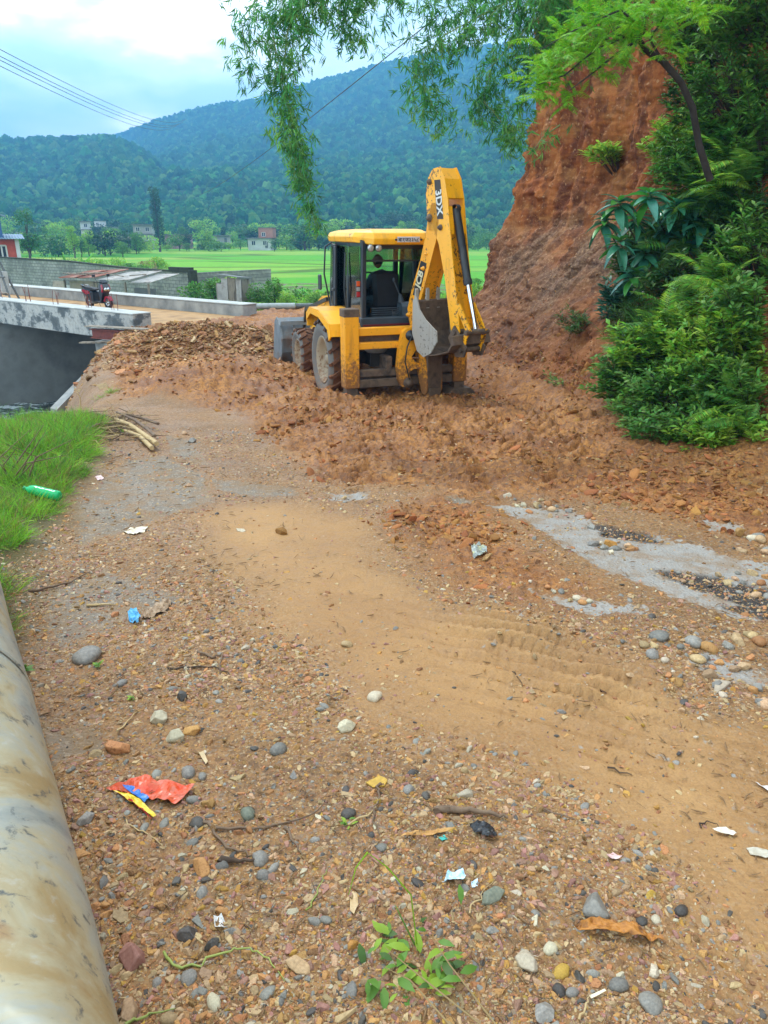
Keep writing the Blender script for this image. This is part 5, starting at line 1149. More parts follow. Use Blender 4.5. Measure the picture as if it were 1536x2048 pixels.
def forest():
    ms = []
    fm = [M('forest_crown', ['#23491d', '#3a6a2c'], scale=.35, rough=.95, bump=.9, bscale=1.3, bdist=1.2, rnd=.5, hue=.03, spec=.05), M('forest_crown_light', ['#3d6a2c', '#587f36'], scale=.35, rough=.95, bump=.9, bscale=1.3, bdist=1.2, rnd=.4, hue=.03, spec=.05)]
    for k in range(6):
        r = np.random.default_rng(k); bm = bmesh.new(); bmesh.ops.create_icosphere(bm, subdivisions=3, radius=1)
        for v in bm.verts:
            c = v.co; q = 1+.75*(float(fbm(c.x*1.9+k*5, c.y*1.9+c.z*1.3, 3, k))-.5)+.5*(float(vn(c.x*5+k, c.y*5+c.z*4, k))-.5); v.co = Vector((c.x*q, c.y*q, (c.z*q*1.05+.5)))
        m = MB(); m.bm(bm, Matrix(), False); ms.append(m.mesh('forest_crown', fm[k % 3 == 2]))
    n = 135000; r = np.random.default_rng(3); rr = 340+1420*r.random(n)**.85; az = r.uniform(-.72, .72, n)
    dens = fbm(az*rr/90, rr/90, 3, 61); left = sst(.05, -.3, az)
    keep = dens > (.06+.16*left); rr, az = rr[keep], az[keep]; n = len(rr)
    z = mount(az, rr); x = az*rr
    s = r.uniform(1.8, 3.5, n)*(.8+.4*fbm(x/40, rr/40, 2, 9))*(.55+.45*sst(350, 750, rr)); s[r.random(n) < .04] *= 1.5
    rots = np.stack([np.zeros(n), np.zeros(n), r.uniform(0, 6.28, n)], 1); scl = np.stack([s, s, s*r.uniform(.9, 1.5, n)], 1)
    scatter('forest', np.stack([x, rr, z], 1), rots, scl, ms, r.integers(0, 6, n), 'continuous forest covering the mountain side')
forest()

# ---- bamboo hanging over the road
def bamboo(label, path, D0, D1, n, r0, r1, rad=.006, ln=.112, seed=0, mat=None):
    r = np.random.default_rng(seed+500); k = len(path); P3 = [at(px, py, D0+(D1-D0)*i/(k-1)) for i, (px, py) in enumerate(path)]
    o0 = P3[0]; t = thing('bamboo_branch', label, 'bamboo', o0)
    MB().tube([p-o0 for p in P3], [rad*(1.6-1.2*i/(k-1)) for i in range(k)], 6).build('culm', CULM, t)
    A = np.array(P3); seg = np.linalg.norm(np.diff(A, axis=0), axis=1); cs = np.concatenate([[0], np.cumsum(seg)])
    n = int(n*.92); nf = n//6; s = r.uniform(.03, 1, nf)*cs[-1]; C = np.stack([np.interp(s, cs, A[:, i]) for i in range(3)], 1); rad_ = (r0+(r1-r0)*s/cs[-1])[:, None]
    g = r.normal(0, 1, (nf//12+1, 3))*.55; C = C+(g[r.integers(0, len(g), nf)]*.6+r.normal(0, 1, (nf, 3))*.42)*rad_; C[:, 2] -= np.abs(r.normal(0, .25, nf))*rad_[:, 0]
    base = np.repeat(C, 6, 0); N_ = len(base); fd = rand_dir(nf, -1, .25, r); fd[:, 2] -= .35; D = np.repeat(fd, 6, 0)+rand_dir(N_, -1, 1, r)*.75; D[:, 2] -= .30
    V, F = leaf_fan(base+r.normal(0, .012, (N_, 3)), D, rand_dir(N_, -1, 1, r), ln*r.uniform(.55, 1.2, N_), np.full(N_, ln*.125)*r.uniform(.7, 1.2, N_), 2, .3)
    link('leaves', lv(V-np.array(o0), F, 'leaves', mat or LF_BAM), t)
    tw = MB()
    for i in range(min(40, nf//12)):
        c = Vector(C[i*7 % nf])-o0; j = int(np.argmin(np.linalg.norm(A-C[i*7 % nf], axis=1))); q = Vector(A[max(j-1, 0)])-o0; q = c+(q-c)*min(1, .35/max((q-c).length, .01)); tw.tube([q, (q+c)/2+Vector((0, 0, .03)), c], .0022, 4, False)
    link('twigs', tw.mesh('twigs', CULM), t)['kind'] = 'stuff'
    return t
bamboo('longest bamboo spray hanging like a rope left of the machine', [(700, -90), (600, -20), (545, 60), (556, 150), (575, 235), (590, 310), (608, 370), (622, 420), (634, 455)], 9.2, 8.6, 2600, .42, .09, seed=1)
bamboo('thick middle part of the long hanging bamboo spray', [(640, -60), (575, 60), (565, 170), (585, 260), (600, 320), (612, 360)], 9.0, 8.8, 2500, .26, .15, seed=2)
bamboo('leftmost thin bamboo twig against the white clouds', [(620, -60), (520, -10), (482, 40), (492, 110), (503, 165)], 9.1, 9.0, 900, .22, .12, seed=3)
bamboo('bamboo spray at the top edge above the mountain crest', [(780, -80), (700, -10), (690, 40), (722, 78)], 9.4, 9.2, 1700, .30, .16, seed=4)
bamboo('bamboo crown along the top edge between the two hanging sprays', [(700, -90), (640, 0), (600, 20), (540, 20)], 9.3, 9.0, 2000, .34, .3, seed=5)
bamboo('sparse bamboo tips dipping in over the pale sky gap', [(900, -80), (810, -20), (775, 20), (765, 55)], 9.6, 9.5, 600, .22, .14, seed=6)
bamboo('bamboo spray arching down in front of the mountain top', [(1150, -80), (1000, 10), (890, 70), (845, 120), (850, 190), (890, 245)], 9.8, 9.2, 4200, .40, .20, seed=7)
bamboo('broad drooping bamboo spray left of the red cliff', [(1180, -60), (1060, 50), (985, 130), (965, 200), (1000, 240), (1045, 265)], 9.8, 9.2, 3600, .36, .18, seed=8)
bamboo('thin bamboo twig hanging against the cliff edge', [(1190, -30), (1085, 80), (1050, 170), (1035, 250), (1022, 282)], 10.0, 9.6, 1300, .22, .12, seed=9)
bamboo('bamboo canopy crossing the top edge near the cliff', [(1260, -90), (1080, -10), (960, 0), (860, 20)], 9.8, 9.8, 4200, .40, .34, seed=10)
bamboo('dense dark bamboo crown above the cliff edge', [(1330, -120), (1220, -20), (1130, 30), (1075, 60)], 10.5, 10.2, 7000, .62, .42, seed=11, mat=LF_DARK)
bamboo('small bamboo tip beside the cliff at mid height', [(1120, 250), (1085, 275), (1060, 310)], 9.8, 9.7, 160, .12, .08, seed=12)

# ---- the overgrown right side: find points on the cliff face by pixel
_U, _H = np.meshgrid(np.linspace(0, 1, 420), np.linspace(-.3, 8.5, 260)); _X, _Y, _Z, _ = cliff_surf(_U, _H)
_dz = _Y*CP-(_Z-EYE.z)*SP; _px = 768+FPX*_X/_dz; _py = 1024-FPX*((_Z-EYE.z)*CP+_Y*SP)/_dz; _ok = (_dz > 1)
def onc(px, py):
    d = np.hypot(_px-px, _py-py)+np.where(_ok, 0, 1e6)+_dz*1.2; i = np.unravel_index(np.argmin(d), d.shape); return Vector((_X[i], _Y[i], _Z[i]))
def frond(L_, n, wl, droop=.5, w=.013, taper=True, seed=0):
    """pinnate leaf mesh along +Y: rachis and leaflets"""
    r = np.random.default_rng(seed); t = np.linspace(.10, 1, n); y = L_*(t-.10*t*t); z = L_*(.25*t-droop*t*t); prof = np.sin(np.clip(t*.93+.07, 0, 1)*np.pi)**.7
    P = []; D = []
    for s in (-1, 1):
        for i in range(n): P.append((0, y[i], z[i])); D.append((s, .55, -.15+r.uniform(-.1, .1)))
    P = np.array(P); D = np.array(D, float); ln = np.tile(wl*np.maximum(prof, .15), 2); V, F = leaf_fan(P, D, np.tile([0, 0, 1.], (len(P), 1))+r.normal(0, .2, (len(P), 3)), ln, np.full(len(P), w)*(.5+.5*np.tile(prof, 2)), 2, .25)
    k = 10; tt = np.linspace(0, 1, k); st = np.array([(-.003, 0, 0), (.003, 0, 0)]); VR = np.concatenate([np.stack([np.zeros(k), L_*(tt-.1*tt*tt), L_*(.25*tt-droop*tt*tt)], 1)+o for o in st]); FR = np.array([(i, i+1, k+i+1, k+i) for i in range(k-1)])
    return np.concatenate([V, VR]), np.concatenate([F, FR+len(V)])
def rot_to(d, roll=0):
    q = Vector(d).to_track_quat('Y', 'Z'); return (q.to_matrix().to_4x4() @ Matrix.Rotation(roll, 4, 'Y')).to_euler()
FR_F = [lv(*frond(.62, 26, .15, dr, .017, seed=i), 'frond', m) for i, (dr, m) in enumerate(((.35, LF_MID), (.55, LF_DARK), (.45, LF_LT), (.7, LF_DARK)))]
FR_A = [lv(*frond(.26, 16, .055, dr, .012, seed=9+i), 'spray', LF_ACA) for i, dr in enumerate((.15, .35, .5))]
def fern(label, px, py, n, rad, mats, L_=1.0, pull=.25, up=.3, group=None):
    n = int(n*1.35); rad *= 1.25; L_ *= 1.25; pull += .15
    c = onc(px, py); nrm = Vector((-.9, -.4, .2)); c = c+nrm*pull; t = thing('fern', label, 'fern', c, 0, group)
    for k in range(n):
        d = Vector((rng.normal(-.5, .8), rng.normal(-.5, .7), rng.normal(up, .45))); off = Vector(rand_dir(1)[0])*rad*rng.random()
        link('frond', FR_F[mats[k % len(mats)]], t, off, rot_to(d, rng.uniform(-.5, .5)), L_*rng.uniform(.6, 1.15))
    return t
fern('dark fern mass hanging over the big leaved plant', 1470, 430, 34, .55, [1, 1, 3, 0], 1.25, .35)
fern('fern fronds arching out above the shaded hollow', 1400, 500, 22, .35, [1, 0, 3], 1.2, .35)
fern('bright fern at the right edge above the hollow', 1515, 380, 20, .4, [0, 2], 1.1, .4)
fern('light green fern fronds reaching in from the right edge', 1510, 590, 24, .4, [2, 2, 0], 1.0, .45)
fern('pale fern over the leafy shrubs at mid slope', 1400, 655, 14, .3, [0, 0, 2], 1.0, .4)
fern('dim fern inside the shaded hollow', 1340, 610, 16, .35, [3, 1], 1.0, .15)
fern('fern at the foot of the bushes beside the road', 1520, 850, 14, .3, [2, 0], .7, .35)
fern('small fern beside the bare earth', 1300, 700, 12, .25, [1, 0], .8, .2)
def shrub(label, px, py, rx, rz, n, mat, ln, wd, pull=.3, name='shrub', depth=.4, segs=2, stems=True, group=None, cat='shrub'):
    n = int(n*1.9); rx *= 1.15; rz *= 1.3; ln *= 1.12; pull += .12
    c = onc(px, py)+Vector((-.9, -.4, .1))*pull; r = np.random.default_rng(int(px*7+py)); t = thing(name, label, cat, c, 0, group)
    nc = max(6, n//26); C = rand_dir(nc, -1, 1, r)*r.uniform(.2, 1, (nc, 1))**.5*np.array([rx, depth, rz]); st = MB()
    P = []; D = []
    for c_ in C:
        tip = Vector(c_); base = Vector((c_[0]*.35+.35, c_[1]*.3+.25, c_[2]*.4-.35)); 
        if stems: st.tube([base, (base+tip)/2+Vector((0, 0, .06)), tip], [.010, .007, .003], 5, False)
        m = n//nc; ax = (tip-base).normalized(); q = r.uniform(-.26, .06, m); a = r.uniform(0, 6.28, m); rd = np.stack([np.cos(a), np.sin(a)*.9, r.uniform(-.2, .7, m)], 1); rd += np.array(ax)*.6
        P.append(c_+np.array(ax)*q[:, None]+rd*.02); D.append(rd)
    P = np.concatenate(P); D = np.concatenate(D); m = len(P); V, F = leaf_fan(P, D, np.tile([0, 0, 1.], (m, 1))+r.normal(0, .35, (m, 3)), ln*r.uniform(.6, 1.2, m), wd*r.uniform(.7, 1.15, m), segs, .3)
    link('leaves', lv(V, F, 'leaves', mat), t)
    if stems: st.build('stems', BARK, t)
    return t
SH = [('leafy shrub at mid slope with fresh green leaves', 1400, 700, .75, .42, 1700, LF_LT, .11, .05, .45), ('dense low shrub beside the bare red slope', 1320, 760, .6, .40, 1700, LF_MID, .10, .045, .35), ('bright green shrub at the right edge above the road', 1490, 740, .55, .5, 1700, LF_LT, .10, .045, .5),
      ('bushy undergrowth over the road edge at the right', 1430, 800, .8, .36, 2300, LF_MID, .09, .04, .4), ('low bright weeds on the road edge under the bushes', 1500, 870, .5, .2, 1300, LF_LT, .08, .035, .4), ('dark shrub in the hollow under the ferns', 1400, 580, .7, .45, 1700, LF_DARK, .10, .04, .05),
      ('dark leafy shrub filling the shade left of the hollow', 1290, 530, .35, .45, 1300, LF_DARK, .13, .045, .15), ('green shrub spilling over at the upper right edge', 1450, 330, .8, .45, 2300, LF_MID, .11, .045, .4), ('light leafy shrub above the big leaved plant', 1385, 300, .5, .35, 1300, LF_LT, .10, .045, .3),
      ('dense creeper hanging at the top right corner', 1490, 200, .7, .7, 2400, LF_MID, .10, .045, .4), ('leafy creeper along the top edge at the right', 1470, 60, .8, .5, 2000, LF_MID, .10, .045, .4), ('shrub at the right edge level with the hollow', 1530, 660, .4, .5, 1500, LF_MID, .10, .05, .5),
      ('narrow leaved shrub along the lower bare slope', 1295, 650, .3, .35, 900, LF_DARK, .16, .018, .2), ('small leaved shrub hiding the cliff foot at the right edge', 1525, 790, .4, .35, 1500, LF_MID, .09, .04, .5), ('blue green shrub under the big leaved plant', 1260, 600, .25, .3, 500, LF_BLUE, .16, .05, .2),
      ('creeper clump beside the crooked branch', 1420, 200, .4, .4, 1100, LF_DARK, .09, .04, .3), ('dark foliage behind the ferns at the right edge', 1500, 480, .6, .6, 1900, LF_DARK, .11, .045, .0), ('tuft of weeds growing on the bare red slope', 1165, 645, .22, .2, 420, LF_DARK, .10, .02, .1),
      ('sprig of green weeds at the bottom of the red slope', 1120, 760, .12, .08, 90, LF_MID, .06, .025, .05), ('drooping light leaf cluster against the red cliff', 1245, 315, .32, .12, 260, LF_LT, .17, .05, .35), ('tangled small leaved creeper under the fresh shrub', 1360, 830, .5, .2, 1500, LF_MID, .07, .035, .35),
  ('tangle of dark twigs and leaves at the cliff top right', 1390, 50, .4, .35, 900, LF_DARK, .09, .04, .2), ('creeper curtain over the red earth in the top right corner', 1530, 20, .6, .5, 1700, LF_MID, .11, .045, .4), ('mid green shrub at the right edge under the top creeper', 1530, 300, .5, .6, 1700, LF_MID, .11, .045, .3), ('bushy mound of fresh leaves between hollow and road', 1360, 735, .6, .45, 1700, LF_MID, .10, .045, .3),
      ('tall shrub closing the right edge below the ferns', 1535, 540, .5, .6, 1700, LF_MID, .11, .045, .3), ('low leafy growth along the cliff foot at the right', 1470, 850, .8, .25, 1700, LF_MID, .08, .035, .4), ('dark shrub behind the big leaved plant', 1350, 480, .5, .5, 1500, LF_DARK, .12, .045, -.05), ('leafy branchlets beside the crooked branch foot', 1440, 410, .45, .35, 1100, LF_LT, .10, .045, .3)]
for a_ in SH: shrub(*a_)
def dry_edge():
    for i, (lab, px, py, n) in enumerate((('dry yellow grass tuft at the foot of the bushes', 1290, 845, 260), ('clump of dead grass beside the road edge bushes', 1350, 860, 260), ('long dark grass tuft on the slope below the hollow', 1330, 650, 420), ('grass tuft drooping at the edge of the bare slope', 1275, 690, 300))):
        r = np.random.default_rng(i+40); c = onc(px, py)+Vector((-.2, -.15, .02)); t = thing('grass_tuft', lab, 'grass', c); P = r.normal(0, .12, (n, 3)); P[:, 2] = 0; D = rand_dir(n, .3, 1, r)
        V, F = leaf_fan(P, D, rand_dir(n, -1, 1, r), r.uniform(.18, .42, n), np.full(n, .007), 3, .7); link('blades', lv(V, F, 'blades', LF_DRY if i < 2 else LF_MID), t)
dry_edge()
# big leaved plant: every leaf its own part
def big_leaf(seed, L_=.34, W_=.11):
    r = np.random.default_rng(seed); n = 9; t = np.linspace(0, 1, n); w = W_*np.sin(np.clip(t**.8, 0, 1)*np.pi)**.75*.5+.003; y = L_*t; z = -L_*(.38+r.uniform(-.1, .2))*t*t; V = []
    for i in range(n): f = .35*w[i]; V += [(-w[i], y[i], z[i]+f), (0, y[i], z[i]), (w[i], y[i], z[i]+f)]
    F = [(3*i+j, 3*i+j+1, 3*i+j+4, 3*i+j+3) for i in range(n-1) for j in (0, 1)]
    return np_mesh('leaf', np.array(V), np.array(F), LF_BLUE if seed % 3 else BL_G, True)
BL_G = M('fresh_big_leaf', ['#3f8a35', '#57a043'], rough=.35, bump=0, rnd=.2, trans=.3); BL_B = M('broad_bluish_leaf', ['#2c6349', '#3c8063', '#4a8f72'], scale=9, rough=.3, bump=.2, bscale=50, rnd=.3, hue=.02, trans=.15)
LF_BLUE_OLD = LF_BLUE; LF_BLUE = BL_B
BIGL = [big_leaf(i) for i in range(6)]
def rosettes():
    c0 = onc(1330, 470)+Vector((-1.0, -.7, .1)); t = thing('broad_leaf_shrub', 'shrub with rosettes of long glossy blue green leaves hanging before the red cliff', 'shrub', c0)
    D0 = c0.y-1.15
    for j, (px, py, s) in enumerate(((1238, 400, 1), (1300, 385, 1), (1352, 405, 1.05), (1395, 395, 1), (1212, 435, .9), (1272, 432, 1.05), (1335, 445, 1.1), (1405, 440, 1), (1370, 480, 1), (1240, 480, .9), (1290, 500, .95), (1345, 530, 1), (1265, 545, .9), (1440, 425, .9))):
        c = at(px, py, D0+rng.uniform(-.3, .35))-c0
        st = MB(); st.tube([c+Vector((.5, .5, -.6)), c+Vector((.15, .15, -.25)), c], [.014, .011, .009], 6); st.build('stem', BARK, t)
        for k in range(17):
            a = k*2.4+j; el = .8-.085*k; d = Vector((math.cos(a), math.sin(a), el)).normalized(); link('leaf', BIGL[0 if k < 3 and j % 2 else 1+(k+j) % 5], t, c+Vector((0, 0, -.008*k)), rot_to(d, rng.uniform(-.4, .4)), s*(.8+.025*k)*rng.uniform(.85, 1.15))
rosettes()
def crooked():
    P = [(1225, 70), (1250, 72), (1278, 78), (1290, 100), (1325, 122), (1362, 165), (1385, 215), (1398, 290), (1420, 360)]; D = 8.6; A = [at(px, py, D+.15*i*.5) for i, (px, py) in enumerate(P)]
    t = thing('crooked_tree', 'dark crooked branch with sprays of bright fine leaves over the cliff', 'tree', A[-1]); o = A[-1]
    m = MB(); m.tube([p-o for p in A], [.014, .018, .026, .032, .034, .034, .036, .038, .04], 9); m.tube([A[2]-o, at(1288, 60, D)-o, at(1290, 30, D)-o], [.03, .02, .012], 7)
    for q in (((1250, 72), (1190, 100), (1130, 150), (1075, 170)), ((1278, 78), (1230, 110), (1180, 150), (1140, 180)), ((1290, 60), (1240, 20), (1150, 60), (1080, 100)), ((1290, 35), (1330, 0), (1390, -20)), ((1325, 122), (1300, 80), (1330, 30))):
        m.tube([at(a, b, D-.1*i)-o for i, (a, b) in enumerate(q)], [.016, .011, .008, .004][:len(q)], 6)
    m.build('trunk', BARKD, t)
    r = np.random.default_rng(77); V, F = [], []; b = 0
    fv = [frond(.26, 15, .055, dr, .013, seed=9+i) for i, dr in enumerate((.15, .35, .5))]
    for (px, py, rx, ry, n) in ((1100, 130, 45, 45, 60), (1085, 185, 32, 22, 30), (1140, 200, 30, 20, 22), (1160, 95, 50, 35, 70), (1090, 150, 35, 22, 30), (1200, 130, 50, 30, 45), (1240, 40, 55, 40, 75), (1300, 30, 55, 35, 70), (1360, 25, 50, 35, 55), (1180, 45, 40, 30, 40), (1260, 100, 40, 25, 30), (1340, 85, 45, 30, 30), (1410, 15, 40, 30, 30)):
        for _ in range(n):
            c = at(px+r.normal(0, .5)*rx, py+r.normal(0, .5)*ry, D+r.normal(0, .3)); d = Vector((r.normal(-.4, .8), r.normal(-.3, .7), r.normal(.05, .4))); M_ = np.array(rot_to(d, r.uniform(-.6, .6)).to_matrix())*r.uniform(.6, 1.2)
            v, f = fv[int(r.integers(0, 3))]; V.append(v @ M_.T+np.array(c-o)); F.append(f+b); b += len(v)
    link('leaves', lv(np.concatenate(V), np.concatenate(F), 'leaves', LF_ACA), t)
crooked()
# grass verge at the left and the weeds at the bottom
def grass():
    r = np.random.default_rng(8); protos = []
    for k in range(6):
        n = 14; P = r.normal(0, .022, (n, 3)); P[:, 2] = 0; D = rand_dir(n, .35, 1, r); V, F = leaf_fan(P, D, rand_dir(n, -.3, .3, r), r.uniform(.5, 1.1, n)*.17, np.full(n, .0042), 3, .7); protos.append(lv(V, F, 'grass_tuft', [LF_GR, LF_GR, LF_MID, LF_GR, LF_LT, LF_DRY][k]))
    n = 60000; x = r.uniform(-9, -1.2, n); y = r.uniform(2.1, 13.5, n); f = fields(x, y); g = f[4]
    cd = line_sd(x, y, CREST2)
    keep = ((g < .02)|((cd > -.1)&(cd < 2.8)&(y > 8))) & (fbm(x*2.2, y*2.2, 3, 91) > .33+.45*sst(-.35, .05, g)) & (x > -.6*y-.6) & (np.hypot(x+2.05, y-4.42) > .16); x, y, g, cd = x[keep], y[keep], g[keep], cd[keep]; n = len(x)
    z = gz(x, y); s = r.uniform(.45, 1.1, n)*(.45+1.2*fbm(x*.9, y*.9, 2, 17))*(1+.15*sst(7.5, 9.5, y))*(1-.45*sst(-.4, 0, g)); pk = r.choice(6, n, p=[.18, .18, .22, .14, .08, .20])
    scatter('grass', np.stack([x, y, z-.01], 1), np.stack([r.normal(0, .15, n), r.normal(0, .15, n), r.uniform(0, 6.28, n)], 1), np.stack([s, s, s*r.uniform(.7, 1.3, n)], 1), protos, pk, 'fresh green grass on the left verge above the stream')
    # paddy stubble and scrub texture near the field
    n = 9000; x = r.uniform(-32, 14, n); y = r.uniform(32, 60, n); keep = ((x-BR_A.x)*BR_N.x+(y-BR_A.y)*BR_N.y > 6.6) & (line_sd(x, y, CREST2) > .3); x, y = x[keep], y[keep]; n = len(x); s = r.uniform(1.5, 4.2, n)
    z = np.maximum(gmacro(x, y), np.where(y > 42, valley_h(x, y), -9)); scatter('rough_grass', np.stack([x, y, z], 1), np.stack([0*x, 0*x, r.uniform(0, 6.28, n)], 1), np.stack([s, s, s], 1), protos[:5], r.integers(0, 5, n), 'rough grass and low scrub between the road and the rice terraces')
grass()
def fg_weeds():
    r = np.random.default_rng(12)
    c = gp(820, 1905); t = thing('weed_plant', 'leafy weed with long grass stalks growing out of the gravel at the bottom', 'weed', c)
    def stalk(pts, rad=.0018): return MB().tube([at(px, py, Y)-c for px, py, Y in pts], [rad*1.3]+[rad]*(len(pts)-2)+[rad*.4], 6)
    D = c.y
    stalk([(835, 1900, D), (828, 1840, D-.02), (822, 1790, D-.03), (775, 1735, D-.05), (735, 1705, D-.06)]).build('stalk', LF_GR, t); stalk([(735, 1705, D-.06), (712, 1735, D-.06), (697, 1790, D-.07)]).build('blade', LF_GR, t)
    stalk([(830, 1890, D), (800, 1830, D), (790, 1810, D+.02)]).build('stalk', LF_MID, t)
    for q in ([(960, 2048, .93), (850, 1960, .97), (770, 1895, 1.03)], [(900, 2050, .93), (820, 1960, 1.0), (760, 1930, 1.02)], [(1000, 2060, .93), (900, 1930, 1.02), (860, 1870, 1.06)]): stalk(q, .0016).build('dry_stalk', LF_DRY, t)
    Lf = []
    for k in range(5): V, F = leaf_fan(np.zeros((1, 3)), np.array([[0, 1., .1]]), np.array([[0, 0, 1.]]), np.array([.055]), np.array([.024]), 3, .35, .25); Lf.append(np_mesh('leaf', V, F, [LF_LT, LF_MID, LF_MID, LF_DARK, LF_LT][k]))
    for k in range(58):
        px, py = r.normal(815, 62), r.normal(1945, 48)
        if px < 700 or px > 960: continue
        p = ong(px, min(py, 2060)); p = Vector((p.x, p.y, p.z+r.uniform(.01, .07))); link('leaf', Lf[k % 5], t, p-c, rot_to((r.normal(), r.normal(), r.normal(.3, .4)), r.uniform(-.5, .5)), r.uniform(.45, 1.15))
    for i, (lab, px, py, n, s) in enumerate((('tiny green seedling beside the grey oval cobble', 200, 1335, 9, .6), ('small sprouting weed right of the paper scrap', 690, 1650, 8, .5), ('tiny weed among gravel near the broken slab', 265, 1400, 7, .5), ('seedling at the base of the pipe on the left', 45, 1345, 12, 1.0), ('green sprout at the root of the driftwood pile', 245, 868, 14, 1.6))):
        c = gp(px, py); t = thing('seedling', lab, 'weed', c)
        for k in range(n): link('leaf', Lf[k % 3], t, (r.normal(0, .008), r.normal(0, .008), .004), rot_to((r.normal(), r.normal(), r.uniform(.1, .9))), s*r.uniform(.6, 1.1))
fg_weeds()
# overhead wires
WIRE = M('wire_black', ['#2b2d30'], rough=.6, bump=0)
for i, (a, b, Da, Db, rad, lab) in enumerate((((-40, 78), (372, 238), 24, 150, .011, 'topmost of the four overhead wires crossing the clouds'), ((-40, 92), (366, 244), 24, 150, .011, 'second overhead wire from the top at the left'), ((-40, 100), (360, 247), 24, 150, .011, 'third overhead wire from the top at the left'), ((-40, 112), (352, 252), 24, 150, .011, 'lowest of the four overhead wires crossing the clouds'), ((880, 28), (400, 390), 12, 70, .008, 'single diagonal wire crossing behind the hanging bamboo'))):
    A, B = at(a[0], a[1], Da), at(b[0], b[1], Db); pts = [A.lerp(B, k/24)-Vector((0, 0, (1.2 if i < 4 else .25)*4*(k/24)*(1-k/24))) for k in range(25)]; tag(MB().tube(pts, [rad*(1+(.9 if i < 4 else .6)*k/24) for k in range(25)], 5).build('overhead_wire', WIRE), lab, 'wire')
# ------------------------------------------------------------------ stones, gravel, clods
SM = {k: M('stone_'+k, c, scale=9, rough=ro, bump=.35, bscale=70, bdist=.003, rnd=.28, hue=.015, spec=.4) for k, c, ro in (
    ('tan', ['#9a7c58', '#bb9c74'], .7), ('orange', ['#99673a', '#b5834f', '#84572f'], .75), ('grey', ['#6e6a62', '#8f897d'], .55), ('dark', ['#3f3a34', '#575048'], .5), ('pink', ['#8c6150', '#a67c68'], .7),
    ('white', ['#a69880', '#c2b497'], .6), ('ochre', ['#9c7430', '#b58a3c'], .7), ('mud', ['#80502a', '#a06a38', '#8b582c'], .95), ('shale', ['#684628', '#8a633c', '#a88356'], .8), ('greygreen', ['#5f6455', '#7a7a66'], .65))}
def hull(pts, name, mat, bev=0):
    bm = bmesh.new(); [bm.verts.new(p) for p in pts]; bmesh.ops.convex_hull(bm, input=bm.verts)
    bmesh.ops.delete(bm, geom=[v for v in bm.verts if not v.link_faces], context='VERTS')
    bmesh.ops.dissolve_limit(bm, angle_limit=.2, verts=bm.verts, edges=bm.edges)
    if bev: bmesh.ops.bevel(bm, geom=bm.edges[:], offset=bev, segments=1, affect='EDGES')
    m = MB(); m.bm(bm); return m.mesh(name, mat)
def rock_shape(kind, seed, mat, name='stone'):
    r = np.random.default_rng(seed)
    if kind == 'round':
        bm = bmesh.new(); bmesh.ops.create_icosphere(bm, subdivisions=3, radius=.5); sc = (1, r.uniform(.62, .9), r.uniform(.42, .66))
        for v in bm.verts: q = 1+.30*(float(fbm(v.co.x*2.2+seed, v.co.y*2.2+v.co.z*1.7, 2, seed))-.5); v.co = Vector((v.co.x*q*sc[0], v.co.y*q*sc[1], v.co.z*q*sc[2]))
        m = MB(); m.bm(bm, Matrix(), True); return m.mesh(name, mat)
    if kind == 'angular': p = rand_dir(22, -1, 1, r)*.5*r.uniform(.8, 1, (22, 1))*np.array([1, r.uniform(.6, .95), r.uniform(.45, .75)]); return hull(p, name, mat, .02)
    n = int(r.integers(5, 8)); a = np.sort(r.uniform(0, 2*np.pi, n)); q = r.uniform(.38, .52, n); th = r.uniform(.06, .12); el = r.uniform(.5, .9)
    p = np.concatenate([np.stack([np.cos(a)*q, np.sin(a)*q*el, np.full(n, th)*r.uniform(.5, 1, n)], 1), np.stack([np.cos(a)*q*.94, np.sin(a)*q*el*.96, -np.full(n, th)], 1)]); return hull(p, name, mat, .012)
SHP = {}
def rock(kind, v, mat, name='stone'):
    k = (kind, v, mat, name)
    if k not in SHP: SHP[k] = rock_shape(kind, v*13+len(kind)+5, SM[mat], name)
    return SHP[k]
def put(name, label, px, py, wpx, kind, v, mat, group=None, sink=.3, cat='stone', tilt=.25):
    p = gp(px, py); d = (p-EYE).length; s = wpx*d/FPX; o = link(name, rock(kind, v, mat), None, p+Vector((0, 0, s*.5*(.5-sink)*(.5 if kind == 'slab' else 1))), (rng.uniform(-tilt, tilt), rng.uniform(-tilt, tilt), rng.uniform(0, 6.28)), s)
    return tag(o, label, cat, group)
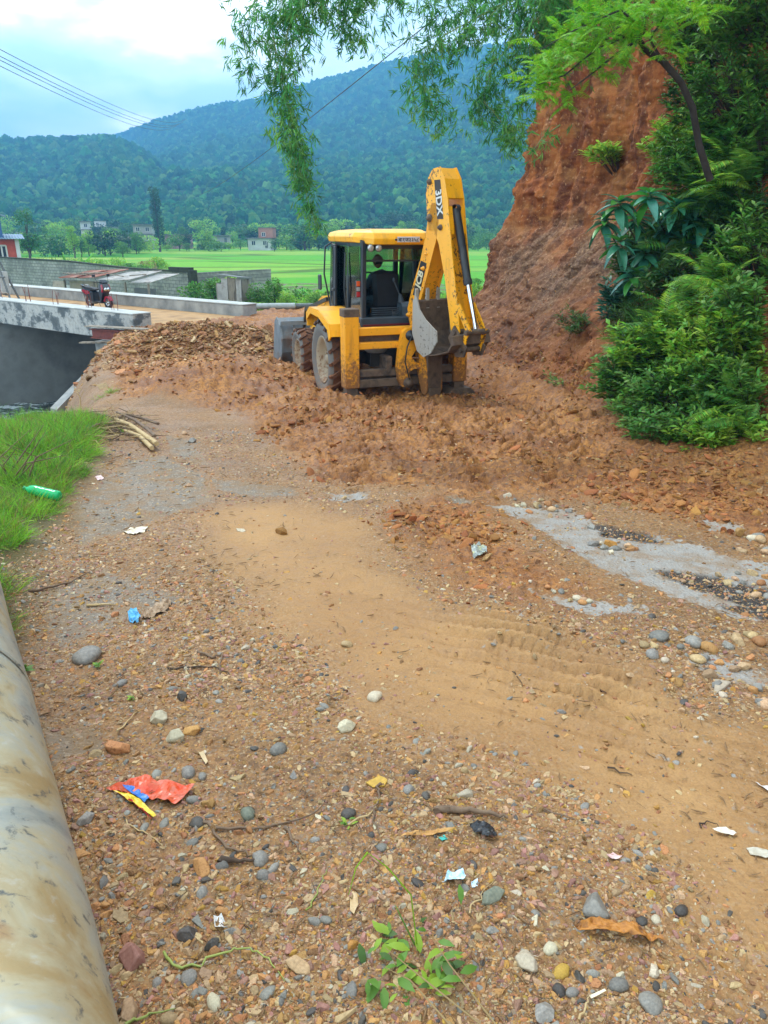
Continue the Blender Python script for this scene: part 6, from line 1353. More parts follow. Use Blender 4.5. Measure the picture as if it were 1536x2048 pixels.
for a_ in [('brown clod standing alone on the wet sand', 562, 1068, 34, 'angular', 1, 'mud'), ('large smooth grey oval cobble beside the pipe', 172, 1317, 58, 'round', 0, 'grey'), ('half buried grey green rock with a flat face', 985, 1800, 58, 'angular', 2, 'greygreen'),
    ('long pale grey rock near the orange wood splinters', 1192, 1822, 76, 'angular', 3, 'grey'), ('pale grey angular rock above the broken quartz pieces', 318, 1443, 46, 'angular', 4, 'white'), ('cream and rust quartz lump in the middle of the gravel', 692, 1456, 46, 'angular', 5, 'white'),
    ('grey blue pebble right of the dead leaf', 556, 1499, 36, 'round', 1, 'grey'), ('blue grey pebble touching the red packet', 388, 1600, 26, 'round', 2, 'grey'), ('round brown pebble right of the red packet', 495, 1628, 36, 'round', 3, 'greygreen'), ('pair of pale blue grey stones left of the packet', 172, 1645, 40, 'angular', 6, 'grey'),
    ('orange flat stone beside the pipe below the packet', 157, 1712, 50, 'slab', 0, 'orange'), ('red brown block of stone near the pipe mouth', 265, 1917, 66, 'angular', 0, 'pink'), ('large tan cobble half hidden by the pipe end', 258, 2022, 54, 'angular', 1, 'tan'), ('broken beige stone with pointed corner', 597, 1938, 56, 'angular', 2, 'tan'),
    ('grey blue pebble left of the beige square stone', 377, 1957, 30, 'round', 0, 'grey'), ('small grey blue pebble left of the larger one', 313, 1965, 20, 'round', 1, 'grey'), ('beige square stone beside the tan flake', 440, 1958, 28, 'angular', 3, 'tan'), ('tan flake leaning on the beige square stone', 411, 1950, 36, 'slab', 1, 'tan'),
    ('pale stone at the bottom edge near the stem', 427, 2007, 32, 'round', 2, 'white'), ('rounded tan stone at the very bottom edge', 338, 2040, 30, 'round', 3, 'tan'), ('dark wet stone above the white paper scrap', 375, 1872, 40, 'angular', 4, 'dark'), ('black angular stone right of the wet stone', 425, 1893, 34, 'angular', 5, 'dark'),
    ('slate grey stone left of the white paper scrap', 402, 1848, 36, 'slab', 2, 'grey'), ('yellow flat stone beside the dark buried slab', 472, 1815, 40, 'slab', 3, 'ochre'), ('orange stone left of the yellow flat one', 445, 1825, 34, 'angular', 6, 'orange'), ('rust coloured quartz block below the grey twig', 405, 1742, 56, 'angular', 2, 'orange'),
    ('light grey stone on the dark stick', 520, 1724, 36, 'round', 1, 'grey'), ('dark slate pebble left of the curved twig', 393, 1647, 28, 'round', 0, 'dark'), ('rusty stone lump left of the round brown pebble', 418, 1608, 34, 'angular', 3, 'orange'), ('cream quartz lump left of the dead leaf', 352, 1477, 44, 'angular', 0, 'white'),
    ('rust and cream quartz beside the cream lump', 385, 1465, 40, 'angular', 1, 'orange'), ('long ochre stone pointing at the quartz lumps', 235, 1503, 58, 'angular', 2, 'orange'), ('tan stone left of the long ochre stone', 192, 1513, 30, 'angular', 4, 'tan'), ('pale grey pebble below the dead leaf tip', 376, 1548, 34, 'round', 3, 'grey'),
    ('small grey pebble beside the pale grey one', 404, 1553, 22, 'round', 2, 'grey'), ('flat tan stone with dark edge in the gravel', 475, 1553, 34, 'slab', 4, 'tan'), ('upright grey shard in the middle gravel', 588, 1549, 26, 'slab', 0, 'grey'), ('orange flat stone above the blue pebbles', 755, 1567, 48, 'slab', 1, 'ochre'),
    ('large leaf shaped tan stone beside the roots', 702, 1587, 42, 'slab', 2, 'tan'), ('dark pebble near the roots', 697, 1628, 30, 'round', 1, 'dark'), ('slate pebble left of the driftwood', 817, 1581, 26, 'round', 3, 'grey'), ('dark pebble touching the slate pebble', 852, 1592, 24, 'round', 2, 'dark'),
    ('white quartz lump behind the driftwood', 930, 1590, 38, 'angular', 6, 'white'), ('small white pebble alone on the wet sand', 694, 1290, 26, 'round', 0, 'tan'), ('pale grey flat pebble on the gravel edge', 750, 1397, 34, 'round', 1, 'white'), ('dark rock lump in the upper gravel', 365, 1397, 30, 'angular', 5, 'dark'),
    ('white stone between twigs in the upper gravel', 490, 1297, 24, 'angular', 6, 'white'), ('blue grey flat stone in the upper gravel', 304, 1290, 30, 'slab', 3, 'grey'), ('pale blue stone left of the dark rock lump', 245, 1369, 24, 'round', 2, 'grey'), ('brown stone at the left edge of the wet sand', 787, 1190, 0, 'angular', 0, 'pink'),
    ('orange brown stone lying on the grey patch', 393, 1202, 20, 'slab', 4, 'orange'), ('rust stone left of the blue crumpled tube', 230, 1228, 22, 'angular', 1, 'orange'), ('two tone stones at the grass edge', 213, 1182, 16, 'angular', 2, 'pink'), ('blue chip of stone near the sand edge', 424, 1142, 18, 'slab', 0, 'grey'),
    ('pale flat stone left of the brown clod', 482, 1063, 24, 'slab', 1, 'white'), ('brown squared stone by the driftwood pile', 369, 869, 20, 'angular', 3, 'tan'), ('pale stone group below the squared stone', 385, 884, 24, 'angular', 4, 'grey'),
    ('large brown block among the grey cobbles', 1417, 1352, 40, 'angular', 3, 'tan'), ('flat grey cobble left of the brown block', 1318, 1278, 38, 'round', 0, 'grey'), ('round light cobble below the flat grey one', 1305, 1315, 30, 'round', 1, 'grey'), ('small round cobble beside the light cobble', 1330, 1325, 20, 'round', 2, 'white'),
    ('orange brown cobble among the grey cobbles', 1417, 1298, 36, 'round', 3, 'orange'), ('large brown and grey stone near the right edge', 1475, 1283, 44, 'angular', 2, 'tan'), ('round tan cobble resting on the concrete patch', 1395, 1318, 32, 'round', 0, 'tan'), ('long grey slab below the brown block', 1442, 1382, 62, 'slab', 2, 'white'),
    ('tan slab right of the long grey slab', 1458, 1370, 36, 'slab', 3, 'tan'), ('pale blue cobble between the flat grey cobbles', 1360, 1297, 20, 'round', 2, 'grey'), ('long thin grey cobble above the orange one', 1385, 1289, 38, 'round', 1, 'grey'), ('yellow brown rock on the concrete strip', 1220, 1088, 34, 'angular', 0, 'ochre'),
    ('grey rock on the concrete strip beside the yellow one', 1188, 1088, 28, 'angular', 1, 'grey'), ('orange rock at the right end of the strip pile', 1262, 1098, 26, 'angular', 2, 'orange'), ('white pebble below the concrete patch', 1525, 1412, 20, 'round', 3, 'white'), ('dark pebble right of the pale stone', 1186, 1815, 0, 'round', 0, 'dark'),
    ('round white pebble in the lower right gravel', 1100, 1897, 28, 'round', 1, 'white'), ('crumbly cream lump in the lower right gravel', 1052, 1928, 54, 'angular', 5, 'white'), ('yellow stone right of the cream lump', 1122, 1943, 34, 'round', 2, 'ochre'), ('orange flat stone right of the yellow stone', 1188, 1962, 32, 'slab', 1, 'orange'),
    ('light blue grey pebble in the bottom right gravel', 1238, 1967, 34, 'round', 3, 'grey'), ('blue grey oval pebble near the bottom right', 1303, 2003, 42, 'round', 0, 'grey'), ('cream yellow stone in the bottom right gravel', 1308, 1940, 34, 'angular', 6, 'white'), ('grey rock at the bottom edge right of the weed', 1088, 2030, 46, 'angular', 4, 'grey'),
    ('slate blue pebble left of its paler neighbour', 1118, 1983, 24, 'round', 1, 'dark'), ('pale slate pebble beside the slate blue one', 1145, 1987, 24, 'round', 2, 'grey'), ('pink flat stone below the grey green rock', 1072, 1812, 40, 'slab', 4, 'pink'), ('dark slate pebble in the right gravel', 1362, 1822, 26, 'round', 3, 'dark'),
    ('pale round pebble in the right gravel', 1313, 1838, 20, 'round', 1, 'white'), ('flat dark green slab buried in the ground', 503, 1772, 88, 'slab', 0, 'greygreen'), ('orange block at the bottom of the red stone', 428, 1905, 30, 'angular', 0, 'orange'), ('ochre pebble right of the weed roots', 705, 1895, 30, 'angular', 1, 'ochre'),
    ('grey pebble right of the ochre pebble', 652, 1845, 24, 'round', 2, 'grey'), ('pale flat stone near the pipe', 240, 1832, 40, 'slab', 1, 'tan'), ('pinkish stone right of the pale husk', 742, 1860, 28, 'slab', 2, 'pink'), ('tan slab at the bottom left of the weed', 690, 2020, 70, 'slab', 3, 'tan')]:
    lab, px, py, w_, kd, v_, mt_ = a_
    if w_: put('stone', lab, px, py, w_, kd, v_, mt_, sink=.35 if kd != 'slab' or w_ < 80 else .9, tilt=.25 if w_ < 80 else .05)
GM = [('tan', .32), ('orange', .19), ('grey', .04), ('dark', .02), ('pink', .13), ('white', .03), ('ochre', .04), ('shale', .16)]
def near_marks(SL):
    '''give each loose stone the name of the thing it lies nearest to'''
    MK = [(300, 1600, 'by the red packet'), (172, 1317, 'by the grey oval cobble'), (440, 1850, 'by the white paper scrap'), (562, 1068, 'by the brown mud clod'), (270, 1235, 'by the blue wrapper'), (555, 1500, 'by the grey blue pebble'), (690, 1456, 'by the quartz lump'), (940, 1630, 'by the driftwood piece'), (910, 1760, 'by the blue plastic scrap'),
          (820, 1900, 'by the leafy weed'), (985, 1800, 'by the grey green rock'), (1192, 1822, 'by the long pale rock'), (1220, 1865, 'by the orange splinters'), (1052, 1928, 'by the cream lump'), (1417, 1352, 'by the brown block'), (955, 1108, 'by the silver wrapper'), (265, 1066, 'by the beige scrap'), (265, 1917, 'by the red brown block'), (597, 1938, 'by the pointed beige stone'),
          (430, 1330, 'by the forked twig'), (520, 1650, 'by the curved grey twig'), (1220, 1090, 'on the concrete strip'), (1450, 1665, 'by the pale torn scrap'), (1300, 2003, 'by the blue grey oval pebble'), (110, 1180, 'by the bent twig'), (750, 1397, 'by the pale flat pebble'), (1226, 1712, 'by the pink wrapper bit'), (330, 1443, 'by the pale angular rock'), (400, 920, 'by the driftwood pile'), (760, 1620, 'by the root strands'), (503, 1772, 'by the buried dark slab')]
    b = {}
    for o, adj in SL:
        px, py = px_of(o.location); b.setdefault((adj, min(MK, key=lambda m: math.hypot(m[0]-px, m[1]-py))[2]), []).append((px, o))
    for (adj, mk), L_ in b.items():
        L_.sort(key=lambda q: q[0])
        for i, (_, o) in enumerate(L_): o['label'] = 'loose %s stone %s' % (adj, mk)+('' if len(L_) == 1 else ', '+ORD[min(i, 23)])
def gravel():
    r = np.random.default_rng(21); P = []; W_ = []
    for mt, w in GM:
        for kd, kw in ((('round', .45), ('angular', .55)) if mt in ('grey', 'dark') else (('slab', .5), ('angular', .5))):
            for v in range(3): P.append(rock(kd, v, mt)); W_.append(w*kw/3)
    W_ = np.array(W_)/sum(W_)
    n = 330000; y = .75*np.exp(r.random(n)**1.0*math.log(9.5/.75)); x = r.uniform(-1, 1, n)*(.62*y+.35); F_ = fields(x, y); dz, ms, mc, mm, mt_ = detail(x, y, F_)
    p = (1-.93*sst(.05, -.12, F_[0]))*(1-.72*mc)*(1-.80*mm)*(1-.8*sst(0, -.3, F_[4])); p *= sst(4.6, 2.6, y+.35*x)*.72+.28; p *= .5+1.1*sst(.35, .62, fbm(x*2.1, y*2.1, 3, 83)); p *= np.where(x > .25+.25*y, .75, 1)
    p = np.maximum(p, .8*(tarf := sst(.05, -.02, F_[2]))); p = p*(x > -.60*y-.38)
    keep = r.random(n) < p; x, y, dz, ms = x[keep], y[keep], dz[keep], ms[keep]; n = len(x)
    s = .0060*np.exp(r.normal(0, .70, n))*(.62+.25*y)*(1.0+.7*fbm(x*1.3, y*1.3, 2, 19)); s = np.clip(s, .003, .048)
    z = gmacro(x, y)+dz; pk = r.choice(len(P), n, p=W_)
    o = scatter('gravel', np.stack([x, y, z-s*.02], 1), np.stack([r.normal(0, .35, n), r.normal(0, .35, n), r.uniform(0, 6.28, n)], 1), np.stack([s, s*r.uniform(.7, 1, n), s*r.uniform(.6, 1, n)], 1), P, pk, 'mixed gravel of brown, orange and grey chips')
    print('gravel', n)
    # countable stones, one object each
    n = 150; y = .9*np.exp(r.random(n*6)*math.log(6.5/.9)); x = r.uniform(-1, 1, n*6)*(.56*y+.12); F_ = fields(x, y); ok = (F_[0] > .06) & (F_[4] > .02) & (r.random(n*6) < 1-.8*sst(.1, -.2, F_[3])) & (x > -.46*y-.05); x, y = x[ok][:n], y[ok][:n]; z = gz(x, y)
    SL = []; mk = [m for m, _ in GM]; mw = np.array([w for _, w in GM]); mw /= mw.sum()
    for i in range(len(x)):
        mt = mk[int(r.choice(len(mk), p=mw))]; kd = 'round' if mt in ('grey', 'dark') and r.random() < .55 else ('slab' if r.random() < .5 else 'angular'); s = r.uniform(.017, .034)*(.8+.28*y[i])
        o = link('stone', rock(kd, int(r.integers(0, 6)), mt), None, (x[i], y[i], z[i]+s*.02), (r.normal(0, .2), r.normal(0, .2), r.uniform(0, 6.28)), s)
        SL.append((o, '%s %s' % ({'tan': 'tan', 'orange': 'orange brown', 'grey': 'grey', 'dark': 'dark slate', 'pink': 'pinkish brown', 'white': 'cream white', 'ochre': 'yellow ochre', 'shale': 'brown shale'}[mt], {'round': 'rounded', 'slab': 'flat', 'angular': 'angular'}[kd])))
        zone = 'near the camera' if y[i] < 1.8 else 'in the middle gravel' if y[i] < 3.4 else 'in the far gravel'
        tag(o, '%s %s stone lying loose %s' % ({'tan': 'tan', 'orange': 'orange brown', 'grey': 'grey', 'dark': 'dark slate', 'pink': 'pinkish brown', 'white': 'cream white', 'ochre': 'yellow ochre', 'shale': 'brown shale'}[mt], {'round': 'rounded', 'slab': 'flat', 'angular': 'angular'}[kd], zone), 'stone', 'loose stones in the roadside gravel')
    for pl, k, lo, hi in (([(1280, 1262), (1536, 1258), (1536, 1425), (1400, 1400), (1290, 1340)], 24, 12, 30), ([(990, 985), (1085, 995), (1200, 1035), (1180, 1060), (1050, 1022)], 20, 10, 24), ([(1180, 1078), (1285, 1085), (1270, 1108), (1190, 1100)], 9, 12, 26), ([(1420, 1130), (1536, 1150), (1536, 1200), (1460, 1180)], 12, 12, 26), ([(1050, 1168), (1150, 1190), (1200, 1212), (1090, 1192)], 12, 10, 20), ([(1430, 1060), (1536, 1080), (1536, 1120), (1440, 1095)], 10, 12, 30)):
        c_ = 0
        while c_ < k:
            px, py = r.uniform(min(p[0] for p in pl), max(p[0] for p in pl)), r.uniform(min(p[1] for p in pl), max(p[1] for p in pl))
            if poly_sd(np.array([px]), np.array([py]), pl)[0] > 0: continue
            mt = ['grey', 'tan', 'tan', 'orange', 'grey', 'tan', 'orange', 'white'][int(r.integers(0, 8))]; kd = 'round' if r.random() < .35 else 'angular'; c_ += 1
            o = put('stone', 'cobble', px, py, r.uniform(lo, hi), kd, int(r.integers(0, 6)), mt, 'loose stones in the roadside gravel'); SL.append((o, '%s %s' % ({'tan': 'tan', 'orange': 'orange brown', 'grey': 'grey', 'dark': 'dark slate', 'white': 'cream white'}[mt], {'round': 'rounded', 'angular': 'angular'}[kd])))
    near_marks(SL)
gravel()
def straw():
    '''broken straw, twig and husk bits trodden into the road'''
    r = np.random.default_rng(61); P = []
    for i, m in enumerate((LF_DRY, M('twig_bits', ['#3e2c1e', '#5c4430'], rough=.9, bump=0), M('bark_bits', ['#6d5236', '#8c6d49'], rough=.9, bump=0))):
        for k in range(3):
            b = MB(); c = r.uniform(-.12, .12); b.tube([(-.5, 0, 0), (-.1, c, .02), (.25, c*.6, .01), (.5, 0, 0)], [.012, .02, .018, .008] if i < 2 else [.02, .06, .05, .02], 4, False); P.append(b.mesh('straw', m))
    n = 9000; y = .8*np.exp(r.random(n)*math.log(9/.8)); x = r.uniform(-1, 1, n)*(.6*y+.3); F_ = fields(x, y); dz, ms, mc, mm, mt_ = detail(x, y, F_)
    p = (1-.72*ms)*(1-.5*mm)*(.15+1.6*sst(.5, .7, fbm(x*2.6, y*2.6, 3, 12)))*(x > -.6*y-.35); k = r.random(n) < p; x, y, dz = x[k], y[k], dz[k]; n = len(x)
    s = r.uniform(.012, .045, n)*(.8+.2*y); scatter('straw_bits', np.stack([x, y, gmacro(x, y)+dz+.003+.002*y], 1), np.stack([r.normal(0, .15, n), r.normal(0, .15, n), r.uniform(0, 6.28, n)], 1), np.stack([s, s, s], 1), P, r.integers(0, 9, n), 'broken straw and twig bits trodden into the road')
straw()
def clods():
    r = np.random.default_rng(31); P = [rock_shape('angular', 200+i, SM['mud'], 'clod') for i in range(5)]+[rock_shape('round', 210+i, SM['mud'], 'clod') for i in range(3)]+[rock('slab', i, 'shale') for i in range(2)]+[rock('slab', 1, 'tan')]
    n = 90000; y = 3.6*np.exp(r.random(n)*math.log(24/3.6)); x = r.uniform(-1, 1, n)*(.62*y+.5); F_ = fields(x, y); dz, ms, mc, mm, mt_ = detail(x, y, F_)
    p = mm*(.10+1.5*sst(.48, .70, fbm(x*1.2, y*1.6, 4, 52))); p *= line_sd(x, y, CREST2) < 1.5
    keep = r.random(n) < p; x, y, dz = x[keep], y[keep], dz[keep]; n = len(x); s = .017*np.exp(r.normal(0, .70, n))*(.5+.13*y)
    s = np.clip(s, .008, .13); pk = r.choice(11, n, p=[.13]*5+[.07]*3+[.06, .05, .03])
    scatter('mud_clods', np.stack([x, y, gmacro(x, y)+dz+s*.04], 1), np.stack([r.normal(0, .5, n), r.normal(0, .5, n), r.uniform(0, 6.28, n)], 1), np.stack([s*1.2, s, s*.6], 1), P, pk, 'churned clods of orange brown mud'); print('clods', n)
    n = 26000; u = r.uniform(.25, .93, n); h = np.abs(r.normal(.1, .85, n)); X, Y, Z, s_ = cliff_surf(u, h); s = .022*np.exp(r.normal(0, .6, n))*(1+.9*(h < .6)); s = np.clip(s, .012, .20)
    keep = (r.random(n) < .35+.9*sst(.4, .6, fbm(s_*1.5, h*1.5, 3, 3))); X, Y, Z, s = X[keep], Y[keep], Z[keep], s[keep]; n = len(X)
    scatter('slope_debris', np.stack([X, Y, Z], 1), r.normal(0, 1.5, (n, 3)), np.stack([s, s*.85, s*.75], 1), P, r.choice(11, n, p=[.10]*5+[.06]*3+[.16, .10, .06]), 'crumbled earth and stone chips at the foot of the cutting')
clods()
def shale_heap():
    r = np.random.default_rng(41); c = Vector((-4.6, 18.4, float(gmacro(-4.6, 18.4)))); t = thing('shale_heap', 'heap of broken brown shale slabs pushed up against the bridge end', 'rubble heap', c)
    P = [rock_shape('slab', 300+i, SM[m], 'slab') for i, m in enumerate(('shale', 'shale', 'tan', 'shale', 'orange', 'shale'))]
    def pts(n):
        x = r.normal(-4.7, 1.25, n*3); y = 18.5+r.normal(0, 1.3, n*3)-.35*(x+4.7); ok = (line_sd(x, y, CREST2) < 1.3) & (y > 13.5) & (y < 23); return x[ok][:n], y[ok][:n]
    x, y = pts(290); z = gz(x, y)
    for i in range(len(x)): link('slab', P[i % 6], t, Vector((x[i], y[i], z[i]+.03))-c, (r.normal(-.35, .3), r.normal(0, .35), r.uniform(0, 6.28)), r.uniform(.17, .38))
    x, y = pts(5200); n = len(x); s = r.uniform(.05, .17, n)
    scatter('slab_chips', np.stack([x-c.x, y-c.y, gz(x, y)-c.z+.015], 1), np.stack([r.normal(-.2, .4, n), r.normal(0, .4, n), r.uniform(0, 6.28, n)], 1), np.stack([s, s, s], 1), P, r.integers(0, 6, n), None, t)
shale_heap()

# ------------------------------------------------------------------ litter, driftwood, the big pipe
def scrap(name, label, pts, mat, h=.012, parent=None, cat='litter', seed=0, lift=.004):
    G_ = [gp(*p) for p in pts]; c = sum(G_, Vector())/len(G_); r = np.random.default_rng(seed+7)
    bm = bmesh.new(); f = bm.faces.new([bm.verts.new((p.x-c.x, p.y-c.y, 0)) for p in G_]); bmesh.ops.triangulate(bm, faces=[f])
    for _ in range(3): bmesh.ops.subdivide_edges(bm, edges=[e for e in bm.edges if e.calc_length() > .008], cuts=1, use_grid_fill=True); bmesh.ops.triangulate(bm, faces=bm.faces)
    for v in bm.verts:
        wx, wy = v.co.x+c.x, v.co.y+c.y; v.co.z = float(gmacro(wx, wy))-float(gmacro(c.x, c.y))+lift+h*(float(ridge(v.co.x*22+seed, v.co.y*22, 3, seed))-.45)*1.6+max(0, float(gz(wx, wy)[0])-float(gmacro(wx, wy)))
    m = MB(); m.bm(bm, Matrix(), False); me = m.mesh(name, mat); loc = Vector((c.x, c.y, float(gmacro(c.x, c.y))))
    o = link(name, me, parent, loc-(parent.location if parent else Vector())); so_ = o.modifiers.new('thickness', 'SOLIDIFY'); so_.thickness = .0012
    return tag(o, label, None if parent else cat)
PC = lambda n, c, ro=.35: M(n, c, scale=25, rough=ro, bump=.3, bscale=60, bdist=.003)
t = thing('plastic_packet', 'torn red orange plastic packet with blue and yellow stripes', 'packet', gp(300, 1600))
scrap('packet_sheet', None, [(213, 1585), (250, 1578), (290, 1562), (340, 1570), (390, 1578), (378, 1592), (352, 1612), (320, 1606), (285, 1600), (250, 1596)], PC('packet_orange', ['#d9442a', '#e0603a', '#c96a50']), .02, t, seed=1, lift=.01)
scrap('blue_stripe', None, [(247, 1583), (270, 1584), (300, 1605), (290, 1612), (262, 1597)], PC('packet_blue', ['#1f4fae', '#3c86c9']), .012, t, seed=2, lift=.017)
scrap('yellow_stripe', None, [(228, 1592), (262, 1598), (290, 1614), (314, 1641), (308, 1645), (280, 1622), (250, 1604)], PC('packet_yellow', ['#e2b81e', '#e8cf3c']), .01, t, seed=3, lift=.014)
scrap('red_stripe', None, [(236, 1598), (262, 1607), (284, 1626), (300, 1641), (306, 1644), (282, 1621), (250, 1603)], PC('packet_red', ['#b3201c', '#c8352a']), .01, t, seed=4, lift=.012)
for i, (nm, lab, pts, cols, h) in enumerate((
    ('plastic_scrap', 'crumpled light blue and white plastic scrap behind the weed', [(885, 1762), (898, 1748), (925, 1746), (932, 1758), (925, 1770), (898, 1770)], ['#7fc1dc', '#d6e6ea', '#4ea6c4'], .03), ('plastic_scrap', 'small pale blue plastic scrap right of the crumpled one', [(942, 1766), (955, 1760), (955, 1774), (944, 1778)], ['#9fc9e2', '#d9e6ee'], .015),
    ('plastic_scrap', 'teal plastic bit beside the dry husk', [(877, 1678), (888, 1674), (896, 1682), (884, 1686)], ['#2f9c90', '#49b3a4'], .008), ('paper_scrap', 'white paper scrap among dark stones near the pipe', [(428, 1842), (444, 1838), (456, 1852), (440, 1866), (430, 1858)], ['#dcd9d2', '#f0eee8'], .025),
    ('paper_scrap', 'pale torn scrap on the wet sand at the right', [(1424, 1660), (1450, 1660), (1473, 1668), (1466, 1674), (1440, 1670)], ['#cfc4ae', '#e3dac8'], .012), ('paper_scrap', 'pink and white wrapper bit at the edge of the wet sand', [(1212, 1712), (1226, 1706), (1244, 1716), (1228, 1720)], ['#c98b86', '#e2d3cb'], .012),
    ('plastic_scrap', 'white scrap at the right edge of the wet sand', [(1510, 1568), (1536, 1577), (1560, 1590), (1534, 1586)], ['#d9cfc8', '#e8e0da'], .012), ('paper_scrap', 'faded pale scrap low on the right edge', [(1492, 1698), (1520, 1700), (1560, 1716), (1530, 1720), (1500, 1712)], ['#b3a892', '#c2b8a4'], .008),
    ('foil_wrapper', 'crumpled silvery wrapper on the mud edge in mid road', [(942, 1106), (952, 1098), (972, 1100), (974, 1110), (960, 1120), (946, 1120)], ['#b9bcb0', '#8f9690', '#c5c08a'], .05), ('plastic_sheet', 'pale beige plastic scrap on the upper gravel', [(246, 1066), (262, 1058), (296, 1056), (290, 1068), (268, 1074)], ['#cbb99a', '#ddcfb4'], .02),
    ('paper_scrap', 'small pink scrap at the grass edge', [(190, 956), (202, 952), (208, 958), (196, 962)], ['#d1a5a0', '#e0c4bc'], .01), ('straw', 'pale flat straw piece in the bottom right gravel', [(1178, 1994), (1208, 1980), (1212, 1984), (1182, 2000)], ['#d8ccaa', '#e6dcc0'], .004),
    ('husk', 'brown dry husk beside the blue crumpled tube', [(283, 1236), (300, 1218), (330, 1202), (343, 1204), (336, 1218), (305, 1236), (290, 1242)], ['#8a6e52', '#a98c6c'], .03), ('blue_tube', 'crumpled bright blue wrapper tied to the brown husk', [(256, 1226), (274, 1222), (282, 1238), (276, 1248), (258, 1242)], ['#2f8fc4', '#6db9dc', '#2375a8'], .04),
    ('dry_leaf', 'pale dry leaf standing left of the weed', [(700, 1802), (705, 1786), (714, 1790), (717, 1812), (708, 1832), (700, 1825)], ['#b08d5c', '#cbb085'], .01), ('dry_leaf', 'long orange brown husk left of the teal bit', [(798, 1678), (830, 1664), (870, 1664), (912, 1660), (880, 1672), (840, 1674)], ['#a9753a', '#c39350'], .015),
    ('dry_leaf', 'small beige dead leaf beside the curved twig', [(398, 1508), (408, 1504), (416, 1526), (412, 1532)], ['#b99c70', '#cdb48a'], .008), ('dry_leaf', 'dark curled leaf alone on the wet sand', [(1198, 1388), (1208, 1386), (1214, 1392), (1204, 1394)], ['#4d3524', '#6a4a30'], .012),
    ('wood_splinters', 'splintered orange wood on the lower right gravel', [(1142, 1862), (1180, 1846), (1225, 1846), (1290, 1862), (1332, 1884), (1290, 1882), (1220, 1872), (1170, 1868)], ['#8d5620', '#b5762c', '#6a3f18'], .03), ('ash_patch', 'flake of black charcoal right of the husk', [(938, 1656), (960, 1650), (985, 1658), (994, 1676), (975, 1684), (950, 1668)], ['#1c1b1c', '#2c2b2c'], .025))):
    scrap(nm, lab, pts, PC(nm+'_skin', cols, .6 if 'leaf' in nm or 'wood' in nm or 'husk' in nm else .35), h, seed=10+i, cat={'wood_splinters': 'wood', 'dry_leaf': 'leaf', 'husk': 'husk', 'ash_patch': 'charcoal'}.get(nm, 'litter'))
def twig(name, label, pts, wpx, mat, cat='twig', kink=.004, seed=0, lift=.006):
    r = np.random.default_rng(seed); G_ = [gp(*p) for p in pts]; d = (G_[0]-EYE).length; rad = wpx*d/FPX/2; o0 = G_[0]; P = []
    for a, b in zip(G_[:-1], G_[1:]):
        for k in range(4): P.append(a.lerp(b, k/4)-o0+Vector((r.normal(0, kink), r.normal(0, kink), rad*.8+abs(r.normal(0, kink))+lift*.3)))
    P.append(G_[-1]-o0+Vector((0, 0, rad*.8))); n = len(P)
    o = MB().tube(P, [rad*(1.1-.75*i/(n-1))*r.uniform(.85, 1.15) for i in range(n)], 7).build(name, mat); o.location = o0; return tag(o, label, cat)
TWG = M('grey_twig', ['#5f4a38', '#7d6650'], scale=20, rough=.85, bump=.4, bscale=80); TWD = M('dark_twig', ['#3a2b20', '#52402f'], scale=20, rough=.85, bump=.4, bscale=80); TWL = M('pale_straw', ['#a88b5e', '#c2a878'], scale=20, rough=.8, bump=.2); TWG2 = M('green_stem', ['#7d8a3c', '#98a24e'], rough=.6, bump=0)
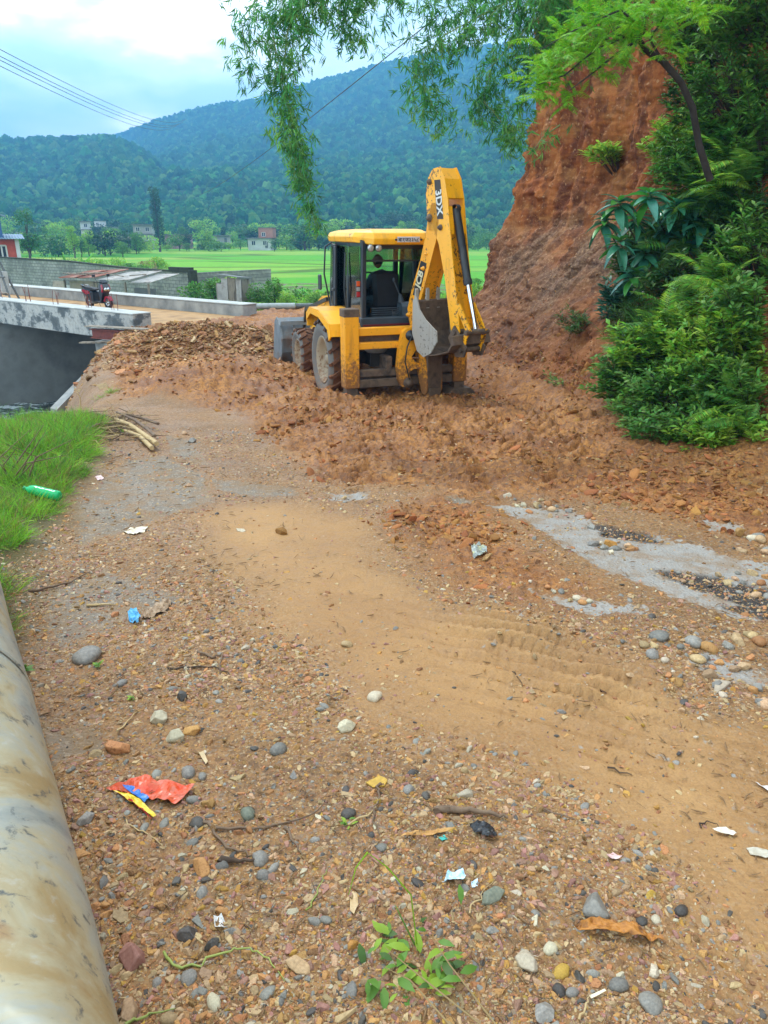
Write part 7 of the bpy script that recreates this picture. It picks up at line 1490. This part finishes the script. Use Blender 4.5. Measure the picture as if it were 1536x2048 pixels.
for i, (lab, pts, w_, mt) in enumerate((('long curved grey twig right of the packet', [(385, 1640), (440, 1658), (520, 1660), (600, 1640), (662, 1606)], 6, TWG), ('thin bent twig below the curved one', [(425, 1665), (455, 1700), (505, 1715), (545, 1712)], 5, TWG), ('short dark stick under the light grey stone', [(440, 1732), (480, 1730), (520, 1728)], 11, TWD),
    ('weathered driftwood piece in the centre gravel', [(868, 1622), (900, 1622), (940, 1624), (985, 1630), (1015, 1638)], 14, TWG), ('pale green creeper stem along the bottom left', [(330, 1905), (345, 1935), (400, 1930), (460, 1905), (495, 1900), (535, 1925), (570, 1965)], 5, TWG2), ('yellow green stem at the bottom edge by the pipe', [(255, 2048), (300, 2035), (355, 2018)], 5, TWG2),
    ('slanting straw stalk in the left gravel', [(232, 1475), (255, 1450), (275, 1428)], 4, TWL), ('forked brown twig in the upper gravel', [(395, 1305), (425, 1315), (445, 1312), (440, 1352)], 5, TWG), ('twig lying across the upper gravel', [(340, 1338), (390, 1336), (430, 1334), (460, 1350)], 4, TWD),
    ('bent twig beside the grass verge', [(60, 1190), (90, 1180), (140, 1165), (188, 1140)], 5, TWG), ('short pale stick on the grey patch', [(175, 1210), (230, 1208)], 5, TWL), ('thin straw across the wet sand', [(1090, 1622), (1150, 1640)], 4, TWG), ('short dark splinter on the wet sand', [(1215, 1540), (1265, 1550)], 4, TWD),
    ('thin forked twig on the wet sand at the right', [(1395, 1650), (1415, 1642), (1440, 1655)], 3, TWD), ('brown root strand near the leaf shaped stone', [(760, 1570), (758, 1600), (745, 1640), (760, 1670)], 5, TWG), ('root strand crossing the gravel', [(700, 1650), (740, 1630), (765, 1590)], 4, TWL),
    ('thin twig right of the husk', [(570, 1660), (590, 1690), (610, 1720)], 5, TWG), ('straw by the packet', [(250, 1640), (290, 1670), (330, 1700)], 3, TWL), ('long straw in front of the grey green rock', [(940, 1830), (960, 1795), (990, 1760)], 3, TWL), ('pale straw sticking up at the bottom', [(1160, 2045), (1170, 2010), (1178, 1990)], 4, TWL),
    ('curved crack of root on the wet sand', [(1000, 1335), (1030, 1352), (1045, 1368)], 3, TWD), ('grass stem in the lower gravel', [(610, 1830), (640, 1780), (655, 1740)], 3, TWG2), ('leaning pole at the foot of the bushes', [(1312, 856), (1330, 835), (1352, 812)], 5, TWL))):
    twig('twig', lab, pts, w_, mt, seed=i)
def driftwood():
    c = gp(250, 870); t = thing('driftwood_pile', 'tangle of pale flood branches and roots at the head of the grass verge', 'driftwood', c); r = np.random.default_rng(5)
    main = [([(232, 850), (262, 862), (290, 882), (315, 902)], 9, .05), ([(236, 842), (272, 858), (300, 880), (312, 892)], 6, .10), ([(250, 868), (280, 880), (305, 905)], 8, .02), ([(160, 838), (200, 842), (232, 846)], 6, .05), ([(165, 880), (195, 862), (225, 852)], 5, .04), ([(240, 850), (255, 842), (285, 850), (318, 862)], 6, .08)]
    for pts, w_, h in main:
        d = 9.6; rad = w_*d/FPX/2; P = [gp(*p)-c+Vector((0, 0, h+rad)) for p in pts]; MB().tube(P, [rad*(.7+.3*i) if i < 2 else rad for i in range(len(P))], 8).build('branch', TWL if w_ > 7 else TWG, t)
    for k in range(80):
        a = gp(r.normal(225, 35), r.normal(860, 14))-c; b = a+Vector((r.normal(.1, .25), r.normal(-.1, .25), r.uniform(.0, .10))); MB().tube([a+Vector((0, 0, .02)), (a+b)/2+Vector((r.normal(0, .04), 0, .04)), b], [.007, .005, .002], 5).build('twig', [TWG, TWL, TWD][k % 3], t)
    V, F = leaf_fan(np.array([(gp(r.normal(215, 30), r.normal(850, 14))-c) for _ in range(700)]), rand_dir(700, -.05, .6, r), rand_dir(700, -1, 1, r), r.uniform(.10, .28, 700), np.full(700, .006), 2, .4); o = link('dead_grass', lv(V, F, 'dead_grass', LF_DRY), t); o['kind'] = 'stuff'
    # bare twigs standing at the water's edge
    for i, (pts, lab) in enumerate((([(162, 822), (160, 795), (146, 770)], 'bare forked twig standing against the dark water'),)):
        q = gp(162, 826); m = MB(); D = q.y; m.tube([Vector((0, 0, 0)), at(160, 795, D)-q, at(146, 770, D)-q], [.014, .011, .005], 6); m.tube([at(160, 795, D)-q, at(168, 782, D)-q], [.007, .003], 5); o = m.build('bare_twig', TWL); o.location = q; tag(o, lab, 'twig')
    q = gp(25, 970); m = MB()
    for k in range(7): a = Vector((r.normal(0, .1), r.normal(0, .1), 0)); m.tube([a, a+Vector((r.normal(.1, .12), r.normal(0, .1), r.uniform(.12, .25))), a+Vector((r.normal(.2, .2), r.normal(0, .15), r.uniform(.2, .4)))], [.008, .006, .002], 5)
    o = m.build('dead_twigs', TWG); o.location = q; tag(o, 'spray of dead grey twigs in the grass at the left edge', 'twigs')
driftwood()
def bottle():
    g = NT('green_plastic'); g.set('Base Color', '#2ad07a'); g.set('Roughness', .15); g.b.inputs['Transmission Weight'].default_value = .35; g.b.inputs['IOR'].default_value = 1.15; g.set('Coat Weight', .5)
    a, b = gp(60, 1003)+Vector((0, 0, .04)), gp(124, 1014)+Vector((0, 0, .04)); L_ = (b-a).length; R_ = .042; prof = [(.0, 0), (.7, .005), (.95, .04), (1, .12), (.97, .2), (1., .3), (.96, .38), (1, .46), (.97, .55), (1, .63), (.99, .74), (.8, .84), (.45, .91), (.36, .93), (.36, .97)]
    t = thing('plastic_bottle', 'empty bright green plastic bottle lying in the grass', 'bottle', b+Vector((0, 0, R_*.9))); ax = (a-b).normalized()
    MB().lathe([(r_*R_*1.05, h*L_*1.1) for r_, h in prof], (0, 0, 0), ax, 22).build('body', g.m, t)
    MB().lathe([(0, L_*1.12), (R_*.42, L_*1.12), (R_*.42, L_*1.05), (R_*.38, L_*1.05)], (0, 0, 0), ax, 16).build('cap', PC('cap_green', ['#0f7f42', '#138a4a']), t)
bottle()
def big_pipe():
    g = NT('weathered_galvanised'); n = g.noise(3.2, 6, .62, dist=.6); n2 = g.noise(16, 6, .7, dist=.4, stretch=(1, 1, 1)); n3 = g.noise(5, 4, .5)
    col = g.ramp(n, [(.36, '#8b908a'), (.47, '#a5a496'), (.56, '#b0a484'), (.66, '#a48d62')]); col = g.mix(g.ramp(n2, [(.34, .85), (.43, 0.)]), col, '#4c5358'); col = g.mix(g.ramp(n3, [(.62, 0.), (.70, .55)]), col, '#9a6b33'); col = g.mix(g.ramp(n2, [(.58, 0.), (.72, .5)]), col, '#b9bab2')
    g.set('Base Color', col); g.set('Metallic', .25); g.set('Roughness', g.ramp(n2, [(.4, .42), (.6, .62)])); g.set('Normal', g.bump(n, .25, .02, g.bump(n2, .12, .004)))
    A = Vector((-.60, .58, .275)); B = Vector((-2.38, 3.55, .0)); ax = (B-A).normalized(); R_ = .285; x = Vector((0, 0, 1)).cross(ax).normalized(); y = ax.cross(x)
    t = thing('steel_pipe', 'large dented galvanised pipe lying along the left edge with its torn mouth toward us', 'pipe', A); n_ = 96; K = 60; vs = []; L_ = (B-A).length
    for sh in (0, 1):
        for i in range(K):
            for j in range(n_):
                a = 2*math.pi*j/n_; q = (R_-.006*sh)*(1+.03*(float(fbm(math.cos(a)*1.5+i*.05, math.sin(a)*1.5+i*.04, 2, 4))-.5)*2); s_ = i/(K-1)*L_
                if i < 8: s_ += (1-i/8)*(.050*math.cos(3*a+.6)+.03*math.sin(7*a)+.012*math.sin(17*a)); q *= 1+(1-i/8)**2*.07*math.sin(3*a+1)
                vs.append(ax*s_+x*math.cos(a)*q+y*math.sin(a)*q)
    fs = []
    for sh in (0, 1):
        for i in range(K-1):
            for j in range(n_): k = sh*K*n_; f = (k+i*n_+j, k+i*n_+(j+1) % n_, k+(i+1)*n_+(j+1) % n_, k+(i+1)*n_+j); fs.append(f)
    fs += [(j, K*n_+j, K*n_+(j+1) % n_, (j+1) % n_) for j in range(n_)]
    m = MB(); m.add(vs, fs, True); m.build('shell', g.m, t)
    tag(MB().lathe([(R_+.001, 0), (R_+.006, .004), (R_+.006, .016), (R_+.001, .02)], ax*1.62, ax, 64).build('seam', g.m, t), 'raised welded seam')
    ca = [ax*(1.72+.02*k)+Vector((R_*math.cos(k*.22+.2), 0, R_*math.sin(k*.22+.2)))*1.02 for k in range(7)]
big_pipe()
# ------------------------------------------------------------------ air
def build_haze():
    m = bpy.data.materials.new('valley_air'); m.use_nodes = True; t = m.node_tree; t.nodes.clear()
    o = t.nodes.new('ShaderNodeOutputMaterial'); v = t.nodes.new('ShaderNodeVolumePrincipled')
    v.inputs['Color'].default_value = (.18, .53, .98, 1); v.inputs['Density'].default_value = HAZE; v.inputs['Anisotropy'].default_value = .0
    t.links.new(v.outputs[0], o.inputs['Volume'])
    h = MB().box((0, 1180, 150), (4600, 2440, 320)).build('haze', m); tag(h, 'pale blue haze filling the valley', kind='stuff')
build_haze()
